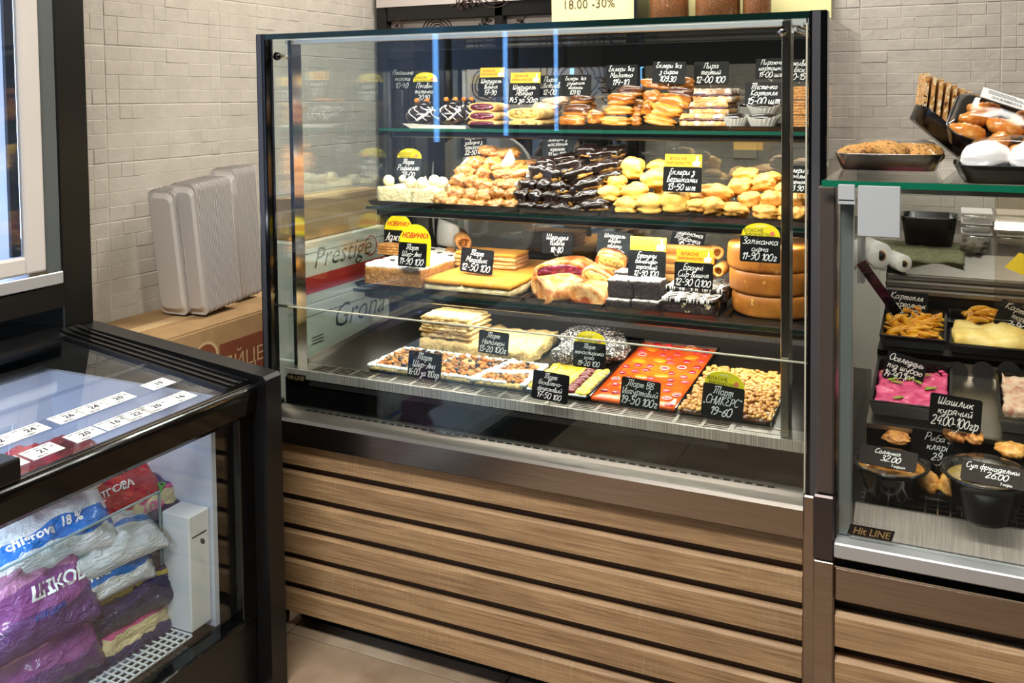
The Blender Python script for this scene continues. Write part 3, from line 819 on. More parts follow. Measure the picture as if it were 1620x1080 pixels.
# ------------------------------------------------------------------ heated display case on the right
YH = 1.47
HX1 = 0.95
hot = thing('heated_display_case', (0.37, 1.9, 0), 'low glass counter case of hot food with white rail and oak slats', 'display case')
pil = mat('dark_bronze_post', (104, 94, 88), 0.38, 0.6)
part(hot, 'plinth', box(new(), -0.15, HX1, 1.55, 2.55, 0, 0.07), M['black_soft'])
part(hot, 'carcass', box(new(), -0.178, HX1, 1.505, 2.60, 0.05, 0.58), M['black_soft'])
part(hot, 'upper_post', box(new(), -0.2085, -0.181, YH, 1.55, 0.70, 1.203, 0.003), pil)
part(hot, 'post_joint', box(new(), -0.213, -0.179, YH - 0.006, 1.55, 0.592, 0.70, 0.003), mat('dark_joint_metal', (86, 78, 78), 0.35, 0.8))
part(hot, 'lower_post', box(new(), -0.213, -0.179, YH - 0.004, 1.55, 0.0, 0.592, 0.003), M['steel_warm'])
part(hot, 'glass_post', box(new(), -0.1755, -0.155, 1.482, 1.50, 0.633, 1.195, 0.002), M['post_grey'])
part(hot, 'back_panel', box(new(), -0.178, HX1, 1.4905, 1.505, 0.06, 0.545), M['wood_dark'])
for k in range(7):
    zt = 0.507 - 0.0757 * k; zb = zt - 0.0575
    if zb < 0.04: break
    put('slat', mesh(prism(new(), [(1.4905, zt), (1.477, zt), (1.470, zt - 0.0055), (1.470, zb + 0.002), (1.4905, zb + 0.002)], 'x', -0.178, HX1), 'slat'), M['wood'], hot, -origin(hot))
part(hot, 'fascia', box(new(), -0.178, HX1, 1.466, 1.492, 0.530, 0.5855, 0.002), M['steel_warm'])
part(hot, 'fascia_highlight', box(new(), -0.178, HX1, 1.465, 1.470, 0.5855, 0.588), M['steel_pol'])  # polished strip added as the thin highlight line above the fascia
part(hot, 'shadow_gap', box(new(), -0.178, HX1, 1.478, 1.505, 0.5855, 0.608), M['black_soft'])
part(hot, 'white_rail', box(new(), -0.178, HX1, 1.452, 1.490, 0.607, 0.6315, 0.002), M['alu'])
part(hot, 'front_glass', box(new(), -0.178, HX1, 1.474, 1.480, 0.632, 1.203), M['glass'])
part(hot, 'top_glass', box(new(), -0.2, HX1, 1.452, 2.08, 1.2055, 1.2135), M['glass'])
part(hot, 'top_front_edge', box(new(), -0.2, HX1, 1.448, 1.4515, 1.2045, 1.2145), mat('bright_green_glass_edge', (18, 104, 76), 0.15))
part(hot, 'lamp_housing', box(new(), -0.14, HX1, 1.50, 1.56, 1.192, 1.2045), M['steel'])
part(hot, 'top_rear_rail', box(new(), -0.19, HX1, 2.06, 2.10, 1.16, 1.205), M['steel'])
for x in (-0.19, HX1 - 0.03):
    part(hot, 'top_support', box(new(), x - 0.008, x - 0.002, 2.06, 2.09, 0.93, 1.17), M['post_grey'])
p0, p1 = at(1326, 318, 'y', 1.446), at(1353, 292, 'y', 1.446)
part(hot, 'rail_clip', box(new(), p0.x, p1.x, 1.4435, 1.4475, p0.z, p1.z, 0.001), M['grey_plastic'])
part(hot, 'rail_clip', box(new(), p0.x, p1.x, 1.4435, 1.4750, p0.z - 0.004, p0.z + 0.003), M['grey_plastic'])
p0, p1 = at(1357, 373, 'y', 1.446), at(1425, 295, 'y', 1.446)
part(hot, 'price_flap', box(new(), p0.x, p1.x, 1.4435, 1.4465, p0.z, p1.z, 0.001), M['grey_plastic'])
# inside: front plate, wire floor, two raised steel steps, work top
part(hot, 'inner_plate', prism(new(), [(1.492, 0.625), (1.492, 0.632), (1.55, 0.660), (1.555, 0.660), (1.555, 0.625)], 'x', -0.155, HX1), bpy.data.materials['grey_brushed_panel'])
part(hot, 'well_floor', box(new(), -0.155, HX1, 1.555, 1.735, 0.615, 0.632), M['black'])
bm = new()
for k in range(9):
    y = 1.562 + k * 0.0195; box(bm, -0.15, HX1, y, y + 0.0025, 0.653, 0.656)
for k in range(56):
    x = -0.145 + k * 0.0195; box(bm, x, x + 0.0025, 1.558, 1.725, 0.656, 0.658)
part(hot, 'wire_floor', bm, M['wire'])
part(hot, 'riser', box(new(), -0.155, HX1, 1.735, 1.742, 0.62, 0.735), M['black'])
part(hot, 'step_edge', box(new(), -0.155, HX1, 1.726, 1.742, 0.728, 0.736), M['steel'])
part(hot, 'lower_step', prism(new(), [(1.735, 0.725), (1.735, 0.736), (1.965, 0.775), (1.965, 0.76)], 'x', -0.155, HX1), M['steel'])
o = part(hot, 'vent_riser', box(new(), -0.155, HX1, 1.965, 1.972, 0.76, 0.812), M['steel'])
for px in (1514, 1555, 1596):
    q = at(px, 588, 'y', 1.964)
    part(o, 'vent_hole', tube(new(), [(q.x, 1.9640, q.z), (q.x, 1.9655, q.z)], 0.021, 20), M['black_soft'])
part(hot, 'upper_step', prism(new(), [(1.965, 0.80), (1.965, 0.812), (2.18, 0.83), (2.18, 0.80)], 'x', -0.155, HX1), M['black'])
part(hot, 'well_back', box(new(), -0.155, HX1, 2.18, 2.187, 0.62, 0.90), M['black'])
for k in range(3):
    part(hot, 'rear_rail', box(new(), -0.155, HX1, 2.16 + 0.016 * k, 2.176 + 0.016 * k + 0.03, 0.89 + 0.014 * k, 0.9035 + 0.014 * k, 0.003), M['steel'])
part(hot, 'work_top', prism(new(), [(2.20, 0.90), (2.20, 0.93), (2.285, 0.972), (2.62, 0.972), (2.62, 0.90)], 'x', -0.155, HX1), M['steel'])
part(hot, 'work_top_back', box(new(), -0.155, HX1, 2.60, 2.62, 0.972, 1.01), M['steel'])
part(hot, 'side_panel', box(new(), -0.205, -0.199, 1.552, 2.60, 0.05, 1.20), M['glass_smoke'])
p = [at(*q, 'y', yy) for q, yy in (((1543, 466), 1.98), ((1553, 330), 2.05))]
part(hot, 'clear_shield', prism(new(), [(1.60, 0.98), (1.605, 0.98), (1.665, 1.175), (1.66, 1.175)], 'x', 0.055, HX1 - 0.3), glass('amber_lit_acrylic', (0.98, 0.93, 0.85), 1.45, 0.10))  # amber light on the clear sheet is put into its tint
c = at(1380, 843, 'y', 1.500)
name_plate(hot, Vector((c.x, 1.4735, at(1380, 843, 'y', 1.472).z)), 0.073, 0.0165)

# ------------------------------------------------------------------ combined freezer on the left
XF = -1.45
FY0, FY1 = -1.75, 1.53
fz = thing('combination_freezer', (-1.9, 0.9, 0), 'black chest freezer with glass front and lid joined to an upright glass-door freezer', 'freezer')
lidz = lambda x: 0.712 + (-1.45 - x) * 0.128
part(fz, 'end_cheek', box(new(), XL + 0.004, -1.412, 1.53, 1.578, 0, 0.3), M['black'])
part(fz, 'end_cheek', prism(new(), [(-1.412, 0.3), (-1.412, 0.722), (-1.42, 0.730), (-2.0, 0.790), (XL + 0.004, 0.79), (XL + 0.004, 0.3)], 'y', 1.53, 1.578), M['black'])
part(fz, 'front_panel', box(new(), -1.50, XF - 0.004, FY0, FY1, 0.0, 0.175, 0.003), M['black'])
part(fz, 'front_sill', box(new(), -1.53, XF, FY0, FY1, 0.170, 0.186, 0.004), M['black_gloss'])
part(fz, 'front_jamb', box(new(), -1.52, XF - 0.002, 1.4885, FY1, 0.186, 0.65, 0.002), M['black_gloss'])
part(fz, 'inner_jamb', box(new(), -1.56, -1.50, 1.452, 1.4885, 0.186, 0.66), M['black_gloss'])
prof = [(-1.468, 0.640), (-1.452, 0.640), (-1.440, 0.652), (-1.436, 0.690)]
prof += [(-1.450 + 0.014 * math.cos(a), 0.698 + 0.014 * math.sin(a)) for a in [math.radians(d) for d in range(0, 91, 15)]]
prof += [(-1.462, 0.712), (-1.468, 0.708)]
part(fz, 'top_rail', prism(new(), prof, 'y', FY0, FY1 - 0.001), M['black_gloss'])
part(fz, 'rail_glint', box(new(), -1.4495, -1.4445, FY0, FY1 - 0.012, 0.7115, 0.7126), M['steel'])  # thin steel strip added as the bright highlight along the rail
part(fz, 'end_rail', prism(new(), [(-1.46, lidz(-1.46) - 0.02), (-1.46, lidz(-1.46) + 0.006), (-2.0, lidz(-2.0) + 0.006), (-2.0, lidz(-2.0) - 0.02)], 'y', 1.462, 1.53), M['black'])
for y in (1.472, 1.492, 1.512):
    part(fz, 'end_rail_rib', prism(new(), [(-1.46, lidz(-1.46) + 0.005), (-1.46, lidz(-1.46) + 0.010), (-2.0, lidz(-2.0) + 0.010), (-2.0, lidz(-2.0) + 0.005)], 'y', y, y + 0.006), M['black_gloss'])
part(fz, 'rear_rail', prism(new(), [(-1.965, lidz(-1.965) - 0.02), (-1.965, lidz(-1.965) + 0.006), (-2.02, lidz(-2.02) + 0.012), (-2.02, lidz(-2.02) - 0.02)], 'y', FY0, FY1), M['black'])
part(fz, 'front_glass', box(new(), -1.4755, -1.4715, FY0, 1.4885, 0.184, 0.645), M['glass'])
part(fz, 'lid_glass', prism(new(), [(-1.455, lidz(-1.455) - 0.004), (-1.455, lidz(-1.455)), (-1.97, lidz(-1.97)), (-1.97, lidz(-1.97) - 0.004)], 'y', FY0, 1.464), M['glass_lid'])
part(fz, 'lid_rim', prism(new(), [(-1.69, lidz(-1.69)), (-1.69, lidz(-1.69) + 0.004), (-1.70, lidz(-1.70) + 0.004), (-1.70, lidz(-1.70))], 'y', FY0, 1.464), M['glass_lid'])
q = at(8, 752, 'x', -1.465)
part(fz, 'lid_handle', box(new(), -1.49, -1.44, q.y - 0.08, q.y + 0.012, 0.712, 0.752, 0.004, 2), M['black'])
# liner
part(fz, 'liner', box(new(), -2.05, -2.0, FY0, 1.46, 0.1, 0.70), M['liner'])
part(fz, 'liner', box(new(), -2.0, -1.495, 1.450, 1.462, 0.1, 0.70), M['liner'])
part(fz, 'liner', box(new(), -2.0, -1.50, FY0 - 0.05, FY0, 0.1, 0.70), M['liner'])
part(fz, 'liner', box(new(), -2.0, -1.50, FY0, 1.46, 0.10, 0.175), M['liner'])
a0, a1 = at(305, 870, 'y', 1.41).x, -1.50
hb = part(fz, 'corner_box', box(new(), -1.585, -1.505, 1.392, 1.45, 0.20, 0.455, 0.003), M['white'])
q = at(320, 856, 'y', 1.391)
part(hb, 'round_hole', tube(new(), [(q.x, 1.3915, q.z), (q.x, 1.3925, q.z)], 0.0062, 16), mat('hole_shadow_grey', (60, 58, 50), 0.7))
part(hb, 'seam', box(new(), -1.5052, -1.5046, 1.40, 1.44, 0.405, 0.408), M['black_soft'])
bm = new()
for k in range(5):
    x = -1.502 - 0.016 * k; box(bm, x - 0.0015, x + 0.0015, FY0, 1.39, 0.196, 0.199)
for k in range(76):
    y = 1.388 - 0.016 * k; box(bm, -1.568, -1.500, y - 0.0015, y + 0.0015, 0.199, 0.2015)
part(fz, 'wire_grille', bm, M['white'])
part(fz, 'grille_channel', box(new(), -1.57, -1.498, FY0, 1.39, 0.176, 0.180), mat('dark_channel', (36, 38, 42), 0.6))
o = part(fz, 'inner_pane', box(new(), -1.584, -1.580, FY0, 1.385, 0.20, 0.500), M['glass'])
part(o, 'pane_edge', box(new(), -1.5845, -1.5795, FY0, 1.386, 0.500, 0.503), mat('pale_pane_edge', (150, 172, 176), 0.2))
part(o, 'pane_edge', box(new(), -1.5845, -1.5795, 1.385, 1.388, 0.20, 0.503), bpy.data.materials['pale_pane_edge'])
# price strips under the lid glass
def lid_y(px, py, x):
    return at(px, py, 'x', x).y
rowA = (('19', 250, 600), ('20', 186, 624), ('24', 147, 637), ('26', 107, 652), ('24', 46, 675), ('22', -5, 694))
rowB = (('16', 283, 611), ('20', 246, 626), ('22', 214, 637), ('16', 180, 652), ('20', 133, 673), ('21', 66, 698), ('18', 8, 722))
slope = math.atan(0.128)
barc = random.Random(4)
for row, xs in ((rowA, -1.592), (rowB, -1.505)):
    y1 = lid_y(row[0][1] + 38, row[0][2] - 14, xs)
    st = part(fz, 'price_strip', prism(new(), [(xs - 0.024, lidz(xs - 0.024) + 0.0005), (xs - 0.024, lidz(xs - 0.024) + 0.0012), (xs + 0.026, lidz(xs + 0.026) + 0.0012), (xs + 0.026, lidz(xs + 0.026) + 0.0005)], 'y', FY0, y1 + 0.006), M['glass_lid'])
    ys_ = [lid_y(a, b, xs) for _, a, b in row]
    for i, (s_, a, b) in enumerate(row):
        y = ys_[i]
        hw = 0.030
        bm = new(); box(bm, -hw, hw, -0.021, 0.021, 0, 0.0006)
        bx = Matrix.Rotation(PI / 2, 4, 'Z'); tl = Matrix.Rotation(slope, 4, 'Y')
        T = Matrix.Translation((xs, y, lidz(xs) + 0.0016)) @ tl @ bx
        bmesh.ops.transform(bm, matrix=T, verts=bm.verts[:])
        lb = part(fz, 'price_label', bm, M['label_white'])
        bm = new(); text_mesh(bm, s_, 0.020, 0.002, 0.0, plane='xy', depth=0.0012, bold=0.02)
        text_mesh(bm, '%02d' % barc.choice((49, 79, 90, 99)), 0.008, 0.021, 0.004, plane='xy', depth=0.0012)
        for k in range(14):
            x = -0.020 + k * 0.0016; w = barc.choice((0.0004, 0.0007, 0.001))
            bm.faces.new([bm.verts.new(v) for v in ((x, -0.018, 0.0012), (x + w, -0.018, 0.0012), (x + w, -0.0135, 0.0012), (x, -0.0135, 0.0012))])
        for k in range(3):
            x = -0.026 + k * 0.017
            bm.faces.new([bm.verts.new(v) for v in ((x, 0.0135, 0.0012), (x + 0.013, 0.0135, 0.0012), (x + 0.013, 0.0148, 0.0012), (x, 0.0148, 0.0012))])
        bmesh.ops.transform(bm, matrix=T, verts=bm.verts[:])
        part(lb, 'print', bm, mat('grey_label_print', (58, 60, 66), 0.6) if 'grey_label_print' not in bpy.data.materials else bpy.data.materials['grey_label_print'], kind='stuff')
# upright part
part(fz, 'upper_post', box(new(), -2.385, -2.002, 1.490, 1.572, 0.789, 2.10, 0.003), M['black'])
part(fz, 'upper_base', box(new(), -2.385, -2.00, FY0, 1.490, 0.845, 0.905), M['black'])
part(fz, 'base_trim', box(new(), -2.0, -1.992, FY0, 1.486, 0.905, 0.935, 0.002), M['alu'])
part(fz, 'door_gasket', box(new(), -2.03, -2.004, 1.442, 1.488, 0.935, 2.1), mat('grey_gasket', (86, 92, 92), 0.5))
part(fz, 'door_track', box(new(), -2.004, -1.994, 1.40, 1.45, 0.935, 0.942), M['steel'])
def door_bar(y0, y1, z0, z1): return box(new(), -2.010, -1.990, y0, y1, z0, z1, 0.006, 2)
mdoor = mat('warm_white_door_frame', (214, 208, 202), 0.35)
part(fz, 'door_stile', door_bar(1.392, 1.442, 0.942, 2.1), mdoor)
part(fz, 'door_bottom_rail', door_bar(FY0, 1.393, 0.942, 0.985), mdoor)
part(fz, 'door_glass', box(new(), -2.003, -1.999, FY0, 1.392, 0.985, 2.1), M['glass_lid'])
part(fz, 'door_spacer', box(new(), -2.020, -2.010, 1.372, 1.394, 0.985, 2.1), mat('dark_spacer', (44, 50, 60), 0.4))
part(fz, 'upper_liner', box(new(), -2.395, -2.380, FY0, 1.49, 0.905, 2.1), M['liner'])
part(fz, 'upper_liner', box(new(), -2.38, -2.03, 1.44, 1.489, 0.905, 2.1), M['liner'])
part(fz, 'upper_liner', box(new(), -2.38, -2.0, FY0, 1.44, 0.90, 0.915), M['liner'])
q0 = at(20, 100, 'x', -2.06).y
part(fz, 'tube_light', tube(new(), [(-2.06, q0, 1.02), (-2.06, q0, 2.05)], 0.009, 12), M['lamp_white'], True)
for px in (690, 800, 880):
    d = at(px, 150, 'y', 1.0).x
    y = 2 * 1.737 - (-2.03) / d
    part(fz, 'tube_light', tube(new(), [(-2.03, y, 1.16), (-2.03, y, 2.05)], 0.011, 12), M['lamp_cool'], True)
    part(fz, 'door_stile', door_bar(y - 0.07, y - 0.03, 0.942, 2.1), M['black'])
bm = new()
for k in range(12): box(bm, -2.36 + k * 0.026, -2.357 + k * 0.026, FY0, 1.33, 1.03, 1.033)
for k in range(40): box(bm, -2.365, -2.05, 1.33 - k * 0.03, 1.333 - k * 0.03, 1.033, 1.036)
part(fz, 'wire_shelf', bm, M['white'])

# bags of ice cream in the chest
def pillow(name, L, Wd, T, base, seed, bands, label, prints=(), cat='ice cream bag', group=None, fin=0.05, crease=0.16):
    """filled film bag lying flat, length along x, with crimped end fins; prints = (text, size, x, y, colour, angle)"""
    th = thing(name, (0, 0, 0), label, cat, group)
    nu, nv = 34, 20
    off = Vector((seed * 4.1, seed, 2.2 * seed))
    def prof(u, v):
        a = max(0.0, 1 - abs(u) ** 3.2) ** 0.6 * max(0.0, 1 - abs(v) ** 2.6) ** 0.6
        n = noise.noise(Vector((u * 2.2, v * 1.8, 0)) + off) + 0.5 * noise.noise(Vector((u * 6, v * 4, 3)) + off)
        cr = abs(noise.noise(Vector((u * 3.0 + v, v * 9, 7)) + off))
        return T * a * (1 + 0.42 * n - crease * 1.5 * cr)
    def fin_w(u): return 1 - 0.16 * (1 - abs(u) ** 6) * 0 - 0.05 * abs(noise.noise(Vector((u * 5, seed, 1))))
    bm = new(); top = {}; bot = {}
    for i in range(nu + 1):
        for j in range(nv + 1):
            u, v = -1 + 2 * i / nu, -1 + 2 * j / nv
            uu = max(-1, min(1, u * (1 + fin))) if abs(u) * (1 + fin) < 1 else math.copysign(1, u)
            x = u * L / 2; y = v * Wd / 2 * fin_w(u) * (1 - 0.10 * (1 - min(1, abs(uu)) ** 4))
            h = prof(uu if abs(uu) < 1 else math.copysign(1, u), v)
            w = 0.004 * noise.noise(Vector((u * 4, v * 14, 5)) + off) if abs(uu) >= 1 else 0
            top[i, j] = bm.verts.new((x, y, h + w)); 
            bot[i, j] = top[i, j] if (j in (0, nv) or i in (0, nu)) else bm.verts.new((x, y, -0.8 * h + w))
    for i in range(nu):
        for j in range(nv):
            for D, fl in ((top, 0), (bot, 1)):
                q = [D[i, j], D[i + 1, j], D[i + 1, j + 1], D[i, j + 1]]
                try: bm.faces.new(q[::-1] if fl else q)
                except ValueError: pass
    part(th, 'film', bm, bands, True, True)
    for n_, (s_, size, x, y, m, ang) in enumerate(prints):
        t = new(); text_mesh(t, s_, size, 0, 0, shear=0.15, bold=0.03, plane='xy')
        bmesh.ops.subdivide_edges(t, edges=[e for e in t.edges if e.calc_length() > 0.012], cuts=1)
        ca, sa = math.cos(ang), math.sin(ang)
        for v in t.verts:
            px, py = x + v.co.x * ca - v.co.y * sa, y + v.co.x * sa + v.co.y * ca
            uu = max(-1, min(1, px / (L / 2) * (1 + fin)))
            v.co = Vector((px, py, prof(uu, max(-1, min(1, py / (Wd / 2)))) + 0.0022))
        part(th, 'bag_lettering', t, m, False, True)
    return th

def film_mat(name, stops, axis=0, wav=0.12, scale=3.0, rough=0.25, seed=0):
    """glossy printed film: bands of colour with wavy borders along one axis of the bag"""
    N = Nd(name)
    tc = N.add('TexCoord')
    sp = N.add('SeparateXYZ', i_0=tc.outputs['Generated'])
    mp = N.add('Mapping', i_Vector=tc.outputs['Generated'], i_Location=(seed, seed * 2, 0))
    nz = N.add('TexNoise', i_Vector=mp.outputs[0], i_Scale=scale, i_Detail=2.0)
    a = N.add('Math', operation='MULTIPLY_ADD', i_0=nz.outputs[0], i_1=2 * wav, i_2=-wav)
    b = N.add('Math', operation='ADD', i_0=sp.outputs[axis], i_1=a.outputs[0])
    r = N.add('ValToRGB', i_0=b.outputs[0])
    r.color_ramp.interpolation = 'CONSTANT'
    e = r.color_ramp.elements
    while len(e) < len(stops): e.new(0.5)
    for i, (p, c) in enumerate(stops):
        e[i].position = p; e[i].color = rgba(lin(c))
    p = N.add('BsdfPrincipled', i_Roughness=rough); p.inputs['Coat Weight'].default_value = 0.4
    nb = N.add('TexNoise', i_Vector=mp.outputs[0], i_Scale=9.0, i_Detail=4.0, i_Distortion=1.5)
    bp = N.add('Bump', i_Strength=0.7, i_Distance=0.02, i_Height=nb.outputs[0])
    N.link(bp.outputs[0], p.inputs['Normal']); N.link(r.outputs[0], p.inputs['Base Color'])
    N.link(p.outputs[0], N.out.inputs[0])
    return N.m
f_red = film_mat('red_film', ((0, (226, 226, 228)), (0.07, (190, 22, 44)), (0.45, (206, 40, 60)), (0.52, (184, 18, 40)), (0.95, (230, 230, 232))), 0, 0.05)
f_blue = film_mat('white_blue_film', ((0, (228, 230, 234)), (0.30, (40, 118, 206)), (0.52, (226, 230, 236)), (0.78, (206, 190, 170)), (0.86, (226, 228, 232))), 1, 0.16, 2.4)
f_blue2 = film_mat('white_silver_film', ((0, (214, 218, 222)), (0.34, (232, 234, 238)), (0.52, (46, 124, 210)), (0.62, (230, 232, 236)), (0.9, (170, 176, 182))), 1, 0.14, 3.0, seed=3)
f_purp = film_mat('purple_yellow_film', ((0, (48, 34, 92)), (0.28, (214, 196, 150)), (0.50, (196, 70, 130)), (0.58, (60, 44, 112)), (0.84, (50, 34, 86))), 1, 0.14, 3.2, seed=5)
f_purp2 = film_mat('dark_purple_film', ((0, (44, 32, 70)), (0.36, (52, 38, 84)), (0.55, (196, 172, 70)), (0.63, (58, 42, 92)), (0.88, (120, 40, 66))), 1, 0.16, 3.6, seed=8)
f_pink = film_mat('purple_pink_film', ((0, (92, 50, 110)), (0.35, (138, 70, 136)), (0.62, (186, 120, 160)), (0.80, (222, 210, 216)), (0.93, (150, 60, 70))), 1, 0.14, 2.6, seed=11)
w_ink = M['chalk']; b_ink = mat('navy_print', (30, 60, 140), 0.5); g_ink = mat('leaf_green_print', (66, 158, 60), 0.5); p_ink = mat('magenta_print', (206, 60, 140), 0.5)
BAG = 'ice cream bags in the chest freezer'
def lay(o, px, py, x, ax, az, roll=0.0):
    """bag with its centre at the pixel in the plane x, length turned az about z, face tipped by ax towards +x"""
    c = at(px, py, 'x', x)
    o.location = c
    o.rotation_euler = (Matrix.Rotation(az, 3, 'Z') @ Matrix.Rotation(roll, 3, 'Y') @ Matrix.Rotation(ax, 3, 'X')).to_euler()
    return o
dg = math.radians
lay(pillow('ice_cream_bag', 0.25, 0.15, 0.040, None, 1, f_red, 'red film bag of ice cream lying uppermost at the back of the chest', (('МОРОЗИВО', 0.018, -0.01, 0.02, w_ink, 0), ('СНІГОВА', 0.022, -0.01, -0.015, w_ink, 0)), group=BAG), 165, 785, -1.68, dg(40), dg(84))
lay(pillow('ice_cream_bag', 0.24, 0.14, 0.036, None, 2, f_purp, 'purple and cream film bag beside the red bag in the chest', (('РЕР', 0.03, 0.03, 0.01, g_ink, 0), ('Тор', 0.03, 0.01, -0.022, p_ink, 0)), group=BAG), 215, 802, -1.65, dg(48), dg(80))
lay(pillow('ice_cream_bag', 0.27, 0.15, 0.038, None, 3, f_purp, 'large purple and cream film bag leaning behind the white corner box', (('ПЕР', 0.032, 0.03, 0.012, g_ink, 0), ('Тор', 0.03, 0.01, -0.024, p_ink, 0)), group=BAG), 255, 826, -1.625, dg(58), dg(78), dg(-8))
lay(pillow('ice_cream_bag', 0.28, 0.16, 0.040, None, 4, f_blue, 'white and blue film bag with waffle print lying under the lid labels', (('18 %', 0.024, 0.05, 0.0, w_ink, 0), ('chigrova', 0.026, -0.03, -0.005, w_ink, 0)), group=BAG), 60, 850, -1.64, dg(50), dg(82))
lay(pillow('ice_cream_bag', 0.27, 0.14, 0.036, None, 5, f_blue2, 'silvery white and blue film bag lying along the inner glass pane', (), group=BAG), 150, 868, -1.615, dg(30), dg(82))
lay(pillow('ice_cream_bag', 0.24, 0.13, 0.034, None, 6, f_blue, 'white and blue film bag standing upright below the silvery one', (('18 %', 0.022, 0.045, 0.0, w_ink, 0), ('chigrova', 0.024, -0.03, -0.004, w_ink, 0)), group=BAG), 150, 905, -1.60, dg(66), dg(84))
lay(pillow('ice_cream_bag', 0.26, 0.20, 0.044, None, 7, f_pink, 'purple and pink film bag with berries lying nearest the camera', (('ШІКОВ', 0.034, 0.05, 0.0, w_ink, 0), ('ХЛАДИК', 0.014, 0.02, -0.04, b_ink, 0)), group=BAG), 35, 950, -1.60, dg(62), dg(84))
lay(pillow('ice_cream_bag', 0.26, 0.13, 0.040, None, 8, f_purp2, 'dark purple film bag with a yellow swirl in the middle of the chest', (), group=BAG), 190, 945, -1.605, dg(60), dg(84))
lay(pillow('ice_cream_bag', 0.25, 0.12, 0.036, None, 9, f_purp2, 'dark purple film bag touching the white corner box near the wire grille', (), group=BAG), 262, 890, -1.612, dg(66), dg(82))
lay(pillow('ice_cream_bag', 0.26, 0.14, 0.036, None, 10, f_purp, 'purple film bag with cream swirl lying at the bottom by the wire grille', (), group=BAG), 180, 1000, -1.60, dg(70), dg(84))
lay(pillow('ice_cream_bag', 0.26, 0.15, 0.040, None, 12, f_pink, 'pink and white film bag at the bottom corner of the chest', (), group=BAG), 50, 1045, -1.60, dg(66), dg(84))
lay(pillow('ice_cream_bag', 0.26, 0.16, 0.042, None, 13, f_red, 'red film bag showing through the glass lid beneath the price strips', (), group=BAG), 60, 745, -1.66, dg(14), dg(84))
lay(pillow('ice_cream_bag', 0.26, 0.16, 0.05, None, 15, f_blue, 'white and blue film bag deep in the chest below the red one', (), group=BAG), 120, 850, -1.78, dg(12), dg(84))

# ------------------------------------------------------------------ cartons and container stacks along the left wall
eb = thing('egg_carton_box', (-2.23, 2.24, 0.34), 'brown cardboard egg box carrying the container stacks', 'box')
part(eb, 'box_body', box(new(), XL + 0.004, -2.066, 1.83, 2.62, 0.34, 0.662, 0.003), M['card'])
part(eb, 'flap', box(new(), XL + 0.006, -2.235, 1.832, 2.618, 0.662, 0.666), M['card'])
part(eb, 'flap', box(new(), -2.231, -2.068, 1.832, 2.618, 0.662, 0.666), M['card'])
part(eb, 'tape', box(new(), -2.26, -2.205, 1.831, 2.618, 0.666, 0.667), M['card_lt'])
p0, p1 = at(350, 535, 'x', -2.065), at(432, 590, 'x', -2.065)
zb0, zb1 = 0.47, 0.60
pb = part(eb, 'printed_band', box(new(), -2.0655, -2.0650, at(348, 560, 'x', -2.065).y, 2.60, zb0, zb1), M['card_red'])
t = new(); text_mesh(t, 'ЯЙЦЕ', 0.066, 0, 0, align='LEFT', plane='yz')
q = at(353, 572, 'x', -2.064)
for v in t.verts: v.co = Vector((-2.0642, q.y + v.co.y, 0.528 + v.co.z))
part(pb, 'box_lettering', t, M['card_lt'])
bm = new()
cxy, czz = at(326, 552, 'x', -2.064).y, 0.575
for rr_, w_ in ((0.048, 0.008),):
    for k in range(24):
        a, b = 2 * PI * k / 24, 2 * PI * (k + 1) / 24
        bm.faces.new([bm.verts.new((-2.0640, cxy + r_ * math.cos(t_), czz + r_ * math.sin(t_))) for r_, t_ in ((rr_ - w_, a), (rr_, a), (rr_, b), (rr_ - w_, b))])
part(eb, 'round_emblem_ring', bm, M['card_lt'])
bm = new(); bm.faces.new([bm.verts.new((-2.0645, cxy + 0.042 * math.cos(2 * PI * k / 24), czz + 0.042 * math.sin(2 * PI * k / 24))) for k in range(24)])
part(eb, 'round_emblem', bm, M['card_red'])
lb = thing('cardboard_box', (-2.23, 2.24, 0.0), 'plain brown cardboard box on the floor under the egg box', 'box')
part(lb, 'box_body', box(new(), XL + 0.004, -2.06, 1.82, 2.63, 0.0, 0.335, 0.003), M['card'])
part(lb, 'tape', box(new(), -2.26, -2.205, 1.8185, 1.8200, 0.02, 0.335), M['card_lt'])
# stacks of nested clear containers, opening to the wall, standing on end
ribm = mat('frosted_clear_plastic', (158, 150, 146), 0.28, spec=0.6, coat=0.3)
ribm2 = mat('frosted_clear_plastic_rim', (204, 198, 194), 0.3)
def container_mesh(w, h, d):
    bm = new()
    o = rrect(w, h, 0.02, 3); i = rrect(w - 0.02, h - 0.02, 0.02, 3)
    A = [bm.verts.new((x, 0, z + h / 2)) for x, z in o]; B = [bm.verts.new((x, 0.0015, z + h / 2)) for x, z in o]
    C = [bm.verts.new((x, 0.0015, z + h / 2)) for x, z in i]; D = [bm.verts.new((x * 0.93, -d, z * 0.93 + h / 2)) for x, z in i]
    n = len(o)
    for U, V in ((A, B), (B, C), (C, D)):
        for k in range(n): bm.faces.new((U[k], U[(k + 1) % n], V[(k + 1) % n], V[k]))
    bm.faces.new(D)
    return mesh(bm, 'container')
cm1 = container_mesh(0.11, 0.46, 0.010)
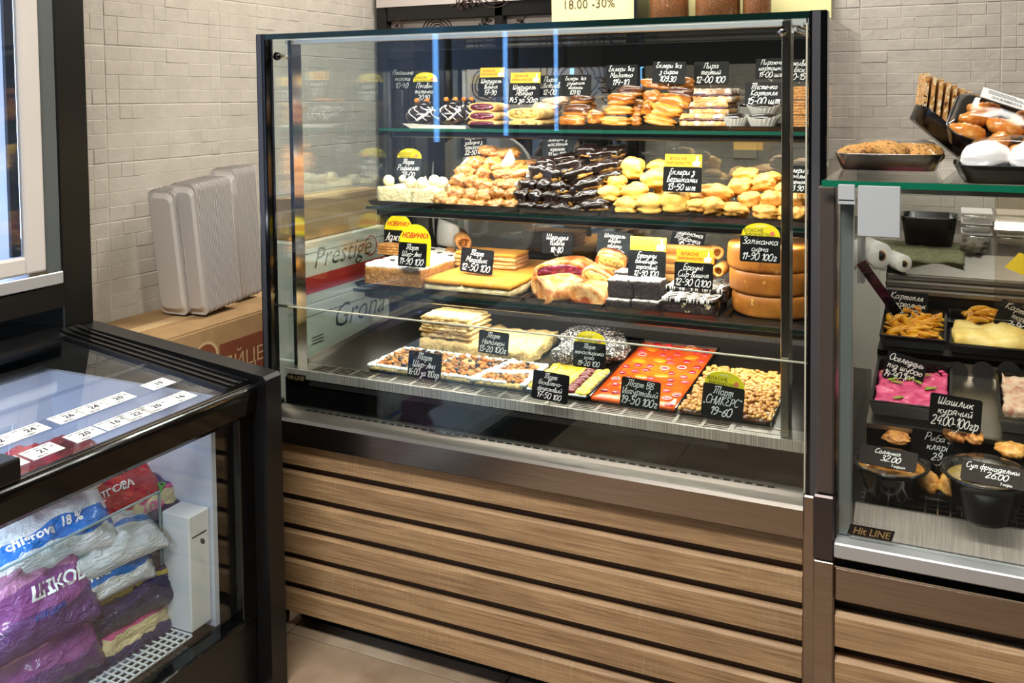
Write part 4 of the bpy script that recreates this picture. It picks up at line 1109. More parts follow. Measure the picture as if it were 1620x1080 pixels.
for (x, y0, tilt, n, hh, lab) in ((-2.26, at(296, 500, 'x', -2.21).y, 0.11, 10, 0.86, 'leftmost leaning stack of nested clear containers on the egg box'),
                                  (-2.20, at(328, 500, 'x', -2.15).y, 0.10, 23, 0.90, 'middle leaning stack of nested clear containers, broadest of the three'),
                                  (-2.25, at(384, 500, 'x', -2.20).y, 0.05, 15, 0.96, 'rightmost stack of nested clear containers close to the pastry case')):
    t = thing('container_stack', (x, y0, 0.673), lab, 'container stack', 'stacks of nested clear containers on the egg box')
    t.rotation_euler = (tilt, 0, 0)
    for k in range(n):
        a = put('container', cm1, ribm if k % 6 else ribm2, t, (0.0, k * 0.0064, 0.001 + 0.0015 * (k % 3)))
        a.scale = (1.0 if k % 6 else 1.02, 1, hh)
# white cartons seen through the left side pane
def carton(y0, y1, z0, z1, x0, x1, lab, text, size, ty, tz, red=None):
    c = thing('white_carton', ((x0 + x1) / 2, (y0 + y1) / 2, z0), lab, 'box', 'white cartons beside the pastry case')
    part(c, 'box_body', box(new(), x0, x1, y0, y1, z0, z1 - 0.001, 0.002), M['carton'])
    part(c, 'lid_seam', box(new(), x1, x1 + 0.0006, y0 + 0.003, y1 - 0.003, z1 - 0.035, z1 - 0.033), M['ink'])
    if red: part(c, 'red_band', box(new(), x1, x1 + 0.0008, y0, y1, red[0], red[1]), M['carton_red'])
    t = new(); text_mesh(t, text, size, 0, 0, shear=0.35, align='LEFT', plane='yz', bold=-0.004)
    for v in t.verts: v.co = Vector((x1 + 0.0012, ty + v.co.y, tz + v.co.z))
    part(c, 'script_lettering', t, M['script_ink'])
    return c
CX0, CX1 = -1.83, -1.70
carton(1.985, 2.40, 0.30, 0.455, CX0, CX1, 'white carton under the two lettered ones beside the case', 'Grona', 0.075, 2.22, 0.37)
carton(1.985, 2.40, 0.455, 0.605, CX0, CX1, 'lower white carton with dark script seen through the left side pane', 'Grona', 0.085, 2.13, 0.55)
c = carton(2.0, 2.41, 0.605, 0.76, CX0, CX1, 'upper white carton with dark script above the lower one', 'Grona', 0.10, 2.12, 0.695)
bm = new()
for k in range(3): box(bm, CX1, CX1 + 0.0008, 2.03, 2.08, 0.66 - 0.009 * k, 0.663 - 0.009 * k)
part(c, 'small_print', bm, M['script_ink'], kind='stuff')
c = carton(1.99, 2.39, 0.76, 0.94, CX0, CX1, 'white carton with red band and script, topmost of the white ones', 'Prestige', 0.085, 2.04, 0.885, (0.79, 0.84))
bm = new()
for k in range(28):
    a, b = 2 * PI * k / 28, 2 * PI * (k + 1) / 28
    bm.faces.new([bm.verts.new((CX1 + 0.0012, 2.315 + r_ * math.cos(t_), 0.885 + r_ * math.sin(t_))) for r_, t_ in ((0.028, a), (0.032, a), (0.032, b), (0.028, b))])
part(c, 'round_seal', bm, M['carton_red'])
c = thing('cardboard_box', (-1.78, 2.2, 0.941), 'brown cardboard box lying on top of the white cartons', 'box')
part(c, 'box_body', box(new(), CX0 + 0.01, CX1 - 0.02, 2.02, 2.38, 0.941, 1.06, 0.003), M['card'])
part(c, 'tape', box(new(), CX0 + 0.05, CX0 + 0.09, 2.019, 2.381, 1.06, 1.061), M['card_lt'])
c = thing('cardboard_box', (-1.78, 2.2, 0.0), 'brown cardboard box on the floor under the white cartons', 'box')
part(c, 'box_body', box(new(), CX0, CX1, 1.985, 2.40, 0.0, 0.298, 0.003), M['card'])
part(c, 'tape', box(new(), CX1, CX1 + 0.001, 2.2, 2.25, 0.01, 0.297), M['card_lt'])

# ------------------------------------------------------------------ price tags
def tag(rect, y, lines, label, topper=None, board='board', rz=0.0, rot=0.0, ring=False, ink=None, grow=1.0, font=None, stick=0.03, lean=0.12, zb=None):
    """chalk-lettered price board standing in the plane y; rect = its outline in the photograph; lines = (text, share of height, x shift)"""
    x0, y0, x1, y1 = rect
    cx_, cy_ = (x0 + x1) / 2, (y0 + y1) / 2
    if zb is not None: y = at(cx_, y1, 'z', zb).y
    c = at(cx_, cy_, 'y', y)
    w = at(x1, cy_, 'y', y).x - at(x0, cy_, 'y', y).x
    h = at(cx_, y0, 'y', y).z - at(cx_, y1, 'y', y).z
    t = thing('price_tag', (c.x, y, c.z - h / 2), label, 'price tag', 'chalk price tags')
    t.rotation_euler = Euler((-lean, rot, rz), 'XYZ')
    part(t, 'board', prism(new(), rrect(w, h, min(w, h) * 0.07, 3, 0, h / 2), 'y', -0.001, 0.001), M[board], False, True)
    bm = new()
    tot = sum(l[1] for l in lines); z = h * 0.95; avail = h * 0.90
    for i, l in enumerate(lines):
        lh = avail * l[1] / tot
        z -= lh
        txt = l[0]; dx = l[2] * w if len(l) > 2 else 0.0
        hand(bm, txt, min(lh * 0.86, h * 0.36), dx, z + lh * 0.5, w * 0.90, hash_(txt) + i)
    for v in bm.verts: v.co.y = -0.0016
    part(t, 'writing', bm, ink or M['chalk'], False, True)
    if topper == 'arch':
        W2 = w * 0.96; pts = [(-W2 / 2, h * 0.97)] + [(-W2 / 2 * math.cos(a), h * 0.97 + W2 * 0.36 * math.sin(a) ** 0.8) for a in [PI * k / 14 for k in range(15)]][1:-1] + [(W2 / 2, h * 0.97)]
        o = part(t, 'yellow_arch', prism(new(), pts, 'y', 0.0012, 0.0022), M['yellow'], False, True)
        bm = new(); text_mesh(bm, 'ВЛАСНЕ', W2 * 0.13, -W2 * 0.18, h * 0.97 + W2 * 0.16, width=W2 * 0.5); text_mesh(bm, 'ВИРОБНИЦТВО', W2 * 0.13, -W2 * 0.06, h * 0.97 + W2 * 0.05, width=W2 * 0.66)
        for v in bm.verts: v.co.y = 0.0004
        part(o, 'printed_words', bm, M['ink'], False, True)
        bm = new()
        for k in range(10): 
            a, b = 2 * PI * k / 10, 2 * PI * (k + 1) / 10
            bm.faces.new([bm.verts.new((W2 * 0.30 + W2 * 0.06 * math.cos(q), 0.0004, h * 0.97 + W2 * 0.10 + W2 * 0.06 * math.sin(q))) for q in (a, b)] + [bm.verts.new((W2 * 0.30, 0.0004, h * 0.97 + W2 * 0.10))])
        part(o, 'round_mark', bm, M['pink_ink'], False, True)
        bm = new()
        for k in range(5): 
            q = W2 * (-0.12 + 0.06 * k); zz = h * 0.97 + W2 * 0.275
            bm.faces.new([bm.verts.new((q + W2 * 0.018 * math.cos(2 * PI * m / 8), 0.0004, zz + W2 * 0.018 * math.sin(2 * PI * m / 8))) for m in range(8)])
        part(o, 'white_dots', bm, M['label_white'], False, True)
    elif topper == 'strip':
        sh_ = h * 0.52; W2 = w * 0.96
        o = part(t, 'yellow_strip', box(new(), -W2 / 2 + w * 0.01, W2 / 2 + w * 0.01, 0.0012, 0.0022, h * 0.98, h * 0.98 + sh_), M['yellow2'], False, True)
        bm = new(); text_mesh(bm, 'ВЛАСНЕ', sh_ * 0.34, -W2 * 0.12, h * 0.98 + sh_ * 0.66, shear=0.1); text_mesh(bm, 'ВИРОБНИЦТВО', sh_ * 0.30, -W2 * 0.10, h * 0.98 + sh_ * 0.32, shear=0.1, width=W2 * 0.68)
        for v in bm.verts: v.co.y = 0.0004
        part(o, 'printed_words', bm, M['red_ink'], False, True)
        u = sh_ * 0.4; hx, hz = W2 * 0.38, h * 0.98 + sh_ * 0.42
        poly = [(-0.7, -0.8), (0.5, -0.8), (0.7, 0.1), (0.2, 0.25), (0.25, 1.2), (-0.05, 1.2), (-0.15, 0.25), (-0.6, 0.15), (-0.85, -0.2)]
        o2 = part(o, 'pointing_hand', prism(new(), [(hx + a * u, hz + b * u) for a, b in poly], 'y', 0.0002, 0.0008), M['label_white'], False, True)
    elif topper in ('new', 'new_wrap'):
        W2 = w * 1.02
        r = W2 * 0.56; zc = h * 1.0
        pts = [(-r * math.cos(a), zc + 0.02 * h + r * 0.98 * math.sin(a)) for a in [PI * k / 16 for k in range(17)]]
        if topper == 'new_wrap': pts = pts[:-1] + [(r, zc + 0.02 * h), (r, h * 0.06), (r * 0.76, h * 0.06), (r * 0.76, zc + 0.02 * h)]
        pts = [(a + w * 0.06, b) for a, b in pts]
        o = part(t, 'yellow_card', prism(new(), pts, 'y', 0.0012, 0.0022), M['yellow'], False, True)
        bm = new(); text_mesh(bm, 'НОВИНКА', W2 * 0.24, w * 0.06, zc + r * 0.40, shear=0.22, bold=0.03, width=W2 * 0.92)
        for v in bm.verts: v.co.y = 0.0004
        part(o, 'printed_word', bm, M['red_ink'], False, True)
    if ring:
        bm = new()
        zc = h * 0.06
        tube(bm, [(0.007 * math.cos(a), -0.003, zc + 0.007 * math.sin(a)) for a in [2 * PI * k / 12 for k in range(13)]], 0.0007, 5)
        part(t, 'wire_clip', bm, M['wire'], True, True)
    part(t, 'pin', tube(new(), [(0, 0.0018, h * 0.25), (0, 0.003, -stick)], 0.0008, 6), M['wire'], True, True)
    return t
def hash_(s): return sum(ord(c) * (i + 3) for i, c in enumerate(s)) % 97

Y1_, Y2_, Y3_ = SHELF[0][0], SHELF[1][0], SHELF[2][0]
# upper shelf
tag((617, 108, 655, 142), 2.34, (('Пташине', 1), ('молоко', 1), ('10-40', 1.2)), 'black price tag reading 10-40 behind the chocolate pear cakes', None, 'board', stick=0.05)
tag((650, 129, 690, 161), 2.28, (('Пінгвін', 1), ('тістечко', 0.9), ('20.90', 1.1)), 'black price tag reading 20.90 with yellow arch above the chocolate pear cakes', 'arch', stick=0.02)
tag((756, 122, 796, 153), 2.30, (('Штрудель', 1), ('вишня', 1), ('17-90', 1.2)), 'price tag reading 17-90 with orange strip above the cherry strudel slices', 'strip', ring=True, stick=0.015)
tag((804, 131, 853, 165), 2.29, (('Штрудель', 1.1), ('Яблуко', 1.1), ('14.5 за 50гр', 1.3)), 'price tag reading 14.5 with orange strip above the apple strudel slices', 'strip', ring=True, stick=0.015)
tag((852, 119, 888, 153), 2.34, (('Пиріг', 1), ('Цвєтаєв', 1), ('12-00', 1.2)), 'slate price tag reading 12-00 behind the strip-topped apple tag', None, 'board_grey', ring=True, stick=0.02)
tag((886, 118, 934, 152), 2.30, (('Еклери  1кг', 1), ('згущеним', 0.9), ('молоком', 0.9), ('109.10', 1.1)), 'black price tag reading 109.10 above the dark glazed eclairs', None, stick=0.02)
tag((957, 102, 1008, 138), 2.30, (('Еклери 1кг', 1), ('Малятко', 1), ('114-10', 1.3)), 'black price tag reading 114-10 above the small striped eclairs', None, stick=0.015)
tag((1031, 97, 1083, 132), 2.20, (('Еклери 1кг', 1), ('з сиром', 1), ('109.30', 1.3)), 'black price tag reading 109.30 in front of the cheese eclairs', None, rot=0.03, stick=0.02)
tag((1097, 97, 1152, 134), 2.27, (('Пиріг', 1), ('тертий', 1), ('12-00 100', 1.3)), 'black price tag reading 12-00 above the grated berry pie', None, stick=0.02)
tag((1195, 92, 1246, 125), 2.33, (('Пирожне', 1), ('картошка', 1), ('11-00 шт', 1.2)), 'black price tag reading 11-00 hanging behind the potato pastry tag', None, ring=True, stick=0.03)
tag((1178, 130, 1239, 168), 2.20, (('Тістечко', 1), ('Картопля', 1), ('15-00 шт', 1.4)), 'black price tag reading 15-00 above the white paper cups', None, stick=0.015)
tag((1247, 93, 1283, 129), 2.30, (('живе', 1), ('біск', 1), ('0-15', 1.2)), 'black price tag above the wafer cakes, cut off by the case post', None, stick=0.02)
# middle shelf
tag((625, 250, 665, 283), 2.24, (('Торт', 1), ('Рафаелло', 1), ('28-00', 1.2)), 'slate price tag reading 28-00 with yellow arch on the white coconut cake', 'arch', 'board_grey', stick=0.01)
tag((729, 212, 770, 247), 2.33, (('Тістечко', 1), ('заварне з', 1), ('арахісом', 1), ('22-50 кг', 1.2)), 'black price tag reading 22-50 behind the caramel choux pile', None, rot=-0.08, stick=0.03)
tag((858, 214, 907, 250), 2.30, (('Заварне з', 1), ('масляним', 1), ('кремом', 1), ('31 за 100г', 1.1)), 'slate price tag with ring clip above the chocolate eclair pile', None, 'board_grey', rot=-0.06, ring=True, stick=0.025)
tag((1048, 264, 1109, 304), 2.085, (('Еклери з', 1), ('вершками', 1), ('13-50 шт', 1.1)), 'black price tag reading 13-50 with orange strip among the cream puffs', 'strip', stick=0.012)
tag((1236, 262, 1287, 305), 2.06, (('Еклери з', 1), ('ванільн.', 0.9), ('кремом', 0.9), ('13 90', 1.1)), 'black price tag reading 13 90 beside the right inner post', None, stick=0.02)
# lower shelf
tag((606, 365, 644, 402), 2.20, (('Аджіка', 1), ('104', 1.1)), 'black price tag reading 104 under the rear yellow novelty card', 'new', stick=0.02)
tag((629, 385, 673, 422), 2.06, (('Торт', 1), ('Шер-Амі', 1), ('11-90 100', 1.3)), 'black price tag reading 11-90 with yellow novelty card wrapped around it', 'new_wrap', stick=0.012, zb=.898)
tag((727, 394, 778, 432), 2.07, (('Торт', 1), ('Медовик', 1), ('12-50 100', 1.35)), 'black price tag reading 12-50 standing in the honey cake', None, rot=0.05, stick=0.012, zb=.872)
tag((857, 369, 905, 402), 2.20, (('Штрудел', 1.1), ('Вишня', 1), ('18-80', 1.3)), 'black price tag reading 18-80 above the cherry strudel halves', None, ring=True, stick=0.03)
tag((943, 367, 999, 404), 2.20, (('Штрудель', 1), ('творог', 0.9), ('яблоко', 1), ('11-50 100г', 1.1)), 'slate price tag reading 11-50 behind the brownie tag', None, 'board_grey', rot=0.03, stick=0.02)
tag((993, 397, 1052, 440), 2.10, (('Брауни', 1.1), ('бананово-', 0.9), ('горіховий', 0.9), ('12-90 100', 1.2)), 'black price tag reading 12-90 with orange strip on the sugared brownies', 'strip', stick=0.01)
tag((1058, 361, 1110, 396), 2.26, (('Радинська', 1), ('Трубочка', 1), ('10-55', 1.2)), 'tilted black price tag reading 10-55 above the wafer rolls', None, rot=0.2, stick=0.03)
tag((1066, 416, 1127, 456), 2.05, (('Брауні', 1), ('Сир-вишня', 1), ('12-90 0,100', 1.3)), 'black price tag reading 12-90 0,100 with orange strip on the drizzled chocolate slab', 'strip', stick=0.01)
tag((1170, 374, 1234, 415), 2.06, (('Запіканка', 1.1), ('сирна', 1), ('11-90 100г', 1.3)), 'black price tag reading 11-90 with yellow arch on the stacked cheese bakes', 'arch', stick=0.01, zb=1.006)
# deck
tag((756, 525, 803, 560), 2.02, (('Торт', 1), ('Наполеон', 1), ('13-20 100г', 1.2)), 'black price tag reading 13-20 standing in the pale flaky cake', None, rot=0.02, stick=0.012, zb=.722)
tag((644, 558, 696, 598), 1.85, (('Торт', 1), ('Шер-Амі', 1), ('16-00 за 100гр', 1.1)), 'black price tag reading 16-00 in the dried fruit cake', None, rot=0.03, stick=0.012, zb=.694)
tag((840, 590, 897, 634), 1.81, (('Торт', 1), ('бісквітно-', 0.95), ('фруктовий', 0.95), ('17-50 100', 1.2)), 'black price tag reading 17-50 in the peach and grape cake', None, rot=0.05, stick=0.012, zb=.690)
tag((906, 543, 957, 582), 1.95, (('Торт', 1), ('монастирська', 1), ('хата', 0.9), ('19-20 100', 1.2)), 'black price tag reading 19-20 with yellow arch on the dark crumb cake', 'arch', stick=0.012, zb=.735)
tag((980, 601, 1042, 645), 1.86, (('Торт ВВ', 1), ('Йогуртовий', 1), ('19-50 100г', 1.3)), 'black price tag reading 19-50 standing in the orange jelly cake', None, rot=0.05, stick=0.012, zb=.688)
tag((1108, 611, 1174, 662), 1.84, (('Торт', 1), ('„СНИКЕРС"', 1.1), ('19-60', 1.2)), 'black price tag reading 19-60 with yellow arch in the peanut cake', 'arch', rot=0.06, stick=0.012, zb=.690)
# heated case
tag((1399, 462, 1467, 503), 1.99, (('Картопля', 1), ('по креольськ', 1), ('8-40 100', 1.2)), 'black price tag reading 8-40 in the fried potato wedges', None, rot=0.04, ring=True, stick=0.01, zb=.850)
tag((1568, 482, 1640, 524), 2.04, (('Картопля', 1), ('пюре', 1), ('7-90', 1.3)), 'tilted black price tag standing in the mashed potato', None, rot=0.35, ring=True, stick=0.01, zb=.862)
tag((1394, 562, 1458, 606), 1.80, (('Оселедець', 1), ('під шубою', 1), ('14-40 100гр', 1.3)), 'tilted black price tag reading 14-40 on the pink beet salad', None, rot=0.22, ring=True, stick=0.01, zb=.780)
tag((1468, 628, 1551, 680), 1.69, (('Шашлик', 1), ('курячий', 1), ('24.00 100гр', 1.3)), 'black price tag reading 24.00 in front of the grilled chicken', None, rot=0.06, ring=True, stick=0.03)
tag((1440, 685, 1524, 732), 1.70, (('Риба в', 1), ('клярі', 1), ('29', 1.2)), 'black price tag reading 29 between the two soup bowls', None, rot=0.05, ring=True, stick=0.04)

# ------------------------------------------------------------------ black trays of the pastry case
def tray(x0, x1, y0, y1, z, h, label, group, m='tray', tilt=0.0, rim=0.006, name='tray'):
    """shallow open tray with sloping walls and a rolled rim"""
    bm = new()
    s = 0.006
    rings_ = [[(x0 + a, y0 + a), (x1 - a, y0 + a), (x1 - a, y1 - a), (x0 + a, y1 - a)] for a in (s, 0.0, 0.0, rim * 0.5, s + 0.003)]
    zs = [0.0, h - 0.002, h, h, 0.002]
    V = [[bm.verts.new((x, y, z + dz_)) for x, y in r] for r, dz_ in zip(rings_, zs)]
    for A, B in zip(V, V[1:]):
        for k in range(4): bm.faces.new((A[k], A[(k + 1) % 4], B[(k + 1) % 4], B[k]))
    bm.faces.new(V[0][::-1]); bm.faces.new(V[-1])
    base = Vector(((x0 + x1) / 2, y0, z))
    if tilt: bmesh.ops.rotate(bm, cent=base, matrix=Matrix.Rotation(tilt, 3, 'X'), verts=bm.verts[:])
    return single(name, bm, M[m], base, label, 'tray', group)
def px_x(px, py, y): return at(px, py, 'y', y).x
ZS = [z + 0.0052 for _, z in SHELF]
for a, b, w in ((739, 802, 'cherry strudel slices'), (804, 890, 'apple strudel slices'), (892, 929, 'dark glazed eclairs'), (931, 996, 'small striped eclairs'), (999, 1070, 'cheese eclairs'), (1073, 1153, 'grated berry pie'), (1156, 1236, 'white paper cups'), (1239, 1279, 'wafer cakes')):
    tray(px_x(a, 203, 2.14), min(px_x(b, 203, 2.14), -0.276), 2.142, 2.39, ZS[0], 0.011, 'narrow black tray under the ' + w + ' on the upper shelf', 'trays on the upper shelf')
for a, b, w in ((582, 695, 'white coconut cake'), (697, 818, 'caramel choux pile'), (820, 946, 'chocolate eclair pile'), (948, 1089, 'cream puffs'), (1092, 1279, 'twisted golden puffs')):
    tray(px_x(a, 330, 2.07), min(px_x(b, 340, 2.07), -0.276), 2.072, 2.40, ZS[1], 0.014, 'black tray under the ' + w + ' on the middle shelf', 'trays on the middle shelf')
for a, b, w in ((562, 665, 'white-topped crumb cake'), (667, 826, 'honey cake'), (830, 954, 'strudel halves'), (957, 1045, 'sugared brownies'), (1047, 1139, 'drizzled chocolate slabs'), (1142, 1279, 'stacked cheese bakes')):
    tray(px_x(a, 470, 2.01), min(px_x(b, 500, 2.01), -0.276), 2.008, 2.40, ZS[2], 0.014, 'black tray under the ' + w + ' on the lower shelf', 'trays on the lower shelf')

# ------------------------------------------------------------------ pastry materials
P = {}
P['dough'] = mat('golden_dough', (206, 148, 74), 0.42, col2=(198, 134, 62), nscale=3, nlo=0.35, nhi=0.7, bump=0.3, bscale=9, sss=0.08)
P['glazed'] = mat('amber_glazed_dough', (190, 116, 40), 0.22, col2=(138, 74, 22), nscale=2.2, nlo=0.35, nhi=0.65, bump=0.2, coat=0.5, col3=(222, 158, 74), n3scale=2.4, bscale=9)
P['brownglaze'] = mat('brown_glazed_dough', (98, 54, 22), 0.25, col2=(70, 36, 14), nscale=2.6, bump=0.2, coat=0.4, zcol=(186, 118, 48), zlo=0.18, zhi=0.32, bscale=8)
P['striped'] = mat('golden_dough_brown_lines', (222, 158, 66), 0.30, col2=(186, 112, 40), nscale=2.6, bump=0.2, coat=0.2, zcol=(206, 140, 66), zlo=0.1, zhi=0.3, bscale=9)
P['caramel'] = mat('caramel_choux', (192, 134, 68), 0.26, col2=(138, 86, 36), nscale=4, nlo=0.38, nhi=0.62, bump=0.7, bscale=8, coat=0.35, col3=(226, 176, 108), n3scale=4.5)
P['choc'] = mat('dark_chocolate_glaze', (34, 20, 15), 0.16, col2=(24, 14, 10), nscale=4, bump=0.35, bscale=7, coat=0.5, zcol=(206, 152, 76), zlo=0.17, zhi=0.22, znoise=0.42)
P['puff'] = mat('pale_yellow_choux', (240, 196, 100), 0.42, col2=(220, 158, 64), nscale=2.4, nlo=0.4, nhi=0.75, bump=0.25, bscale=8, sss=0.1, zcol=(220, 160, 80), zlo=0.05, zhi=0.2)
P['puff2'] = mat('golden_choux', (228, 176, 88), 0.42, col2=(190, 126, 54), nscale=2.8, nlo=0.35, nhi=0.7, bump=0.3, bscale=8, sss=0.1)
P['coconut'] = mat('coconut_cream', (228, 216, 172), 0.7, col2=(206, 190, 138), nscale=90, bump=0.8, bscale=120)
P['cream'] = mat('white_cream', (246, 244, 238), 0.6, bump=0.4, bscale=90, sss=0.1)
P['crumb'] = mat('golden_crumb', (196, 142, 70), 0.8, col2=(146, 92, 38), nscale=150, ndetail=5, nlo=0.35, nhi=0.65, bump=0.9, bscale=140)
P['honey'] = mat('honey_cake_crumb_top', (212, 142, 40), 0.8, col2=(206, 142, 50), nscale=220, bump=0.4, bscale=250)
P['honey_side'] = mat('honey_cake_cream_side', (232, 220, 178), 0.6, col2=(208, 184, 130), nscale=30, stretch=(1, 1, 5), bump=0.4)
P['layers'] = mat('layered_honey_slice', (232, 190, 124), 0.75, col2=(190, 126, 58), nscale=30, stretch=(0.6, 0.6, 9), nlo=0.42, nhi=0.58, bump=0.7, bscale=60)
P['napoleon'] = mat('flaky_pale_pastry', (226, 198, 138), 0.8, col2=(176, 132, 70), nscale=60, stretch=(0.7, 0.7, 3), nlo=0.42, nhi=0.66, bump=0.9, bscale=90)
P['naptop'] = mat('pale_crumb_top', (218, 190, 128), 0.85, col2=(186, 150, 90), nscale=140, bump=0.9, bscale=160)
P['strudel'] = mat('baked_strudel_crust', (196, 122, 54), 0.45, col2=(234, 192, 130), nscale=26, nlo=0.42, nhi=0.60, bump=0.7, bscale=45, col3=(150, 66, 20), n3scale=20, n3lo=0.52, n3hi=0.64)
P['strudel_pale'] = mat('pale_strudel_crust', (226, 190, 124), 0.6, col2=(198, 150, 84), nscale=24, bump=0.3)
P['cherry'] = mat('dark_cherry_filling', (84, 14, 30), 0.25, col2=(150, 40, 62), nscale=110, nlo=0.5, nhi=0.7, bump=0.9, bscale=90, coat=0.5)
P['apple'] = mat('apple_filling', (206, 172, 88), 0.35, col2=(132, 92, 36), nscale=80, nlo=0.45, nhi=0.62, bump=0.9, bscale=80, coat=0.3)
P['pie'] = mat('sugared_pie_crumb', (214, 170, 110), 0.75, col2=(180, 120, 66), nscale=60, bump=0.9, bscale=70, col3=(236, 222, 200), n3scale=30, n3lo=0.50, n3hi=0.62)
P['berry'] = mat('berry_jam', (92, 24, 40), 0.25, col2=(60, 30, 34), nscale=70, bump=0.6, coat=0.4)
P['wafer'] = mat('brown_wafer', (196, 140, 74), 0.7, col2=(150, 94, 40), nscale=120, nlo=0.4, nhi=0.6, bump=0.6, bscale=150)
P['brownie'] = mat('dark_brownie_crumb', (44, 30, 24), 0.8, col2=(26, 18, 15), nscale=90, bump=1.0, bscale=110, col3=(150, 120, 84), n3scale=120, n3lo=0.70, n3hi=0.74)
P['sugar'] = mat('sugar_dusting', (214, 208, 200), 0.8, col2=(70, 56, 48), nscale=80, nlo=0.52, nhi=0.66, bump=0.5, bscale=140)
P['bake'] = mat('browned_cheese_bake', (150, 88, 28), 0.42, col2=(180, 114, 42), nscale=16, nlo=0.4, nhi=0.65, bump=0.25, bscale=40, col3=(232, 190, 104), n3scale=26, n3lo=0.63, n3hi=0.70)
P['tube'] = mat('wafer_roll', (226, 170, 92), 0.5, col2=(196, 126, 54), nscale=20, stretch=(0.3, 6, 6), nlo=0.4, nhi=0.6, bump=0.3)
P['darkcrumb'] = mat('dark_crumb_with_coconut', (40, 32, 30), 0.85, col2=(222, 216, 208), nscale=180, nlo=0.52, nhi=0.60, bump=0.9, bscale=170)
P['jelly'] = mat('orange_jelly', (238, 76, 22), 0.10, col2=(246, 104, 26), nscale=10, nlo=0.4, nhi=0.6, coat=0.6, sss=0.15)
P['toffee'] = mat('toffee_glaze', (118, 66, 24), 0.18, col2=(84, 44, 16), nscale=40, coat=0.4, bump=0.3)
P['peanut'] = mat('roasted_peanut', (222, 166, 86), 0.35, col2=(176, 112, 44), nscale=70, nlo=0.4, nhi=0.6, coat=0.3)
P['orange_fruit'] = mat('orange_dried_fruit', (226, 138, 36), 0.4, col2=(200, 104, 24), nscale=40)
P['dark_fruit'] = mat('dark_raisin', (36, 26, 30), 0.35)
P['amber_fruit'] = mat('amber_raisin_and_walnut', (206, 146, 70), 0.45, col2=(150, 92, 40), nscale=50)
P['peach'] = mat('yellow_peach_slice', (250, 206, 48), 0.25, col2=(244, 184, 32), nscale=30, coat=0.4)
P['grape'] = mat('dark_red_grape', (122, 26, 32), 0.15, coat=0.5)
P['kiwi'] = mat('green_kiwi_slice', (190, 192, 92), 0.3, col2=(150, 158, 60), nscale=60)
P['white_choc'] = mat('white_drizzle', (236, 232, 226), 0.5)
P['raff'] = mat('coconut_ball', (238, 224, 182), 0.75, bump=0.8, bscale=160)

def variants(name, mk, n): return [mesh(mk(new(), s), name, True) for s in range(n)]
V_bun = variants('choux_bun', lambda b, s: blob(b, (0, 0, 0), 0.5, 0.5, 0.5, 0.26, 1.5, 26, 18, 0.92, s + 1, 0.8, 0, 0, 0, 0.20, 4.6), 5)
V_ecl = variants('eclair', lambda b, s: blob(b, (0, 0, 0), 0.5, 0.5, 0.5, 0.18, 1.3, 26, 20, 0.78, s + 11, 0.78, 0, 0, 0, 0.10, 4.5, 0.16), 5)
V_chr = variants('eclair', lambda b, s: blob(b, (0, 0, 0), 0.5, 0.5, 0.5, 0.22, 1.5, 26, 20, 0.80, s + 41, 0.80, 0, 0, 0, 0.18, 4.8, 0.10), 5)
V_puff = variants('cream_puff', lambda b, s: blob(b, (0, 0, 0), 0.5, 0.5, 0.5, 0.22, 1.4, 28, 20, 0.95, s + 21, 0.8, 5, 0.03, 1.2, 0.08, 4, 0.20), 5)
V_twist = variants('twisted_puff', lambda b, s: blob(b, (0, 0, 0), 0.5, 0.5, 0.5, 0.24, 1.4, 32, 22, 0.95, s + 31, 0.8, 7, 0.07, 2.4, 0.14, 4, 0.10), 5)
def with_mat(vs, m, nm):
    out = []
    for v in vs:
        c = v.copy(); c.materials.clear(); c.materials.append(m); c.name = nm; out.append(c)
    return out
V_bun = with_mat(V_bun, P['caramel'], 'choux_bun')
V_puff = with_mat(V_puff, P['puff'], 'cream_puff')
V_twist = with_mat(V_twist, P['puff2'], 'twisted_puff')
V_choc = with_mat(V_chr, P['choc'], 'chocolate_eclair')
V_gold = with_mat(V_ecl, P['glazed'], 'eclair')
V_brown = with_mat(V_ecl, P['brownglaze'], 'eclair')
V_strip = with_mat(V_ecl, P['striped'], 'eclair')

def lump(name, vs, px, py, w, h, y, label, cat, group, depth=None, rz=0.0, ry=0.0, length=None, rx=0.0):
    """one pastry that covers w x h pixels round (px, py) in the plane y"""
    c = at(px, py, 'y', y)
    wx_ = at(px + w / 2, py, 'y', y).x - at(px - w / 2, py, 'y', y).x
    hz = at(px, py - h / 2, 'y', y).z - at(px, py + h / 2, 'y', y).z
    o = put(name, R.choice(vs), None, None, c)
    o.scale = ((length or wx_) * 0.94, (depth or wx_) * 0.95, hz * 0.95)
    o.rotation_euler = (rx, ry, rz)
    return tag_it(o, label, cat, group)
ORD = ('first', 'second', 'third', 'fourth', 'fifth', 'sixth', 'seventh')
def pile(name, vs, rows, what, group, cat, y0, dy, rown=None, depth=None):
    """rows from the bottom up; label says row and place from the left"""
    n = len(rows)
    for r, row in enumerate(rows):
        rn = 'bottom row' if r == 0 else ('top row' if r == n - 1 else '%s row up' % ORD[r])
        for i, q in enumerate(row):
            px, py, w, h = q[:4]
            kw = q[4] if len(q) > 4 else {}
            lab = '%s, %s from the left in the %s' % (what, ORD[i], rn)
            lump(name, vs, px, py, w, h, y0 + dy * r + kw.get('dy', 0), lab, cat, group, kw.get('depth', depth), kw.get('rz', R.uniform(-0.3, 0.3)), kw.get('ry', R.uniform(-0.15, 0.15)), kw.get('length'))

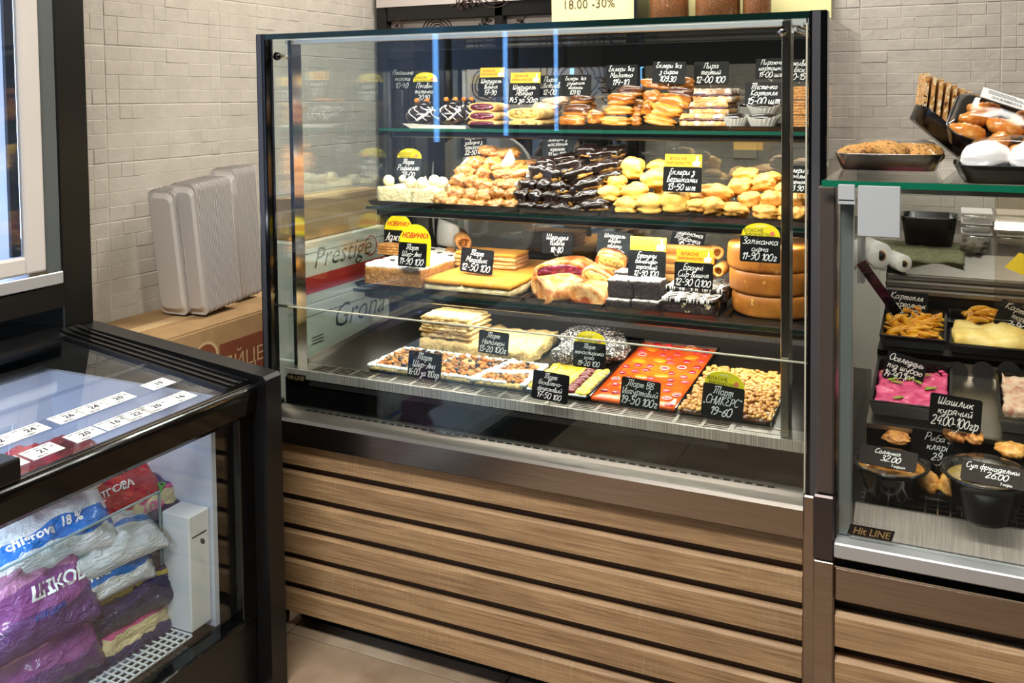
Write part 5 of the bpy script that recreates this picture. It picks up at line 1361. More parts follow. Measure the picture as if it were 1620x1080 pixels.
# ------------------------------------------------------------------ middle shelf piles
ybase = 2.12
pile('choux_bun', V_bun, (
    ((698, 314, 26, 22), (713, 319, 28, 20), (736, 322, 28, 20), (757, 324, 28, 18), (786, 323, 28, 20), (809, 323, 26, 20)),
    ((724, 306, 28, 24), (746, 307, 26, 24), (769, 309, 32, 26), (793, 305, 28, 26), (812, 307, 24, 22)),
    ((728, 287, 30, 26), (749, 287, 24, 24), (768, 293, 30, 24), (793, 293, 32, 24), (815, 290, 30, 22, {'length': 0.10, 'rz': 0.9})),
    ((737, 271, 30, 24), (768, 274, 26, 28), (797, 275, 34, 22), (822, 272, 44, 18, {'length': 0.11, 'rz': 0.7, 'ry': -0.2})),
    ((755, 258, 30, 26), (783, 258, 30, 24), (806, 262, 34, 20, {'length': 0.10, 'rz': 0.7, 'ry': -0.15}), (838, 259, 40, 14, {'length': 0.09, 'rz': 0.6, 'dy': 0.06})),
    ((778, 240, 36, 22), (801, 243, 34, 20, {'length': 0.09, 'rz': 0.6}))), 'caramel glazed choux bun', 'caramel choux buns on the middle shelf', 'choux bun', ybase, 0.028, depth=0.06)
dl = dict
pile('chocolate_eclair', V_choc, (
    ((839, 326, 36, 20), (868, 328, 28, 20), (890, 329, 30, 18), (917, 331, 28, 16), (942, 325, 38, 24, dl(length=0.085, rz=0.5, ry=-0.1))),
    ((827, 310, 26, 28), (851, 310, 28, 26), (874, 313, 28, 28), (900, 316, 30, 24), (930, 310, 46, 24, dl(length=0.085, rz=0.5, ry=-0.2))),
    ((839, 293, 34, 26), (864, 293, 28, 24), (888, 296, 32, 24), (916, 300, 28, 22), (934, 291, 56, 24, dl(length=0.10, rz=0.4, ry=-0.28))),
    ((853, 271, 30, 30), (876, 276, 34, 30), (918, 273, 58, 22, dl(length=0.105, rz=0.4, ry=-0.28)), (964, 279, 36, 20, dl(length=0.08, rz=0.5, ry=-0.2))),
    ((868, 258, 34, 22), (904, 261, 52, 24, dl(length=0.10, rz=0.5, ry=-0.22)), (962, 262, 52, 24, dl(length=0.105, rz=0.5, ry=-0.25))),
    ((897, 250, 44, 18, dl(length=0.09, rz=0.5, ry=-0.2)), (930, 239, 38, 24, dl(length=0.07, rz=0.5)), (961, 243, 56, 24, dl(length=0.11, rz=0.5, ry=-0.18)))),
    'dark chocolate eclair', 'chocolate eclairs on the middle shelf', 'eclair', ybase, 0.026, depth=0.07)
pile('cream_puff', V_puff, (
    ((991, 326, 40, 32), (1029, 324, 46, 36), (1070, 319, 52, 46, dl(dy=-0.0))),
    ((964, 307, 36, 28), (1005, 304, 46, 32), (1050, 302, 36, 26, dl(dy=0.06))),
    ((976, 289, 34, 26), (1036, 284, 46, 32)),
    ((1001, 267, 42, 40), (1042, 264, 38, 26, dl(dy=0.03)))), 'pale yellow cream puff', 'cream puffs on the middle shelf', 'cream puff', 2.115, 0.035, depth=0.06)
pile('twisted_puff', V_twist, (
    ((1104, 326, 40, 26), (1128, 328, 42, 34), (1164, 333, 44, 28), (1211, 336, 46, 26), (1241, 338, 28, 26), (1266, 338, 34, 28)),
    ((1100, 314, 36, 24, dl(dy=0.03)), (1132, 307, 56, 34), (1186, 317, 42, 30), (1222, 316, 44, 34), (1264, 318, 34, 30)),
    ((1172, 297, 48, 36), (1208, 291, 44, 30), (1241, 302, 40, 26), (1262, 304, 28, 24, dl(dy=0.03))),
    ((1180, 277, 46, 28), (1221, 283, 34, 24))), 'golden twisted puff', 'twisted puffs on the middle shelf', 'puff', 2.10, 0.04, depth=0.062)
# baking paper round some of the caramel buns
def paper(pts_px, y, label, cat='baking paper', group=None, m=None, curl=0.012):
    """thin crumpled sheet spanning pixel corners, each with its own depth"""
    C4 = [at(px, py, 'y', yy) for px, py, yy in pts_px]
    bm = new(); n = 6; g = {}
    for i in range(n + 1):
        for j in range(n + 1):
            u, v = i / n, j / n
            p = (C4[0] * (1 - u) + C4[1] * u) * (1 - v) + (C4[3] * (1 - u) + C4[2] * u) * v
            p = p + Vector((0, -1, 0.3)) * curl * math.sin(PI * u) * math.sin(PI * v) + noise.noise_vector(p * 30) * 0.004
            g[i, j] = bm.verts.new(p)
    for i in range(n):
        for j in range(n): bm.faces.new((g[i, j], g[i + 1, j], g[i + 1, j + 1], g[i, j + 1]))
    bmesh.ops.solidify(bm, geom=bm.faces[:], thickness=0.0006)
    return single('baking_paper', bm, m or M['paper'], C4[0], label, cat, group, True)
GP = 'paper wraps among the caramel buns'
paper(((723, 270, 2.20), (738, 248, 2.21), (746, 250, 2.22), (731, 276, 2.21)), 2.2, 'white paper wrap at the upper left of the caramel choux pile', group=GP)
paper(((714, 290, 2.17), (725, 272, 2.18), (731, 277, 2.18), (720, 296, 2.17)), 2.2, 'white paper wrap at the left edge of the caramel choux pile', group=GP)
paper(((700, 309, 2.13), (709, 302, 2.14), (713, 312, 2.13), (705, 317, 2.12)), 2.2, 'small white paper wrap at the foot of the caramel choux pile', group=GP)
paper(((788, 262, 2.20), (808, 236, 2.22), (815, 252, 2.22), (797, 268, 2.20)), 2.2, 'white paper wrap beside the topmost caramel buns', group=GP)
paper(((810, 290, 2.15), (831, 286, 2.17), (826, 297, 2.16), (812, 300, 2.15)), 2.2, 'white paper wrap between caramel buns and chocolate eclairs', group=GP)
paper(((836, 262, 2.18), (850, 264, 2.19), (844, 278, 2.18), (833, 280, 2.17)), 2.2, 'white paper wrap touching the left end of the chocolate eclair pile', group=GP)
# coconut cake with balls
x0, x1 = px_x(597, 312, 2.10), px_x(690, 318, 2.10)
zc = ZS[1] + 0.003
ck = thing('coconut_cake', ((x0 + x1) / 2, 2.10, zc), 'white coconut cake topped with coconut balls on the middle shelf', 'cake')
xm = px_x(650, 315, 2.10)
part(ck, 'slab', nbox(new(), x0, xm - 0.001, 2.10, 2.33, zc, zc + 0.046, 0.012, 0.003, 50, 1), P['coconut'], True)
part(ck, 'slab', nbox(new(), xm + 0.001, x1, 2.10, 2.33, zc, zc + 0.046, 0.012, 0.003, 50, 2), P['coconut'], True)
for k, (px, py, y) in enumerate(((615, 284, 2.15), (650, 286, 2.12), (668, 288, 2.12), (687, 276, 2.20), (700, 284, 2.15), (637, 284, 2.24))):
    r = 0.0165 if k != 5 else 0.012
    b = at(px, py, 'y', y)
    part(ck, 'coconut_ball', blob(new(), (b.x, b.y, zc + 0.046 + r * 0.8), r, r, r * 1.05, 0.06, 3, 12, 8, 1, k), P['raff'], True)
b = at(668, 286, 'y', 2.12)
part(ck, 'cream_peak', lathe(new(), [(0.014, 0), (0.012, 0.010), (0.005, 0.024), (0.0, 0.036)], 12, (b.x + 0.004, 2.13, zc + 0.044)), P['cream'], True)

# ------------------------------------------------------------------ upper shelf
zt = ZS[0] + 0.0035
def penguin(px, py, w, h, y, label, legs=True):
    c = at(px, py, 'y', y)
    ww = at(px + w / 2, py, 'y', y).x - at(px - w / 2, py, 'y', y).x
    zb = ZS[0] + 0.004; hh = at(px, py - h, 'y', y).z - zb
    t = thing('chocolate_pear_cake', (c.x, y, zb), label, 'pastry', 'chocolate pear cakes on the upper shelf')
    part(t, 'body', blob(new(), (0, 0, hh * 0.36), ww / 2, ww / 2, hh * 0.42, 0.12, 2, 18, 12, 0.95, int(px), 0.85), P['choc'] if False else mat('plain_dark_chocolate', (32, 22, 19), 0.25, coat=0.4) if 'plain_dark_chocolate' not in bpy.data.materials else bpy.data.materials['plain_dark_chocolate'], True, True)
    part(t, 'head', blob(new(), (0.004, 0, hh * 0.80), ww * 0.26, ww * 0.26, hh * 0.22, 0.08, 2, 14, 10, 1, 3), bpy.data.materials['plain_dark_chocolate'], True, True)
    bm = new(); rr = random.Random(int(px))
    for k in range(9):
        a = PI + PI * (k + 0.5) / 9 + rr.uniform(-0.1, 0.1)
        pts = []
        for m in range(8):
            f = m / 7; ph = 1.35 - 1.7 * f
            aa = a + 0.5 * math.sin(f * 5 + k)
            pts.append((ww / 2 * 1.03 * max(0.15, math.cos(ph)) * math.cos(aa), ww / 2 * 1.03 * max(0.15, math.cos(ph)) * math.sin(aa), hh * 0.36 + hh * 0.44 * math.sin(ph)))
        tube(bm, pts, 0.0014, 5)
    part(t, 'white_drizzle', bm, P['white_choc'], True, True)
    for s in (-1, 1):
        part(t, 'orange_slice', blob(new(), (s * ww * 0.18, -ww * 0.1, hh * 0.98), 0.008, 0.005, 0.007, 0.1, 2, 10, 6, 1, s), P['orange_fruit'], True, True)
    return t
penguin(671, 198, 46, 40, 2.20, 'chocolate pear cake with white drizzle, leftmost on the baking paper')
penguin(716, 198, 40, 42, 2.23, 'chocolate pear cake with two orange slices, middle one on the baking paper')
penguin(742, 196, 34, 40, 2.28, 'chocolate pear cake half hidden behind the cherry strudel slices')
paper(((637, 196, 2.16), (736, 198, 2.15), (738, 206, 2.14), (655, 206, 2.14)), 2.15, 'white baking paper under the chocolate pear cakes', curl=0.004)

def strudel_slice(px0, px1, py0, py1, y, L, fill, crust, label, group, name, ang=0.0, sq=0.75):
    """cut roll lying along y, its cut face with filling towards the camera"""
    c0, c1 = at(px0, (py0 + py1) / 2, 'y', y), at(px1, (py0 + py1) / 2, 'y', y)
    w = c1.x - c0.x; h = at(px0, py0, 'y', y).z - at(px0, py1, 'y', y).z
    t = thing(name, ((c0.x + c1.x) / 2, y, c0.z - h / 2), label, 'strudel slice', group)
    t.rotation_euler = (0, 0, ang)
    n = 22
    sg = lambda v: math.copysign(abs(v) ** sq, v)
    o = [(w / 2 * sg(math.cos(2 * PI * k / n)), h / 2 + h / 2 * sg(math.sin(2 * PI * k / n))) for k in range(n)]
    bm = new()
    R_ = []
    for f in (0.0, 0.25, 0.5, 0.75, 0.93, 1.0):
        s = 1 - 0.16 * f ** 3 + (0.02 * math.sin(f * 9))
        R_.append([bm.verts.new((x * s + 0.002 * noise.noise(Vector((x * 60, z * 60, f * 3 + px0))), f * L, z * s + 0.002 * noise.noise(Vector((z * 60, x * 50, f * 4 + px0))))) for x, z in o])
    for A, B in zip(R_, R_[1:]):
        for k in range(n): bm.faces.new((A[k], A[(k + 1) % n], B[(k + 1) % n], B[k]))
    bm.faces.new(R_[-1])
    inn = [bm.verts.new((x * 0.88, 0.001, h / 2 + (z - h / 2) * 0.74)) for x, z in o]
    for k in range(n): bm.faces.new((R_[0][(k + 1) % n], R_[0][k], inn[k], inn[(k + 1) % n]))
    part(t, 'crust', bm, crust, True, True)
    bm = new(); cv = bm.verts.new((0, -0.003, h / 2))
    rg = [[bm.verts.new((x * 0.89 * s, (-0.004 if s < 0.9 else 0.0015) + 0.003 * noise.noise(Vector((x * 90 * s, z * 90, px0))), h / 2 + (z - h / 2) * 0.75 * s)) for x, z in o] for s in (1.0, 0.8, 0.4)]
    for A, B in zip(rg, rg[1:]):
        for k in range(n): bm.faces.new((A[k], A[(k + 1) % n], B[(k + 1) % n], B[k]))
    for k in range(n): bm.faces.new((rg[-1][k], rg[-1][(k + 1) % n], cv))
    part(t, 'filling', bm, fill, True, True)
    return t
GC, GA = 'cherry strudel slices on the upper shelf', 'apple strudel slices on the upper shelf'
strudel_slice(740, 784, 190, 201, 2.160, 0.10, P['cherry'], P['strudel_pale'], 'cherry strudel slice at the bottom of its stack', GC, 'cherry_strudel_slice')
strudel_slice(741, 784, 176, 191, 2.165, 0.10, P['cherry'], P['strudel_pale'], 'cherry strudel slice in the middle of its stack', GC, 'cherry_strudel_slice')
strudel_slice(741, 783, 162, 177, 2.17, 0.10, P['cherry'], P['strudel_pale'], 'cherry strudel slice on top of its stack', GC, 'cherry_strudel_slice')
strudel_slice(805, 853, 189, 201, 2.160, 0.13, P['apple'], P['strudel_pale'], 'apple strudel slice at the bottom of its stack', GA, 'apple_strudel_slice')
strudel_slice(802, 853, 171, 190, 2.165, 0.16, P['apple'], P['strudel_pale'], 'apple strudel slice on top of its stack under the orange-strip tag', GA, 'apple_strudel_slice')
P['pinkbake'] = mat('pale_pink_pastry', (226, 176, 146), 0.6, col2=(240, 214, 186), nscale=4, bump=0.5, bscale=9)
lump('fruit_pie_slice', with_mat(V_bun, P['pinkbake'], 'fruit_pie_slice'), 866, 170, 40, 18, 2.30, 'pale pink fruit pie slice lying behind the apple strudel', 'pastry', None, 0.08)
lump('fruit_pie_slice', with_mat(V_bun, P['pinkbake'], 'fruit_pie_slice'), 882, 160, 40, 16, 2.32, 'upper pale pink fruit pie slice partly behind the dark eclairs', 'pastry', None, 0.08)
# small piles of eclairs
G1, G2, G3 = 'dark glazed eclairs on the upper shelf', 'small striped eclairs on the upper shelf', 'cheese eclairs on the upper shelf'
for q in ((905, 191, 46, 19, 2.165, V_gold, 'golden eclair at the bottom of the dark glazed pile'), (913, 175, 50, 22, 2.19, V_brown, 'dark glazed eclair lying across the golden one'), (921, 158, 40, 16, 2.22, V_brown, 'dark glazed eclair on top of its pile behind the tag'), (931, 168, 24, 18, 2.26, V_gold, 'golden eclair peeping out behind the dark glazed pile')):
    lump('eclair', q[5], q[0], q[1], q[2], q[3], q[4], q[6], 'eclair', G1, 0.035)
for q in ((943, 186, 30, 26, 2.165, V_gold, 'golden eclair at the left end of the striped pile'), (974, 192, 52, 18, 2.160, V_strip, 'striped golden eclair at the front bottom of its pile'), (1006, 192, 22, 18, 2.18, V_gold, 'golden eclair end at the right bottom of the striped pile'), (979, 175, 50, 18, 2.18, V_strip, 'striped golden eclair in the middle of its pile'), (1008, 178, 20, 20, 2.2, V_gold, 'golden eclair end right of the middle striped one'), (983, 158, 46, 22, 2.20, V_gold, 'brown-gold eclair lying second from top of the striped pile'), (998, 145, 46, 22, 2.23, V_brown, 'brown eclair topmost on the striped pile'), (1012, 165, 22, 18, 2.26, V_gold, 'golden eclair at the back right of the striped pile')):
    lump('eclair', q[5], q[0], q[1], q[2], q[3], q[4], q[6], 'eclair', G2, 0.038, rz=R.uniform(-0.2, 0.2))
for q in ((1044, 191, 56, 19, 2.160, V_strip, 'golden cheese eclair at the front bottom of its pile'), (1055, 175, 52, 24, 2.175, V_strip, 'golden cheese eclair second from the bottom, tilted'), (1026, 172, 24, 28, 2.19, V_gold, 'cheese eclair end at the left of its pile'), (1066, 160, 58, 25, 2.20, V_gold, 'long amber cheese eclair in the middle of its pile'), (1033, 152, 30, 22, 2.215, V_gold, 'amber cheese eclair end below the tag'), (1078, 148, 44, 22, 2.23, V_brown, 'brown cheese eclair behind the long amber one'), (1040, 133, 52, 20, 2.245, V_gold, 'topmost left cheese eclair behind its price tag'), (1079, 132, 40, 24, 2.25, V_gold, 'topmost right cheese eclair behind its price tag'), (1094, 150, 18, 26, 2.27, V_gold, 'cheese eclair end peeping out at the right of its pile')):
    lump('eclair', q[5], q[0], q[1], q[2], q[3], q[4], q[6], 'eclair', G3, 0.042, ry=R.uniform(-0.05, 0.2))
# berry pie
def pie_slice(px0, px1, py0, py1, y, label, top):
    a, b = at(px0, py1, 'y', y), at(px1, py0, 'y', y)
    z0, z1 = a.z, at(px0, py0, 'y', y).z
    t = thing('berry_pie_slice', ((a.x + b.x) / 2, y, z0), label, 'pie slice', 'grated berry pie slices on the upper shelf')
    h = z1 - z0
    part(t, 'base', nbox(new(), a.x, b.x, y, y + 0.10, z0, z0 + h * 0.45, 0.008, 0.0025, 70, px0), P['pie'], True)
    part(t, 'jam', nbox(new(), a.x + 0.001, b.x - 0.001, y - 0.0005, y + 0.099, z0 + h * 0.42, z0 + h * 0.62, 0.008, 0.003, 90, px0 + 1), P['berry'], True)
    part(t, 'crumb_top', nbox(new(), a.x, b.x, y, y + 0.10, z0 + h * 0.58, z1, 0.008, 0.0035, 80, px0 + 2, taper=0.06), P['pie'] if not top else mat('browned_pie_top', (150, 110, 74), 0.7, col2=(232, 222, 208), nscale=40, nlo=0.45, nhi=0.65, bump=0.8, bscale=70), True)
pie_slice(1075, 1149, 180, 200, 2.155, 'berry pie slice at the bottom of its stack', False)
pie_slice(1090, 1152, 162, 180, 2.17, 'berry pie slice in the middle of its stack', False)
pie_slice(1096, 1157, 141, 162, 2.18, 'dark-topped berry pie slice on top of its stack', True)
# potato pastries in white paper cups
def cup(px, py0, py1, w, y, label, tilt=0.0, ang=0.0):
    c = at(px, py1, 'y', y); ww = at(px + w / 2, py1, 'y', y).x - at(px - w / 2, py1, 'y', y).x; h = at(px, py0, 'y', y).z - c.z
    t = thing('potato_pastry', c, label, 'pastry', 'potato pastries in paper cups')
    t.rotation_euler = (tilt, 0, ang)
    bm = new(); n = 44
    r0, r1 = ww * 0.36, ww * 0.52
    A = [bm.verts.new((r0 * math.cos(2 * PI * k / n), 0.62 * r0 * math.sin(2 * PI * k / n), 0)) for k in range(n)]
    B = [bm.verts.new(((r1 + (0.0016 if k % 2 else -0.0016)) * math.cos(2 * PI * k / n), 0.62 * (r1 + (0.0016 if k % 2 else -0.0016)) * math.sin(2 * PI * k / n), h * 0.8 * (1.0 + 0.22 * math.cos(4 * PI * k / n)))) for k in range(n)]
    for k in range(n): bm.faces.new((A[k], A[(k + 1) % n], B[(k + 1) % n], B[k]))
    bm.faces.new(A[::-1])
    bmesh.ops.solidify(bm, geom=bm.faces[:], thickness=0.0005)
    part(t, 'paper_cup', bm, M['cup_paper'], False, True)
    part(t, 'pastry', blob(new(), (0, 0, h * 0.66), r1 * 0.88, r1 * 0.5, h * 0.40, 0.08, 2, 16, 10, 0.9, int(px)), bpy.data.materials['plain_dark_chocolate'], True, True)
cup(1164, 180, 200, 40, 2.16, 'white paper cup with dark pastry, left of the pair in front', 0.0, 0.2)
cup(1207, 180, 200, 54, 2.165, 'white paper cup with dark pastry, right of the pair in front')
cup(1208, 164, 181, 52, 2.20, 'white paper cup with dark pastry lying on the front pair')
cup(1180, 164, 186, 34, 2.27, 'white paper cup standing at the back under the 15-00 tag', -0.4)
# wafer cakes
xw0, xw1 = px_x(1237, 180, 2.17), -0.278
for s, (p0_, p1_, lab) in enumerate(((182, 200, 'layered wafer cake at the bottom of the stack beside the right post'), (158, 181, 'layered wafer cake in the middle of the stack beside the right post'), (136, 157, 'layered wafer cake on top of the stack beside the right post'))):
    z0, z1 = at(1250, p1_, 'y', 2.17).z, at(1250, p0_, 'y', 2.17).z
    sh_ = 0.004 * (s == 2)
    t = thing('wafer_cake', ((xw0 + xw1) / 2, 2.17, z0), lab, 'wafer cake', 'wafer cakes on the upper shelf')
    for k in range(5):
        za, zb = z0 + (z1 - z0) * k / 5, z0 + (z1 - z0) * (k + 0.78) / 5
        part(t, 'wafer', nbox(new(), xw0 + sh_ + R.uniform(0, 0.002), xw1, 2.17 + R.uniform(0, 0.002), 2.26, za, zb, 0.006, 0.0012, 120, k + 9 * s), P['wafer'])
    part(t, 'cream', box(new(), xw0 + 0.003, xw1 - 0.002, 2.174, 2.255, z0 + 0.001, z1 - 0.003), mat('caramel_cream', (210, 164, 100), 0.6) if 'caramel_cream' not in bpy.data.materials else bpy.data.materials['caramel_cream'])

# ------------------------------------------------------------------ lower shelf
z3 = ZS[2] + 0.003
# white-topped crumb cake with a brown wafer slice
xa, xb = px_x(575, 445, 2.02), px_x(664, 458, 2.02)
t = thing('crumb_cake', ((xa + xb) / 2, 2.02, z3), 'long crumb-sided cake with white cream top at the left end of the lower shelf', 'cake')
hh = 0.052
part(t, 'sponge', nbox(new(), xa, xb, 2.025, 2.33, z3, z3 + hh, 0.007, 0.0045, 90, 4), P['crumb'], True)
part(t, 'cream_top', nbox(new(), xa + 0.002, xb - 0.002, 2.027, 2.328, z3 + hh - 0.004, z3 + hh + 0.009, 0.008, 0.005, 60, 5), P['cream'], True)
mdc = bpy.data.materials['plain_dark_chocolate']
rr = random.Random(5)
for k in range(16):
    x, y = rr.uniform(xa + 0.012, xb - 0.012), rr.uniform(2.035, 2.31)
    part(t, 'chocolate_flake', box(new(), x - 0.008, x + 0.008, y - 0.004, y + 0.004, z3 + hh + 0.007, z3 + hh + 0.012, 0.001), mdc)
wa = thing('wafer_slice', (px_x(620, 405, 2.16), 2.16, z3 + hh + 0.01), 'brown layered wafer slice lying on the white-topped crumb cake', 'wafer cake')
w0, w1 = px_x(598, 405, 2.16), px_x(645, 405, 2.16)
for k in range(4):
    part(wa, 'wafer', nbox(new(), w0, w1, 2.16, 2.24, z3 + hh + 0.0105 + 0.0075 * k, z3 + hh + 0.0105 + 0.0075 * k + 0.006, 0.008, 0.001, 100, k), P['wafer'])
# white scraper standing behind, wafer roll beside it
bm = new(); g = {}
for i in range(9):
    for j in range(9):
        u, v = i / 8, j / 8
        px = 694 + 32 * u - 3 * v + 4 * math.sin(PI * v) * (1 if u > 0.5 else -0.4) + (6 if j == 0 else 0) * 0
        py = 345 + 40 * v + 12 * (1 - v) * u + (10 * v * (1 - u) * 0.2) + 8 * v * u
        p = at(px, py, 'y', 2.30 - 0.02 * math.sin(PI * u) + 0.02 * v)
        g[i, j] = bm.verts.new(p)
for i in range(8):
    for j in range(8): bm.faces.new((g[i, j], g[i, j + 1], g[i + 1, j + 1], g[i + 1, j]))
bmesh.ops.solidify(bm, geom=bm.faces[:], thickness=0.0015)
single('plastic_scraper', bm, M['label_white'], at(712, 395, 'y', 2.30), 'curved white plastic card standing behind the crumb cake and honey cake', 'card', None, True)
def roll(p0, p1, r, label, group, m=None, name='wafer_roll'):
    """rolled tube from p0 to p1 with its spiral end open"""
    p0, p1 = Vector(p0), Vector(p1)
    d = (p1 - p0).normalized(); a = Vector((0, 0, 1)).cross(d).normalized(); b = d.cross(a)
    t = thing(name, p0, label, 'wafer roll', group)
    bm = new(); n = 18
    def ring(p, r_): return [bm.verts.new(p + r_ * (1 + 0.03 * math.sin(3 * 2 * PI * k / n)) * (math.cos(2 * PI * k / n) * a + math.sin(2 * PI * k / n) * b)) for k in range(n)]
    R_ = [ring(p0 + d * 0.02, r * 0.62), ring(p0, r * 0.62), ring(p0, r), ring(p0 + (p1 - p0) * 0.4, r * 1.04), ring(p1, r), ring(p1, r * 0.62), ring(p1 - d * 0.02, r * 0.62)]
    for A, B in zip(R_, R_[1:]):
        for k in range(n): bm.faces.new((A[k], A[(k + 1) % n], B[(k + 1) % n], B[k]))
    bm.faces.new(R_[0][::-1]); bm.faces.new(R_[-1])
    part(t, 'rolled_wafer', bm, m or P['tube'], True)
    bm = new()
    tube(bm, [p0 + d * 0.012 + (r * 0.5 * (1 - k / 16)) * (math.cos(k * 0.9) * a + math.sin(k * 0.9) * b) for k in range(15)], 0.0015, 5)
    part(t, 'spiral_end', bm, P['wafer'], True)
    return t
roll(at(734, 385, 'y', 2.24), at(728, 372, 'y', 2.36), 0.022, 'brown wafer roll behind the honey cake beside the white card', None, P['wafer'])
roll(at(712, 404, 'y', 2.27), at(716, 394, 'y', 2.36), 0.018, 'brown wafer roll lying lower behind the crumb cake', None, P['wafer'])
# honey cake and its top slice
xa, xb = px_x(671, 452, 2.02), px_x(806, 470, 2.02)
t = thing('honey_cake', ((xa + xb) / 2, 2.02, z3), 'wide honey cake slab with golden crumb top on the lower shelf', 'cake')
part(t, 'cream_side', nbox(new(), xa, xb, 2.022, 2.38, z3, z3 + 0.024, 0.010, 0.0028, 60, 7), P['honey_side'], True)
part(t, 'crumb_top', nbox(new(), xa - 0.001, xb + 0.001, 2.020, 2.382, z3 + 0.022, z3 + 0.035, 0.012, 0.0032, 40, 8, tampl=0.4), P['honey'], True)
zq = z3 + 0.0365
xa, xb = px_x(719, 402, 2.20), px_x(814, 408, 2.20)
t = thing('honey_cake_slice', ((xa + xb) / 2, 2.2, zq), 'layered honey cake slice lying on the honey cake slab', 'cake')
for k in range(4):
    part(t, 'cake_layer', nbox(new(), xa + 0.002 * math.sin(k * 3), xb, 2.20 + 0.002 * (k % 2), 2.29, zq + 0.0112 * k, zq + 0.0112 * k + 0.0088, 0.008, 0.002, 80, 40 + k), P['layers'] if k < 3 else P['honey'], True)
part(t, 'cream_filling', nbox(new(), xa + 0.003, xb - 0.003, 2.204, 2.287, zq, zq + 0.040, 0.01, 0.0015, 80, 3), P['honey_side'], True)
# strudel halves: flattened loaves cut open
def half_strudel(px, py, w, h, y, L, rz, fill, label, face=0.0, cut=True, lean=0.0):
    c = at(px, py, 'y', y)
    ww = at(px + w / 2, py, 'y', y).x - at(px - w / 2, py, 'y', y).x
    hz = at(px, py - h / 2, 'y', y).z - at(px, py + h / 2, 'y', y).z
    t = thing('strudel_half', (c.x, y, c.z - hz / 2), label, 'strudel', 'strudel halves on the lower shelf')
    t.rotation_euler = (lean, face, rz)
    n = 26
    sg = lambda v, p: math.copysign(abs(v) ** p, v)
    def sec(s, f):
        out = []
        for k in range(n):
            a = 2 * PI * k / n
            x, z = ww / 2 * sg(math.cos(a), 0.9) * s, hz / 2 * sg(math.sin(a), 0.8) * (s if math.sin(a) > 0 else s)
            q = 0.004 * noise.noise(Vector((math.cos(a) * 2, math.sin(a) * 2, f * 4 + px)))
            out.append((x + q, z + hz / 2 + q))
        return out
    bm = new(); R_ = []
    for f in (0, 0.2, 0.4, 0.6, 0.8, 0.93, 1.0):
        s = 1.0 if f < 0.5 else 1 - 0.55 * ((f - 0.5) / 0.5) ** 2.2
        R_.append([bm.verts.new((x, f * L, z)) for x, z in sec(s, f)])
    for A, B in zip(R_, R_[1:]):
        for k in range(n): bm.faces.new((A[k], A[(k + 1) % n], B[(k + 1) % n], B[k]))
    bm.faces.new(R_[-1])
    inn = [bm.verts.new((x * 0.86, 0.003, hz / 2 + (z - hz / 2) * 0.66)) for x, z in sec(1, 0)]
    for k in range(n): bm.faces.new((R_[0][(k + 1) % n], R_[0][k], inn[k], inn[(k + 1) % n]))
    if not cut: bm.faces.new(inn[::-1])
    part(t, 'crust', bm, P['strudel'], True, True)
    if cut:
        bm = new(); cv = bm.verts.new((0, -0.002, hz / 2))
        rg = [[bm.verts.new((x * 0.87 * s, 0.004 - 0.005 * (s < 0.9) + 0.004 * noise.noise(Vector((x * 70 * s, z * 70, px))), hz / 2 + (z - hz / 2) * 0.68 * s)) for x, z in sec(1, 0)] for s in (1, 0.75, 0.4)]
        for A, B in zip(rg, rg[1:]):
            for k in range(n): bm.faces.new((A[k], A[(k + 1) % n], B[(k + 1) % n], B[k]))
        for k in range(n): bm.faces.new((rg[-1][k], rg[-1][(k + 1) % n], cv))
        part(t, 'filling', bm, fill, True, True)
    return t
half_strudel(886, 431, 82, 36, 2.12, 0.13, 0.05, P['cherry'], 'cherry strudel half with its dark red filling facing the front', -0.10)
half_strudel(851, 458, 62, 36, 2.035, 0.16, -0.75, P['cherry'], 'uncut end of cherry strudel lying at the front of its tray', 0.18, False)
half_strudel(939, 441, 52, 32, 2.10, 0.14, 0.15, P['apple'], 'apple strudel half leaning on the cherry one, filling to the front', 0.42)
half_strudel(963, 412, 46, 30, 2.16, 0.13, 0.25, P['apple'], 'topmost apple strudel half below the slate 11-50 tag', 0.25)
half_strudel(921, 468, 70, 34, 2.03, 0.14, -0.25, P['apple'], 'uncut end of apple strudel at the front beside the brownies', 0.12, False)
# brownies
def brownie(px0, py0, px1, py1, y, label, d=0.06):
    a, b = at(px0, py1, 'y', y), at(px1, py1, 'y', y); z1 = at(px0, py0, 'y', y).z
    t = thing('brownie', ((a.x + b.x) / 2, y, a.z), label, 'brownie', 'sugared brownies on the lower shelf')
    h = z1 - a.z
    part(t, 'crumb', nbox(new(), a.x, b.x, y, y + d, a.z, z1 - 0.003, 0.007, 0.003, 90, px0), P['brownie'], True)
    part(t, 'sugar_top', nbox(new(), a.x + 0.001, b.x - 0.001, y + 0.001, y + d - 0.001, z1 - 0.005, z1, 0.008, 0.0025, 70, px0 + 3), P['sugar'], True)
    return t
brownie(958, 472, 996, 491, 2.03, 'sugared brownie at the left of the bottom layer')
brownie(999, 474, 1041, 494, 2.03, 'sugared brownie at the right of the bottom layer')
brownie(961, 441, 1001, 470, 2.045, 'sugared brownie at the left of the upper layer')
brownie(1003, 443, 1043, 473, 2.045, 'sugared brownie at the right of the upper layer')
brownie(972, 429, 1016, 442, 2.115, 'sugared brownie at the back under the 12-90 tag')
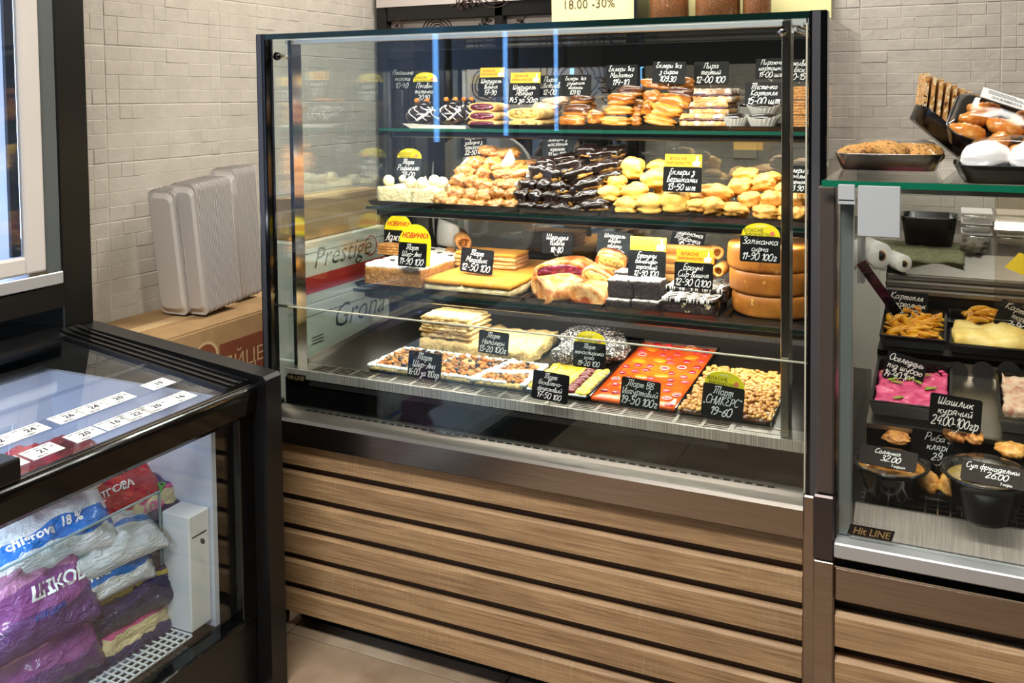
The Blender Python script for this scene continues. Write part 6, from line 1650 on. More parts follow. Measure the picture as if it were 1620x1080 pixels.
# drizzled chocolate slabs
def choco_slab(px0, py0, px1, py1, y, d, label, drz=26):
    a, b = at(px0, py1, 'y', y), at(px1, py1, 'y', y); z1 = at(px0, py0, 'y', y).z
    t = thing('chocolate_slab', ((a.x + b.x) / 2, y, a.z), label, 'cake', 'drizzled chocolate slabs on the lower shelf')
    h = z1 - a.z
    part(t, 'cake', nbox(new(), a.x, b.x, y, y + d, a.z, z1 - 0.004, 0.008, 0.003, 70, px0), mat('dark_cake_white_curd', (48, 32, 26), 0.6, col2=(34, 22, 18), nscale=60, bump=0.9, bscale=90, col3=(222, 200, 160), n3scale=32, n3lo=0.60, n3hi=0.64) if 'dark_cake_white_curd' not in bpy.data.materials else bpy.data.materials['dark_cake_white_curd'], True)
    part(t, 'chocolate_top', nbox(new(), a.x - 0.001, b.x + 0.001, y - 0.001, y + d + 0.001, z1 - 0.007, z1, 0.009, 0.0025, 50, px0 + 4), mdc, True)
    bm = new(); rr = random.Random(px0)
    for k in range(drz):
        f = (k + 0.5) / drz; x = a.x + (b.x - a.x) * f
        pts = [(min(b.x, max(a.x, x + 0.014 * math.sin(m * 1.1 + k) + rr.uniform(-0.004, 0.004) - 0.01 + 0.02 * m / 6)), y - 0.0005 + d * m / 6, z1 + 0.0012) for m in range(7)]
        pts = [(pts[0][0], y - 0.003, z1 - 0.008)] + pts
        tube(bm, pts, 0.0014, 4)
    part(t, 'white_drizzle', bm, P['white_choc'], True, kind='stuff')
    return t
choco_slab(1048, 470, 1130, 499, 2.03, 0.13, 'front chocolate slab with white drizzle and curd filling')
choco_slab(1054, 452, 1148, 470, 2.10, 0.14, 'chocolate slab with white drizzle lying on the front one', 30)
# wafer rolls
GR = 'wafer rolls on the lower shelf'
for k, (px, py, y, lab) in enumerate(((1054, 440, 2.19, 'wafer roll at the bottom of the stack behind the chocolate slabs'), (1056, 424, 2.20, 'wafer roll third from the top behind the orange-strip tag'), (1058, 408, 2.21, 'wafer roll second from the top behind the orange-strip tag'), (1062, 393, 2.22, 'topmost wafer roll under the tilted 10-55 tag'))):
    p0 = at(px - 6, py, 'y', y); p1 = at(px + 74, py + 3, 'y', y + 0.005)
    roll((p1.x, p1.y, p0.z), (p0.x, p0.y, p0.z), 0.0125, lab, GR)
roll(at(1136, 400, 'y', 2.20), at(1120, 395, 'y', 2.30), 0.016, 'open-ended wafer roll sticking out right of the stack', GR)
roll(at(1136, 429, 'y', 2.14), at(1152, 418, 'y', 2.24), 0.015, 'wafer roll lying against the cheese bakes', GR)
# three stacked cheese bakes
yc = 2.155
xL = px_x(1150, 490, yc); rB = 0.108; xc = xL + rB + 0.004
zz = z3 + 0.001
for k, (hh, dx, lab) in enumerate(((0.052, 0.008, 'round browned cheese bake at the bottom of the stack of three'), (0.054, 0.003, 'round browned cheese bake in the middle of the stack of three'), (0.058, 0.0, 'round browned cheese bake on top under the 11-90 tag'))):
    r = rB - 0.002 * (2 - k)
    bm = new(); n = 56
    prof = [(0, 0), (r * 0.95, 0), (r * 0.985, hh * 0.05), (r * 0.992, hh * 0.15), (r, hh * 0.4), (r, hh * 0.7), (r * 0.99, hh * 0.9), (r * 0.965, hh * 0.98), (r * 0.92, hh), (0, hh * 0.95)]
    lathe(bm, prof, n, (xc + dx, yc, zz))
    for v in bm.verts:
        q = noise.noise(Vector((v.co.x * 25, v.co.y * 25, v.co.z * 30 + k)))
        d_ = Vector((v.co.x - xc, v.co.y - yc, 0))
        if d_.length > 0.02: v.co += d_.normalized() * 0.0025 * q
        if v.co.x > -0.276: v.co.x = -0.276
    single('cheese_bake', bm, P['bake'], (xc, yc, zz), lab, 'cheese bake', 'stacked cheese bakes on the lower shelf', True)
    zz += hh + 0.0005

# ------------------------------------------------------------------ cakes on the deck
def dk(y): return dz(y) + 0.001
def slab_xz(x0, x1, y0, y1, h, **kw):
    bm = new()
    nbox(bm, x0, x1, y0, y1, 0, h, **kw)
    for v in bm.verts: v.co.z += dk(v.co.y)
    return bm
# pale flaky cake: slab with a block on it
xa, xb = px_x(660, 575, 1.96), px_x(838, 585, 1.96)
t = thing('flaky_cake', ((xa + xb) / 2, 1.97, dk(1.97)), 'pale flaky cream cake slab at the back left of the deck', 'cake')
part(t, 'slab', slab_xz(xa, xb, 1.965, 2.13, 0.032, step=0.008, amp=0.008, freq=45, seed=3), P['naptop'], True)
za = dk(2.0) + 0.036
t = thing('flaky_cake_block', (xa + 0.05, 2.0, za), 'square block of flaky cream cake lying on the pale slab', 'cake')
xe = px_x(741, 545, 1.985)
for k in range(8):
    part(t, 'pastry_layer', nbox(new(), xa + 0.004 * math.sin(k * 2.3) - 0.004, xe + 0.004 * math.cos(k * 3.1), 1.985 + 0.003 * math.sin(k * 1.7), 2.10, za + 0.0066 * k, za + 0.0066 * k + 0.0064, 0.006, 0.0052, 110, 60 + k), P['napoleon'] if k < 7 else P['naptop'], True)
# dried fruit cake with cream borders
xa, xb = px_x(588, 590, 1.83), px_x(828, 622, 1.83)
t = thing('dried_fruit_cake', ((xa + xb) / 2, 1.83, dk(1.83)), 'flat cake of dried fruit between white cream borders at the front of the deck', 'cake')
part(t, 'base', slab_xz(xa, xb, 1.822, 1.955, 0.010, step=0.012, amp=0.002), P['naptop'], True)
bm = new()
def cream_line(p, q, n, r):
    for k in range(n):
        f = k / (n - 1); c = Vector(p).lerp(Vector(q), f)
        blob(bm, (c.x + R.uniform(-.002, .002), c.y + R.uniform(-.002, .002), dk(c.y) + 0.012), r, r, r * 0.8, 0.3, 2, 8, 6, 1, k)
xm1, xm2 = xa + (xb - xa) * 0.36, xa + (xb - xa) * 0.70
cream_line((xa, 1.828, 0), (xb - 0.05, 1.828, 0), 40, 0.0062); cream_line((xa, 1.828, 0), (xa + 0.02, 1.95, 0), 12, 0.0075); cream_line((xa + 0.02, 1.95, 0), (xb, 1.95, 0), 36, 0.0075)
cream_line((xm1, 1.828, 0), (xm1 + 0.03, 1.95, 0), 14, 0.0062); cream_line((xm2, 1.828, 0), (xm2 + 0.04, 1.95, 0), 16, 0.011); cream_line((xb, 1.83, 0), (xb, 1.95, 0), 12, 0.008); cream_line((xm2 + 0.01, 1.87, 0), (xb, 1.90, 0), 12, 0.011)
part(t, 'cream_border', bm, P['cream'], True, kind='stuff')
rr = random.Random(11)
for nm, m, cnt in (('orange_fruit', 'orange_fruit', 230), ('dark_raisin', 'dark_fruit', 190), ('amber_fruit', 'amber_fruit', 300)):
    bm = new()
    for k in range(cnt):
        x, y = rr.uniform(xa + 0.010, xb - 0.010), rr.uniform(1.835, 1.946)
        if nm == 'dark_raisin' and noise.noise(Vector((x * 25, y * 25, 1))) < -0.12: continue
        if nm == 'orange_fruit' and noise.noise(Vector((x * 22, y * 22, 9))) < -0.10: continue
        r = rr.uniform(0.004, 0.0075)
        blob(bm, (x, y, dk(y) + 0.012 + rr.uniform(0, 0.004)), r, r * rr.uniform(0.6, 1), r * 0.75, 0.3, 2, 7, 5, 1, k)
    part(t, nm + '_pieces', bm, P[m], True, kind='stuff')
# peach and grape cake
xa, xb = px_x(836, 632, 1.83), -0.757
t = thing('fruit_sponge_cake', ((xa + xb) / 2, 1.83, dk(1.83)), 'fruit cake with rows of yellow peach, dark grapes and kiwi on the deck', 'cake')
tray(xa - 0.006, xb - 0.001, 1.819, 2.22, dk(1.83) - 0.0, 0.006, 'dark tray under the peach and grape cake on the deck', 'trays on the deck', tilt=math.atan(0.085))
part(t, 'sponge', slab_xz(xa, xb - 0.006, 1.823, 1.975, 0.010, step=0.012, amp=0.0015), P['cream'], True)
def fruit_row(x0, x1, nm, mesh_, m, dy, w):
    y = 1.831; k = 0
    while y < 1.965:
        n = max(1, round((x1 - x0) / w))
        for i in range(n):
            o = put(nm, mesh_, P[m], t, Vector((x0 + (i + 0.5) * (x1 - x0) / n, y, dk(y) + 0.012)) - origin(t), (R.uniform(0.2, 0.5), R.uniform(-0.2, 0.2), R.uniform(-0.4, 0.4)))
        y += dy; k += 1
mp_ = mesh(blob(new(), (0, 0, 0), 0.0135, 0.009, 0.004, 0.15, 2, 10, 6, 0.9, 2), 'peach_slice', True)
mg_ = mesh(blob(new(), (0, 0, 0), 0.0145, 0.008, 0.0075, 0.06, 2, 12, 8, 1, 4), 'grape_half', True)
mk_ = mesh(blob(new(), (0, 0, 0), 0.010, 0.008, 0.003, 0.15, 2, 10, 6, 0.9, 6), 'kiwi_slice', True)
wd = xb - xa
fruit_row(xa + 0.002, xa + wd * 0.60, 'peach_slice', mp_, 'peach', 0.012, 0.024)
fruit_row(xa + wd * 0.61, xa + wd * 0.76, 'grape_half', mg_, 'grape', 0.012, 0.05)
fruit_row(xa + wd * 0.77, xa + wd * 0.88, 'kiwi_slice', mk_, 'kiwi', 0.013, 0.02)
fruit_row(xa + wd * 0.885, xb - 0.012, 'peach_slice', mp_, 'peach', 0.013, 0.02)
# dark crumb logs
for k, (px, py, w, h, y, lab) in enumerate(((905, 602, 66, 34, 1.985, 'dark crumb cake roll with white coconut, in front under the 19-20 tag'), (945, 590, 70, 44, 2.02, 'dark crumb cake roll with white coconut beside the jelly cake'), (925, 566, 90, 44, 2.08, 'dark crumb cake roll with white coconut lying at the back'))):
    c = at(px, py, 'y', y); ww = at(px + w / 2, py, 'y', y).x - at(px - w / 2, py, 'y', y).x
    bm = blob(new(), (c.x, y + 0.05, dk(y) + 0.024), ww * 0.52, 0.075, 0.030, 0.25, 2.2, 26, 16, 0.85, k + 2, 0.85, amp2=0.10, freq2=9)
    single('crumb_roll', bm, P['darkcrumb'], (c.x, y, dk(y)), lab, 'cake', 'dark crumb cake rolls', True)
# orange jelly cake
xa, xb, ya, yb = -0.750, -0.556, 1.822, 2.20
t = thing('jelly_cake', ((xa + xb) / 2, ya, dk(ya)), 'long orange jelly cake dotted with red fruit in the middle of the deck', 'cake')
part(t, 'jelly', slab_xz(xa, xb, ya, yb, 0.009, step=0.02, amp=0.0006), P['jelly'], True)
fr1 = mat('raspberry_in_jelly', (170, 16, 34), 0.15, coat=0.6, col2=(120, 10, 24), nscale=120)
fr2 = mat('strawberry_in_jelly', (222, 44, 52), 0.15, coat=0.6)
fr3 = mat('peach_in_jelly', (252, 132, 20), 0.15, coat=0.6)
fr4 = mat('pale_berry_ring', (250, 190, 180), 0.25, coat=0.5)
fm = mesh(blob(new(), (0, 0, 0), 0.0105, 0.0085, 0.0045, 0.12, 2, 14, 8, 1, 3), 'berry', True)
fm2 = mesh(blob(new(), (0, 0, 0), 0.018, 0.012, 0.003, 0.15, 2, 14, 8, 1, 5), 'peach_piece', True)
rm = mesh(tube(new(), [(0.0105 * math.cos(a), 0.0088 * math.sin(a), 0.0) for a in [2 * PI * k / 14 for k in range(15)]], 0.0011, 5), 'berry_rim', True)
cp = {}
for nm, src, mm in (('a', fm, fr1), ('b', fm, fr2), ('c', fm2, fr3), ('r', rm, fr4)):
    q = src.copy(); q.materials.clear(); q.materials.append(mm); cp[nm] = q
rr = random.Random(23); pts = []
for k in range(400):
    x, y = rr.uniform(xa + 0.012, xb - 0.012), rr.uniform(ya + 0.012, yb - 0.012)
    if all((x - a) ** 2 + (y - b) ** 2 > 0.026 ** 2 for a, b in pts): pts.append((x, y))
for k, (x, y) in enumerate(pts):
    kind = ('a', 'b', 'c', 'a', 'b')[k % 5]
    o = put('berry' if kind != 'c' else 'peach_piece', cp[kind], None, t, Vector((x, y, dk(y) + 0.0088)) - origin(t), (0.085, 0, rr.uniform(-0.6, 0.6)))
    if k % 7 == 1: put('berry_rim', cp['r'], None, o, (0, 0, 0.0022))
for x in (xa - 0.004, xb + 0.001):
    bm = prism(new(), [(ya, dk(ya) - 0.002), (ya, dk(ya) + 0.011), (yb, dk(yb) + 0.011), (yb, dk(yb) - 0.002)], 'x', x, x + 0.0025)
    part(t, 'side_guard', bm, M['black_gloss'])
# peanut cake
xa, xb, ya, yb = -0.545, -0.352, 1.822, 2.075
t = thing('peanut_cake', ((xa + xb) / 2, ya, dk(ya)), 'toffee cake covered with roasted peanuts at the right of the deck', 'cake')
part(t, 'toffee', slab_xz(xa, xb, ya, yb, 0.009, step=0.012, amp=0.002), P['toffee'], True)
part(t, 'edge_strip', prism(new(), [(ya, dk(ya) - 0.002), (ya, dk(ya) + 0.012), (yb, dk(yb) + 0.012), (yb, dk(yb) - 0.002)], 'x', xb + 0.001, xb + 0.003), M['acrylic_edge'])
rr = random.Random(31)
pn = mesh(blob(new(), (0, 0, 0), 0.0068, 0.0046, 0.0042, 0.15, 2, 8, 6, 0.95, 4), 'peanut', True)
pn.materials.append(P['peanut'])
cells = []
for i in range(24):
    for j in range(32):
        x, y = xa + (xb - xa) * (i + 0.5 + rr.uniform(-0.4, 0.4)) / 24, ya + (yb - ya) * (j + 0.5 + rr.uniform(-0.4, 0.4)) / 32
        if rr.random() < 0.74: cells.append((y, x))
cells.sort()
for y, x in cells[:280]:
    put('peanut', pn, None, t, Vector((x, y, dk(y) + 0.010 + rr.uniform(0, 0.003))) - origin(t), (rr.uniform(-0.4, 0.4), rr.uniform(-0.4, 0.4), rr.uniform(0, PI)))
bm = new()
for y, x in cells[280:]:
    v0 = len(bm.verts)
    blob(bm, (x, y, dk(y) + 0.010 + rr.uniform(0, 0.003)), 0.0066, 0.0046, 0.0042, 0.15, 2, 7, 5, 0.95, 4)
part(t, 'far_peanuts', bm, P['peanut'], True, kind='stuff')

# ------------------------------------------------------------------ food of the heated case
def htray(x0, x1, y0, y1, z, h, label, tilt=0.16, m='tray'):
    return tray(x0, x1, y0, y1, z, h, label, 'trays in the heated case', m, tilt, 0.010)
P['potato'] = mat('fried_potato', (242, 178, 44), 0.35, col2=(196, 106, 22), nscale=3.5, nlo=0.45, nhi=0.7, coat=0.3, bump=0.3, col3=(112, 54, 14), n3scale=3, n3lo=0.64, n3hi=0.72)
P['mash'] = mat('mashed_potato', (246, 222, 140), 0.45, col2=(238, 204, 112), nscale=30, bump=0.5, sss=0.1)
P['beet'] = mat('pink_beet_salad', (238, 100, 146), 0.4, col2=(210, 46, 104), nscale=60, nlo=0.4, nhi=0.65, bump=0.9, bscale=90, coat=0.3)
P['leaf'] = mat('green_herb', (150, 170, 60), 0.5)
P['chicken'] = mat('grilled_chicken', (226, 160, 84), 0.4, col2=(150, 76, 26), nscale=3.5, nlo=0.45, nhi=0.65, bump=0.6, coat=0.3, bscale=9)
P['fish'] = mat('battered_fish', (232, 180, 96), 0.45, col2=(206, 134, 56), nscale=3.5, bump=0.5, coat=0.2, bscale=9)
P['salad'] = mat('pale_meat_salad', (236, 206, 178), 0.5, col2=(196, 132, 108), nscale=60, nlo=0.45, nhi=0.65, bump=0.9)
P['soup'] = mat('orange_soup', (196, 122, 32), 0.15, col2=(226, 160, 60), nscale=26, coat=0.6, col3=(120, 60, 20), n3scale=30)
P['broth'] = mat('pale_broth', (176, 150, 74), 0.15, col2=(150, 118, 54), nscale=14, coat=0.6)
wedge = []
for s in range(4):
    bm = new(); n = 9
    rings_ = []
    for k in range(n):
        f = k / (n - 1); wv = 0.5 * math.sin(PI * min(max(f, 0.04), 0.96)) ** 0.5
        bend = 0.22 * math.sin(PI * f) * (1 if s % 2 else 0.5)
        rings_.append([bm.verts.new((f - 0.5, wv * a + bend, wv * b)) for a, b in ((-0.5, -0.35), (0.5, -0.35), (0.42, 0.1), (0.0, 0.5), (-0.42, 0.1))])
    for A, B in zip(rings_, rings_[1:]):
        for k in range(5): bm.faces.new((A[k], A[(k + 1) % 5], B[(k + 1) % 5], B[k]))
    bm.faces.new(rings_[0][::-1]); bm.faces.new(rings_[-1])
    for v in bm.verts: v.co += noise.noise_vector(v.co * 3 + Vector((s, s, s))) * 0.05
    bmesh.ops.subdivide_edges(bm, edges=bm.edges[:], cuts=1, use_grid_fill=True, smooth=0.6)
    wedge.append(mesh(bm, 'potato_wedge', True)); wedge[-1].materials.append(P['potato'])
def wedges(x0, x1, y0, y1, z, sl, n, group, where, seed, hump=0.02):
    rr = random.Random(seed)
    for k in range(n):
        f = k / n
        x, y = rr.uniform(x0 + 0.02, x1 - 0.02), rr.uniform(y0 + 0.012, y1 - 0.012)
        lay_ = k * 3 // n
        mid = 1 - abs((x - (x0 + x1) / 2) / ((x1 - x0) / 2))
        o = put('potato_wedge', rr.choice(wedge), None, None, (x, y, z + sl * (y - y0) + 0.009 + 0.009 * lay_ * (0.4 + mid)), (rr.uniform(0, 6), rr.uniform(-0.3, 0.3), rr.uniform(-1.0, 1.0)))
        L = rr.uniform(0.05, 0.07); o.scale = (L, L * 0.5, L * 0.42)
        tag_it(o, 'golden fried potato wedge in the heap ' + where, 'potato wedge', group)
tz = 0.8155
xa, xb = -0.152, at(1497, 540, 'y', 1.985).x
htray(xa, xb, 1.978, 2.15, tz, 0.026, 'black tray of potato wedges under the 8-40 tag')
wedges(xa + 0.006, xb - 0.006, 1.985, 2.14, tz + 0.004, 0.16, 46, 'potato wedges under the 8-40 tag', 'under the 8-40 tag', 2)
xc_, xd_ = at(1502, 540, 'y', 1.985).x, 0.24
htray(xc_, xd_, 1.978, 2.06, tz, 0.022, 'black tray of mashed potato in the heated case')
bm = nbox(new(), xc_ + 0.008, xd_ - 0.008, 1.984, 2.055, tz + 0.004, tz + 0.03, 0.009, 0.006, 40, 9, top=lambda x, y: 0.02 * noise.noise(Vector((x * 18, y * 25, 2))) + 0.01)
bmesh.ops.rotate(bm, cent=(0, 1.978, tz), matrix=Matrix.Rotation(0.16, 3, 'X'), verts=bm.verts[:])
single('mashed_potato', bm, P['mash'], (xc_ + 0.05, 1.99, tz), 'heap of yellow mashed potato in the tray with the tilted tag', 'mashed potato', None, True, kind='stuff')
htray(xc_ - 0.004, xd_, 2.085, 2.17, 0.834, 0.022, 'black tray of potato wedges behind the mashed potato', 0.12)
wedges(xc_, xd_ - 0.01, 2.09, 2.16, 0.838, 0.12, 34, 'potato wedges behind the mashed potato', 'behind the mashed potato', 5)
# beet salad
yb0 = 1.758; bz = 0.741
xa, xb = -0.152, at(1506, 635, 'y', yb0).x
htray(xa, xb, yb0, 1.945, bz, 0.030, 'black tray of pink beet salad in the heated case')
t = thing('beet_salad', ((xa + xb) / 2, yb0, bz), 'pink grated beet salad with green herbs in a black tray', 'salad')
bm = nbox(new(), xa + 0.009, xb - 0.009, yb0 + 0.008, 1.90, bz + 0.004, bz + 0.028, 0.008, 0.004, 60, 4, top=lambda x, y: 0.008 * noise.noise(Vector((x * 30, y * 30, 5))))
rot = Matrix.Rotation(0.16, 3, 'X')
bmesh.ops.rotate(bm, cent=(0, yb0, bz), matrix=rot, verts=bm.verts[:])
part(t, 'salad', bm, P['beet'], True)
rr = random.Random(3)
for k in range(12):
    x, y = rr.uniform(xa + 0.02, xb - 0.02), rr.uniform(yb0 + 0.015, 1.895)
    bm = blob(new(), (0, 0, 0), 0.012, 0.0045, 0.0015, 0.2, 2, 10, 6, 1, k)
    bmesh.ops.rotate(bm, cent=(0, 0, 0), matrix=Matrix.Rotation(rr.uniform(-1, 1), 3, 'Z'), verts=bm.verts[:])
    p = Vector((x, yb0, bz)) + rot @ Vector((0, y - yb0, 0.034))
    bmesh.ops.translate(bm, verts=bm.verts[:], vec=p)
    part(t, 'herb_leaf', bm, P['leaf'], True)
bm = new()
for k in range(26):
    x, y = rr.uniform(xa + 0.012, xb - 0.012), rr.uniform(1.90, 1.935)
    p = Vector((x, yb0, bz)) + rot @ Vector((0, y - yb0, 0.012 + rr.uniform(0, 0.01)))
    blob(bm, p, 0.006, 0.005, 0.004, 0.3, 2, 7, 5, 1, k)
part(t, 'loose_shreds', bm, P['beet'], True, kind='stuff')
# salad tray at the right
xs0 = at(1579, 640, 'y', 1.78).x
htray(xs0, 0.30, 1.752, 1.945, bz, 0.03, 'black tray of pale salad at the right edge of the heated case')
bm = nbox(new(), xs0 + 0.01, 0.29, 1.80, 1.93, bz + 0.004, bz + 0.026, 0.008, 0.006, 70, 6, top=lambda x, y: 0.012 * noise.noise(Vector((x * 40, y * 40, 7))))
bmesh.ops.rotate(bm, cent=(0, 1.755, bz), matrix=rot, verts=bm.verts[:])
single('meat_salad', bm, P['salad'], (xs0 + 0.05, 1.8, bz), 'pale shredded salad in the black tray at the right edge', 'salad', None, True, kind='stuff')
# chicken and fish pieces
ck_ = [mesh(blob(new(), (0, 0, 0), 0.5, 0.5, 0.5, 0.35, 1.6, 20, 12, 0.9, s + 51, 0.8, amp2=0.14, freq2=5), 'chicken_piece', True) for s in range(3)]
for v in ck_: v.materials.append(P['chicken'])
fs_ = with_mat(ck_, P['fish'], 'fish_piece')
htray(-0.04, 0.30, 1.665, 1.728, 0.660, 0.012, 'black tray behind the soup bowls', 0.0)
htray(-0.152, -0.045, 1.665, 1.728, 0.660, 0.012, 'black tray behind the orange soup bowl', 0.0)
for q in ((1512, 686, 40, 24, 1.712, ck_, 'grilled chicken piece right behind the 24.00 tag', 'chicken'), (1541, 691, 34, 20, 1.70, ck_, 'grilled chicken piece peeping out right of the 24.00 tag', 'chicken'), (1418, 692, 50, 16, 1.712, ck_, 'grilled chicken piece behind the orange soup bowl', 'chicken'), (1600, 712, 52, 24, 1.70, fs_, 'battered fish piece at the right edge behind the broth bowl', 'fish')):
    lump('chicken_piece' if q[7] == 'chicken' else 'fish_piece', q[5], q[0], q[1], q[2], q[3], q[4], q[6], q[7], 'grilled and battered pieces behind the bowls', 0.05)
htray(at(1440, 790, 'y', 1.635).x, at(1530, 790, 'y', 1.635).x + 0.02, 1.60, 1.662, 0.6585, 0.012, 'black tray of battered fish between the soup bowls', 0.0)
for q in ((1462, 762, 52, 36, 1.632, 'battered fish piece at the left of the tray between the bowls'), (1505, 768, 52, 34, 1.628, 'battered fish piece at the right of the tray between the bowls')):
    lump('fish_piece', fs_, q[0], q[1], q[2], q[3], q[4], q[5], 'fish', 'battered fish between the bowls', 0.05)
# soup bowls
def bowl(px, py, wpx, y, soup, label, words, zb, rect):
    c = at(px, py, 'y', y); r = (at(px + wpx / 2, py, 'y', y).x - at(px - wpx / 2, py, 'y', y).x) / 2
    t = thing('soup_bowl', (c.x, y, zb), label, 'soup bowl', 'lidded soup bowls in the heated case')
    h = c.z - zb
    part(t, 'bowl_body', lathe(new(), [(0, 0), (r * 0.62, 0), (r * 0.66, 0.004), (r * 0.86, h * 0.72), (r * 0.93, h * 0.86), (r * 1.0, h * 0.9), (r * 1.0, h * 0.93), (r * 0.90, h * 0.92), (r * 0.84, h * 0.7), (0, h * 0.66)], 36), M['tray'], True, True)
    part(t, 'soup', lathe(new(), [(r * 0.86, h * 0.80), (r * 0.5, h * 0.82), (0, h * 0.825)], 32), soup, True, True)
    rr = random.Random(px)
    for k in range(9):
        a, q = rr.uniform(0, 6.28), rr.uniform(0, r * 0.7)
        part(t, 'soup_piece', blob(new(), (q * math.cos(a), q * math.sin(a), h * 0.825), 0.008, 0.006, 0.003, 0.3, 2, 8, 6, 1, k), soup, True, True)
    part(t, 'clear_lid', lathe(new(), [(r * 1.03, h * 0.90), (r * 1.03, h * 0.98), (r * 0.98, h * 1.0), (r * 0.93, h * 0.97), (r * 0.86, h * 1.04), (r * 0.74, h * 1.09), (0, h * 1.11)], 36), M['plastic_clear'], True, True)
    # label board lying on the lid, tipped to the front
    x0, y0, x1, y1 = rect
    bw = at(x1, y1, 'y', y - r * 0.7).x - at(x0, y1, 'y', y - r * 0.7).x
    bw *= 0.94; bd = bw * 0.43
    ct = at((x0 + x1) / 2, (y0 + y1) / 2, 'y', y - r * 0.62) - Vector((c.x, y, zb))
    Mx = Matrix.Translation(ct + Vector((0, -0.004, 0.004))) @ Matrix.Rotation(-0.10, 4, 'Z') @ Matrix.Rotation(0.52, 4, 'X')
    bm = prism(new(), rrect(bw, bd, 0.004, 3), 'z', 0.0, 0.0012); bmesh.ops.transform(bm, matrix=Mx, verts=bm.verts[:])
    o = part(t, 'price_label', bm, M['board_brown'], False, True, label='brown label reading ' + ' '.join(words))
    bm = new()
    for k, w in enumerate(words):
        hand(bm, w, bd * (0.26, 0.34, 0.15)[k], (-0.02, 0.05, 0.2)[k] * bw, bd * (0.27, -0.06, -0.38)[k], bw * (0.8, 0.6, 0.4)[k], k, plane='xy', depth=0.0018)
    bmesh.ops.transform(bm, matrix=Mx, verts=bm.verts[:])
    part(o, 'label_writing', bm, M['chalk'], False, True)
    return t
bowl(1410, 728, 122, 1.615, P['soup'], 'black bowl of orange soup under a clear lid, labelled 32.00', ('Солянка', '32.00', '1 порція'), 0.6585, (1357, 706, 1454, 748))
bowl(1560, 742, 146, 1.585, P['broth'], 'black bowl of pale broth under a clear lid, labelled 26.00', ('Суп фрікадельки', '26.00', '1 порц.'), 0.6585, (1516, 730, 1628, 778))
# things on the work top
wt = 0.9726
def flat_tub(px0, px1, py0, py1, y, label):
    a, b = at(px0, py1, 'y', y), at(px1, py1, 'y', y); z1 = at(px0, py0, 'y', y).z
    w = b.x - a.x; h = max(0.03, z1 - wt)
    t = thing('black_food_tub', ((a.x + b.x) / 2, y, wt), label, 'food tub')
    bm = new()
    L = [rrect(w * 0.80, 0.10, 0.02, 4), rrect(w * 0.96, 0.125, 0.025, 4), rrect(w, 0.13, 0.028, 4), rrect(w * 0.93, 0.118, 0.024, 4), rrect(w * 0.76, 0.095, 0.02, 4)]
    Z = [0.006, h * 0.94, h, h, 0.012]
    V = [[bm.verts.new((x, q + 0.07, z)) for x, q in l] for l, z in zip(L, Z)]
    n = len(L[0])
    for A, B in zip(V, V[1:]):
        for k in range(n): bm.faces.new((A[k], A[(k + 1) % n], B[(k + 1) % n], B[k]))
    bm.faces.new(V[0][::-1]); bm.faces.new(V[-1])
    part(t, 'tub', bm, M['tray'], True, True)
    part(t, 'divider', box(new(), -0.004, 0.004, 0.02, 0.12, 0.012, h * 0.8, 0.002), M['tray'], False, True)
    return t
flat_tub(1422, 1516, 343, 383, 2.31, 'black divided food tub on the olive cloth')
for k, (px, py, w, lab) in enumerate(((1545, 352, 46, 'clear lidded container behind the olive cloth'), (1604, 350, 50, 'clear lidded container seen through the sloping shield'))):
    a, b = at(px - w / 2, 380, 'y', 2.42), at(px + w / 2, 380, 'y', 2.42)
    t = thing('clear_container', ((a.x + b.x) / 2, 2.42, wt), lab, 'container', 'clear containers on the work top')
    w_ = b.x - a.x
    for j in range(3):
        bm = box(new(), -w_ / 2, w_ / 2, 0, 0.11, 0.004 + 0.026 * j, 0.027 + 0.026 * j, 0.006, 2)
        part(t, 'container_tier', bm, M['plastic_clear'], True, True)
        part(t, 'rim', box(new(), -w_ / 2 - 0.003, w_ / 2 + 0.003, -0.003, 0.113, 0.0265 + 0.026 * j, 0.0285 + 0.026 * j), ribm2, False, True)
def cloth(x0, x1, y0, y1, hang, label, m, seed, z):
    bm = new(); g = {}; n, k_ = 26, 12
    for i in range(n + 1):
        for j in range(k_ + 1):
            u, v = i / n, j / k_
            y = y1 + (y0 - y1) * v
            zz_ = z + 0.004 + 0.006 * abs(noise.noise(Vector((u * 6, v * 3, seed)))) 
            if y < 2.29:
                zz_ = z + 0.006 - (2.29 - y) * 0.49 + 0.003 * (1 + math.sin(u * 16))
            g[i, j] = bm.verts.new((x0 + (x1 - x0) * u + 0.004 * noise.noise(Vector((v * 5, u * 3, seed))), y + 0.010 * math.sin(u * 9 + seed) * v, zz_))
    for i in range(n):
        for j in range(k_): bm.faces.new((g[i, j], g[i, j + 1], g[i + 1, j + 1], g[i + 1, j]))
    bmesh.ops.solidify(bm, geom=bm.faces[:], thickness=0.002)
    return single('cleaning_cloth', bm, m, (x0, y1, z), label, 'cloth', None, True)
cloth(at(1362, 395, 'y', 2.25).x, at(1527, 395, 'y', 2.25).x, 2.235, 2.40, 0, 'folded olive cloth spread under the black tub', M['cloth'], 1, wt)
c = at(1541, 384, 'y', 2.31)
single('crumpled_rag', blob(new(), (c.x, 2.31, wt + 0.018), 0.026, 0.03, 0.017, 0.5, 2.5, 22, 14, 1, 5, 0.95, amp2=0.25, freq2=6), M['rag'], (c.x, 2.31, wt), 'crumpled grey rag lying right of the olive cloth', 'rag', None, True)
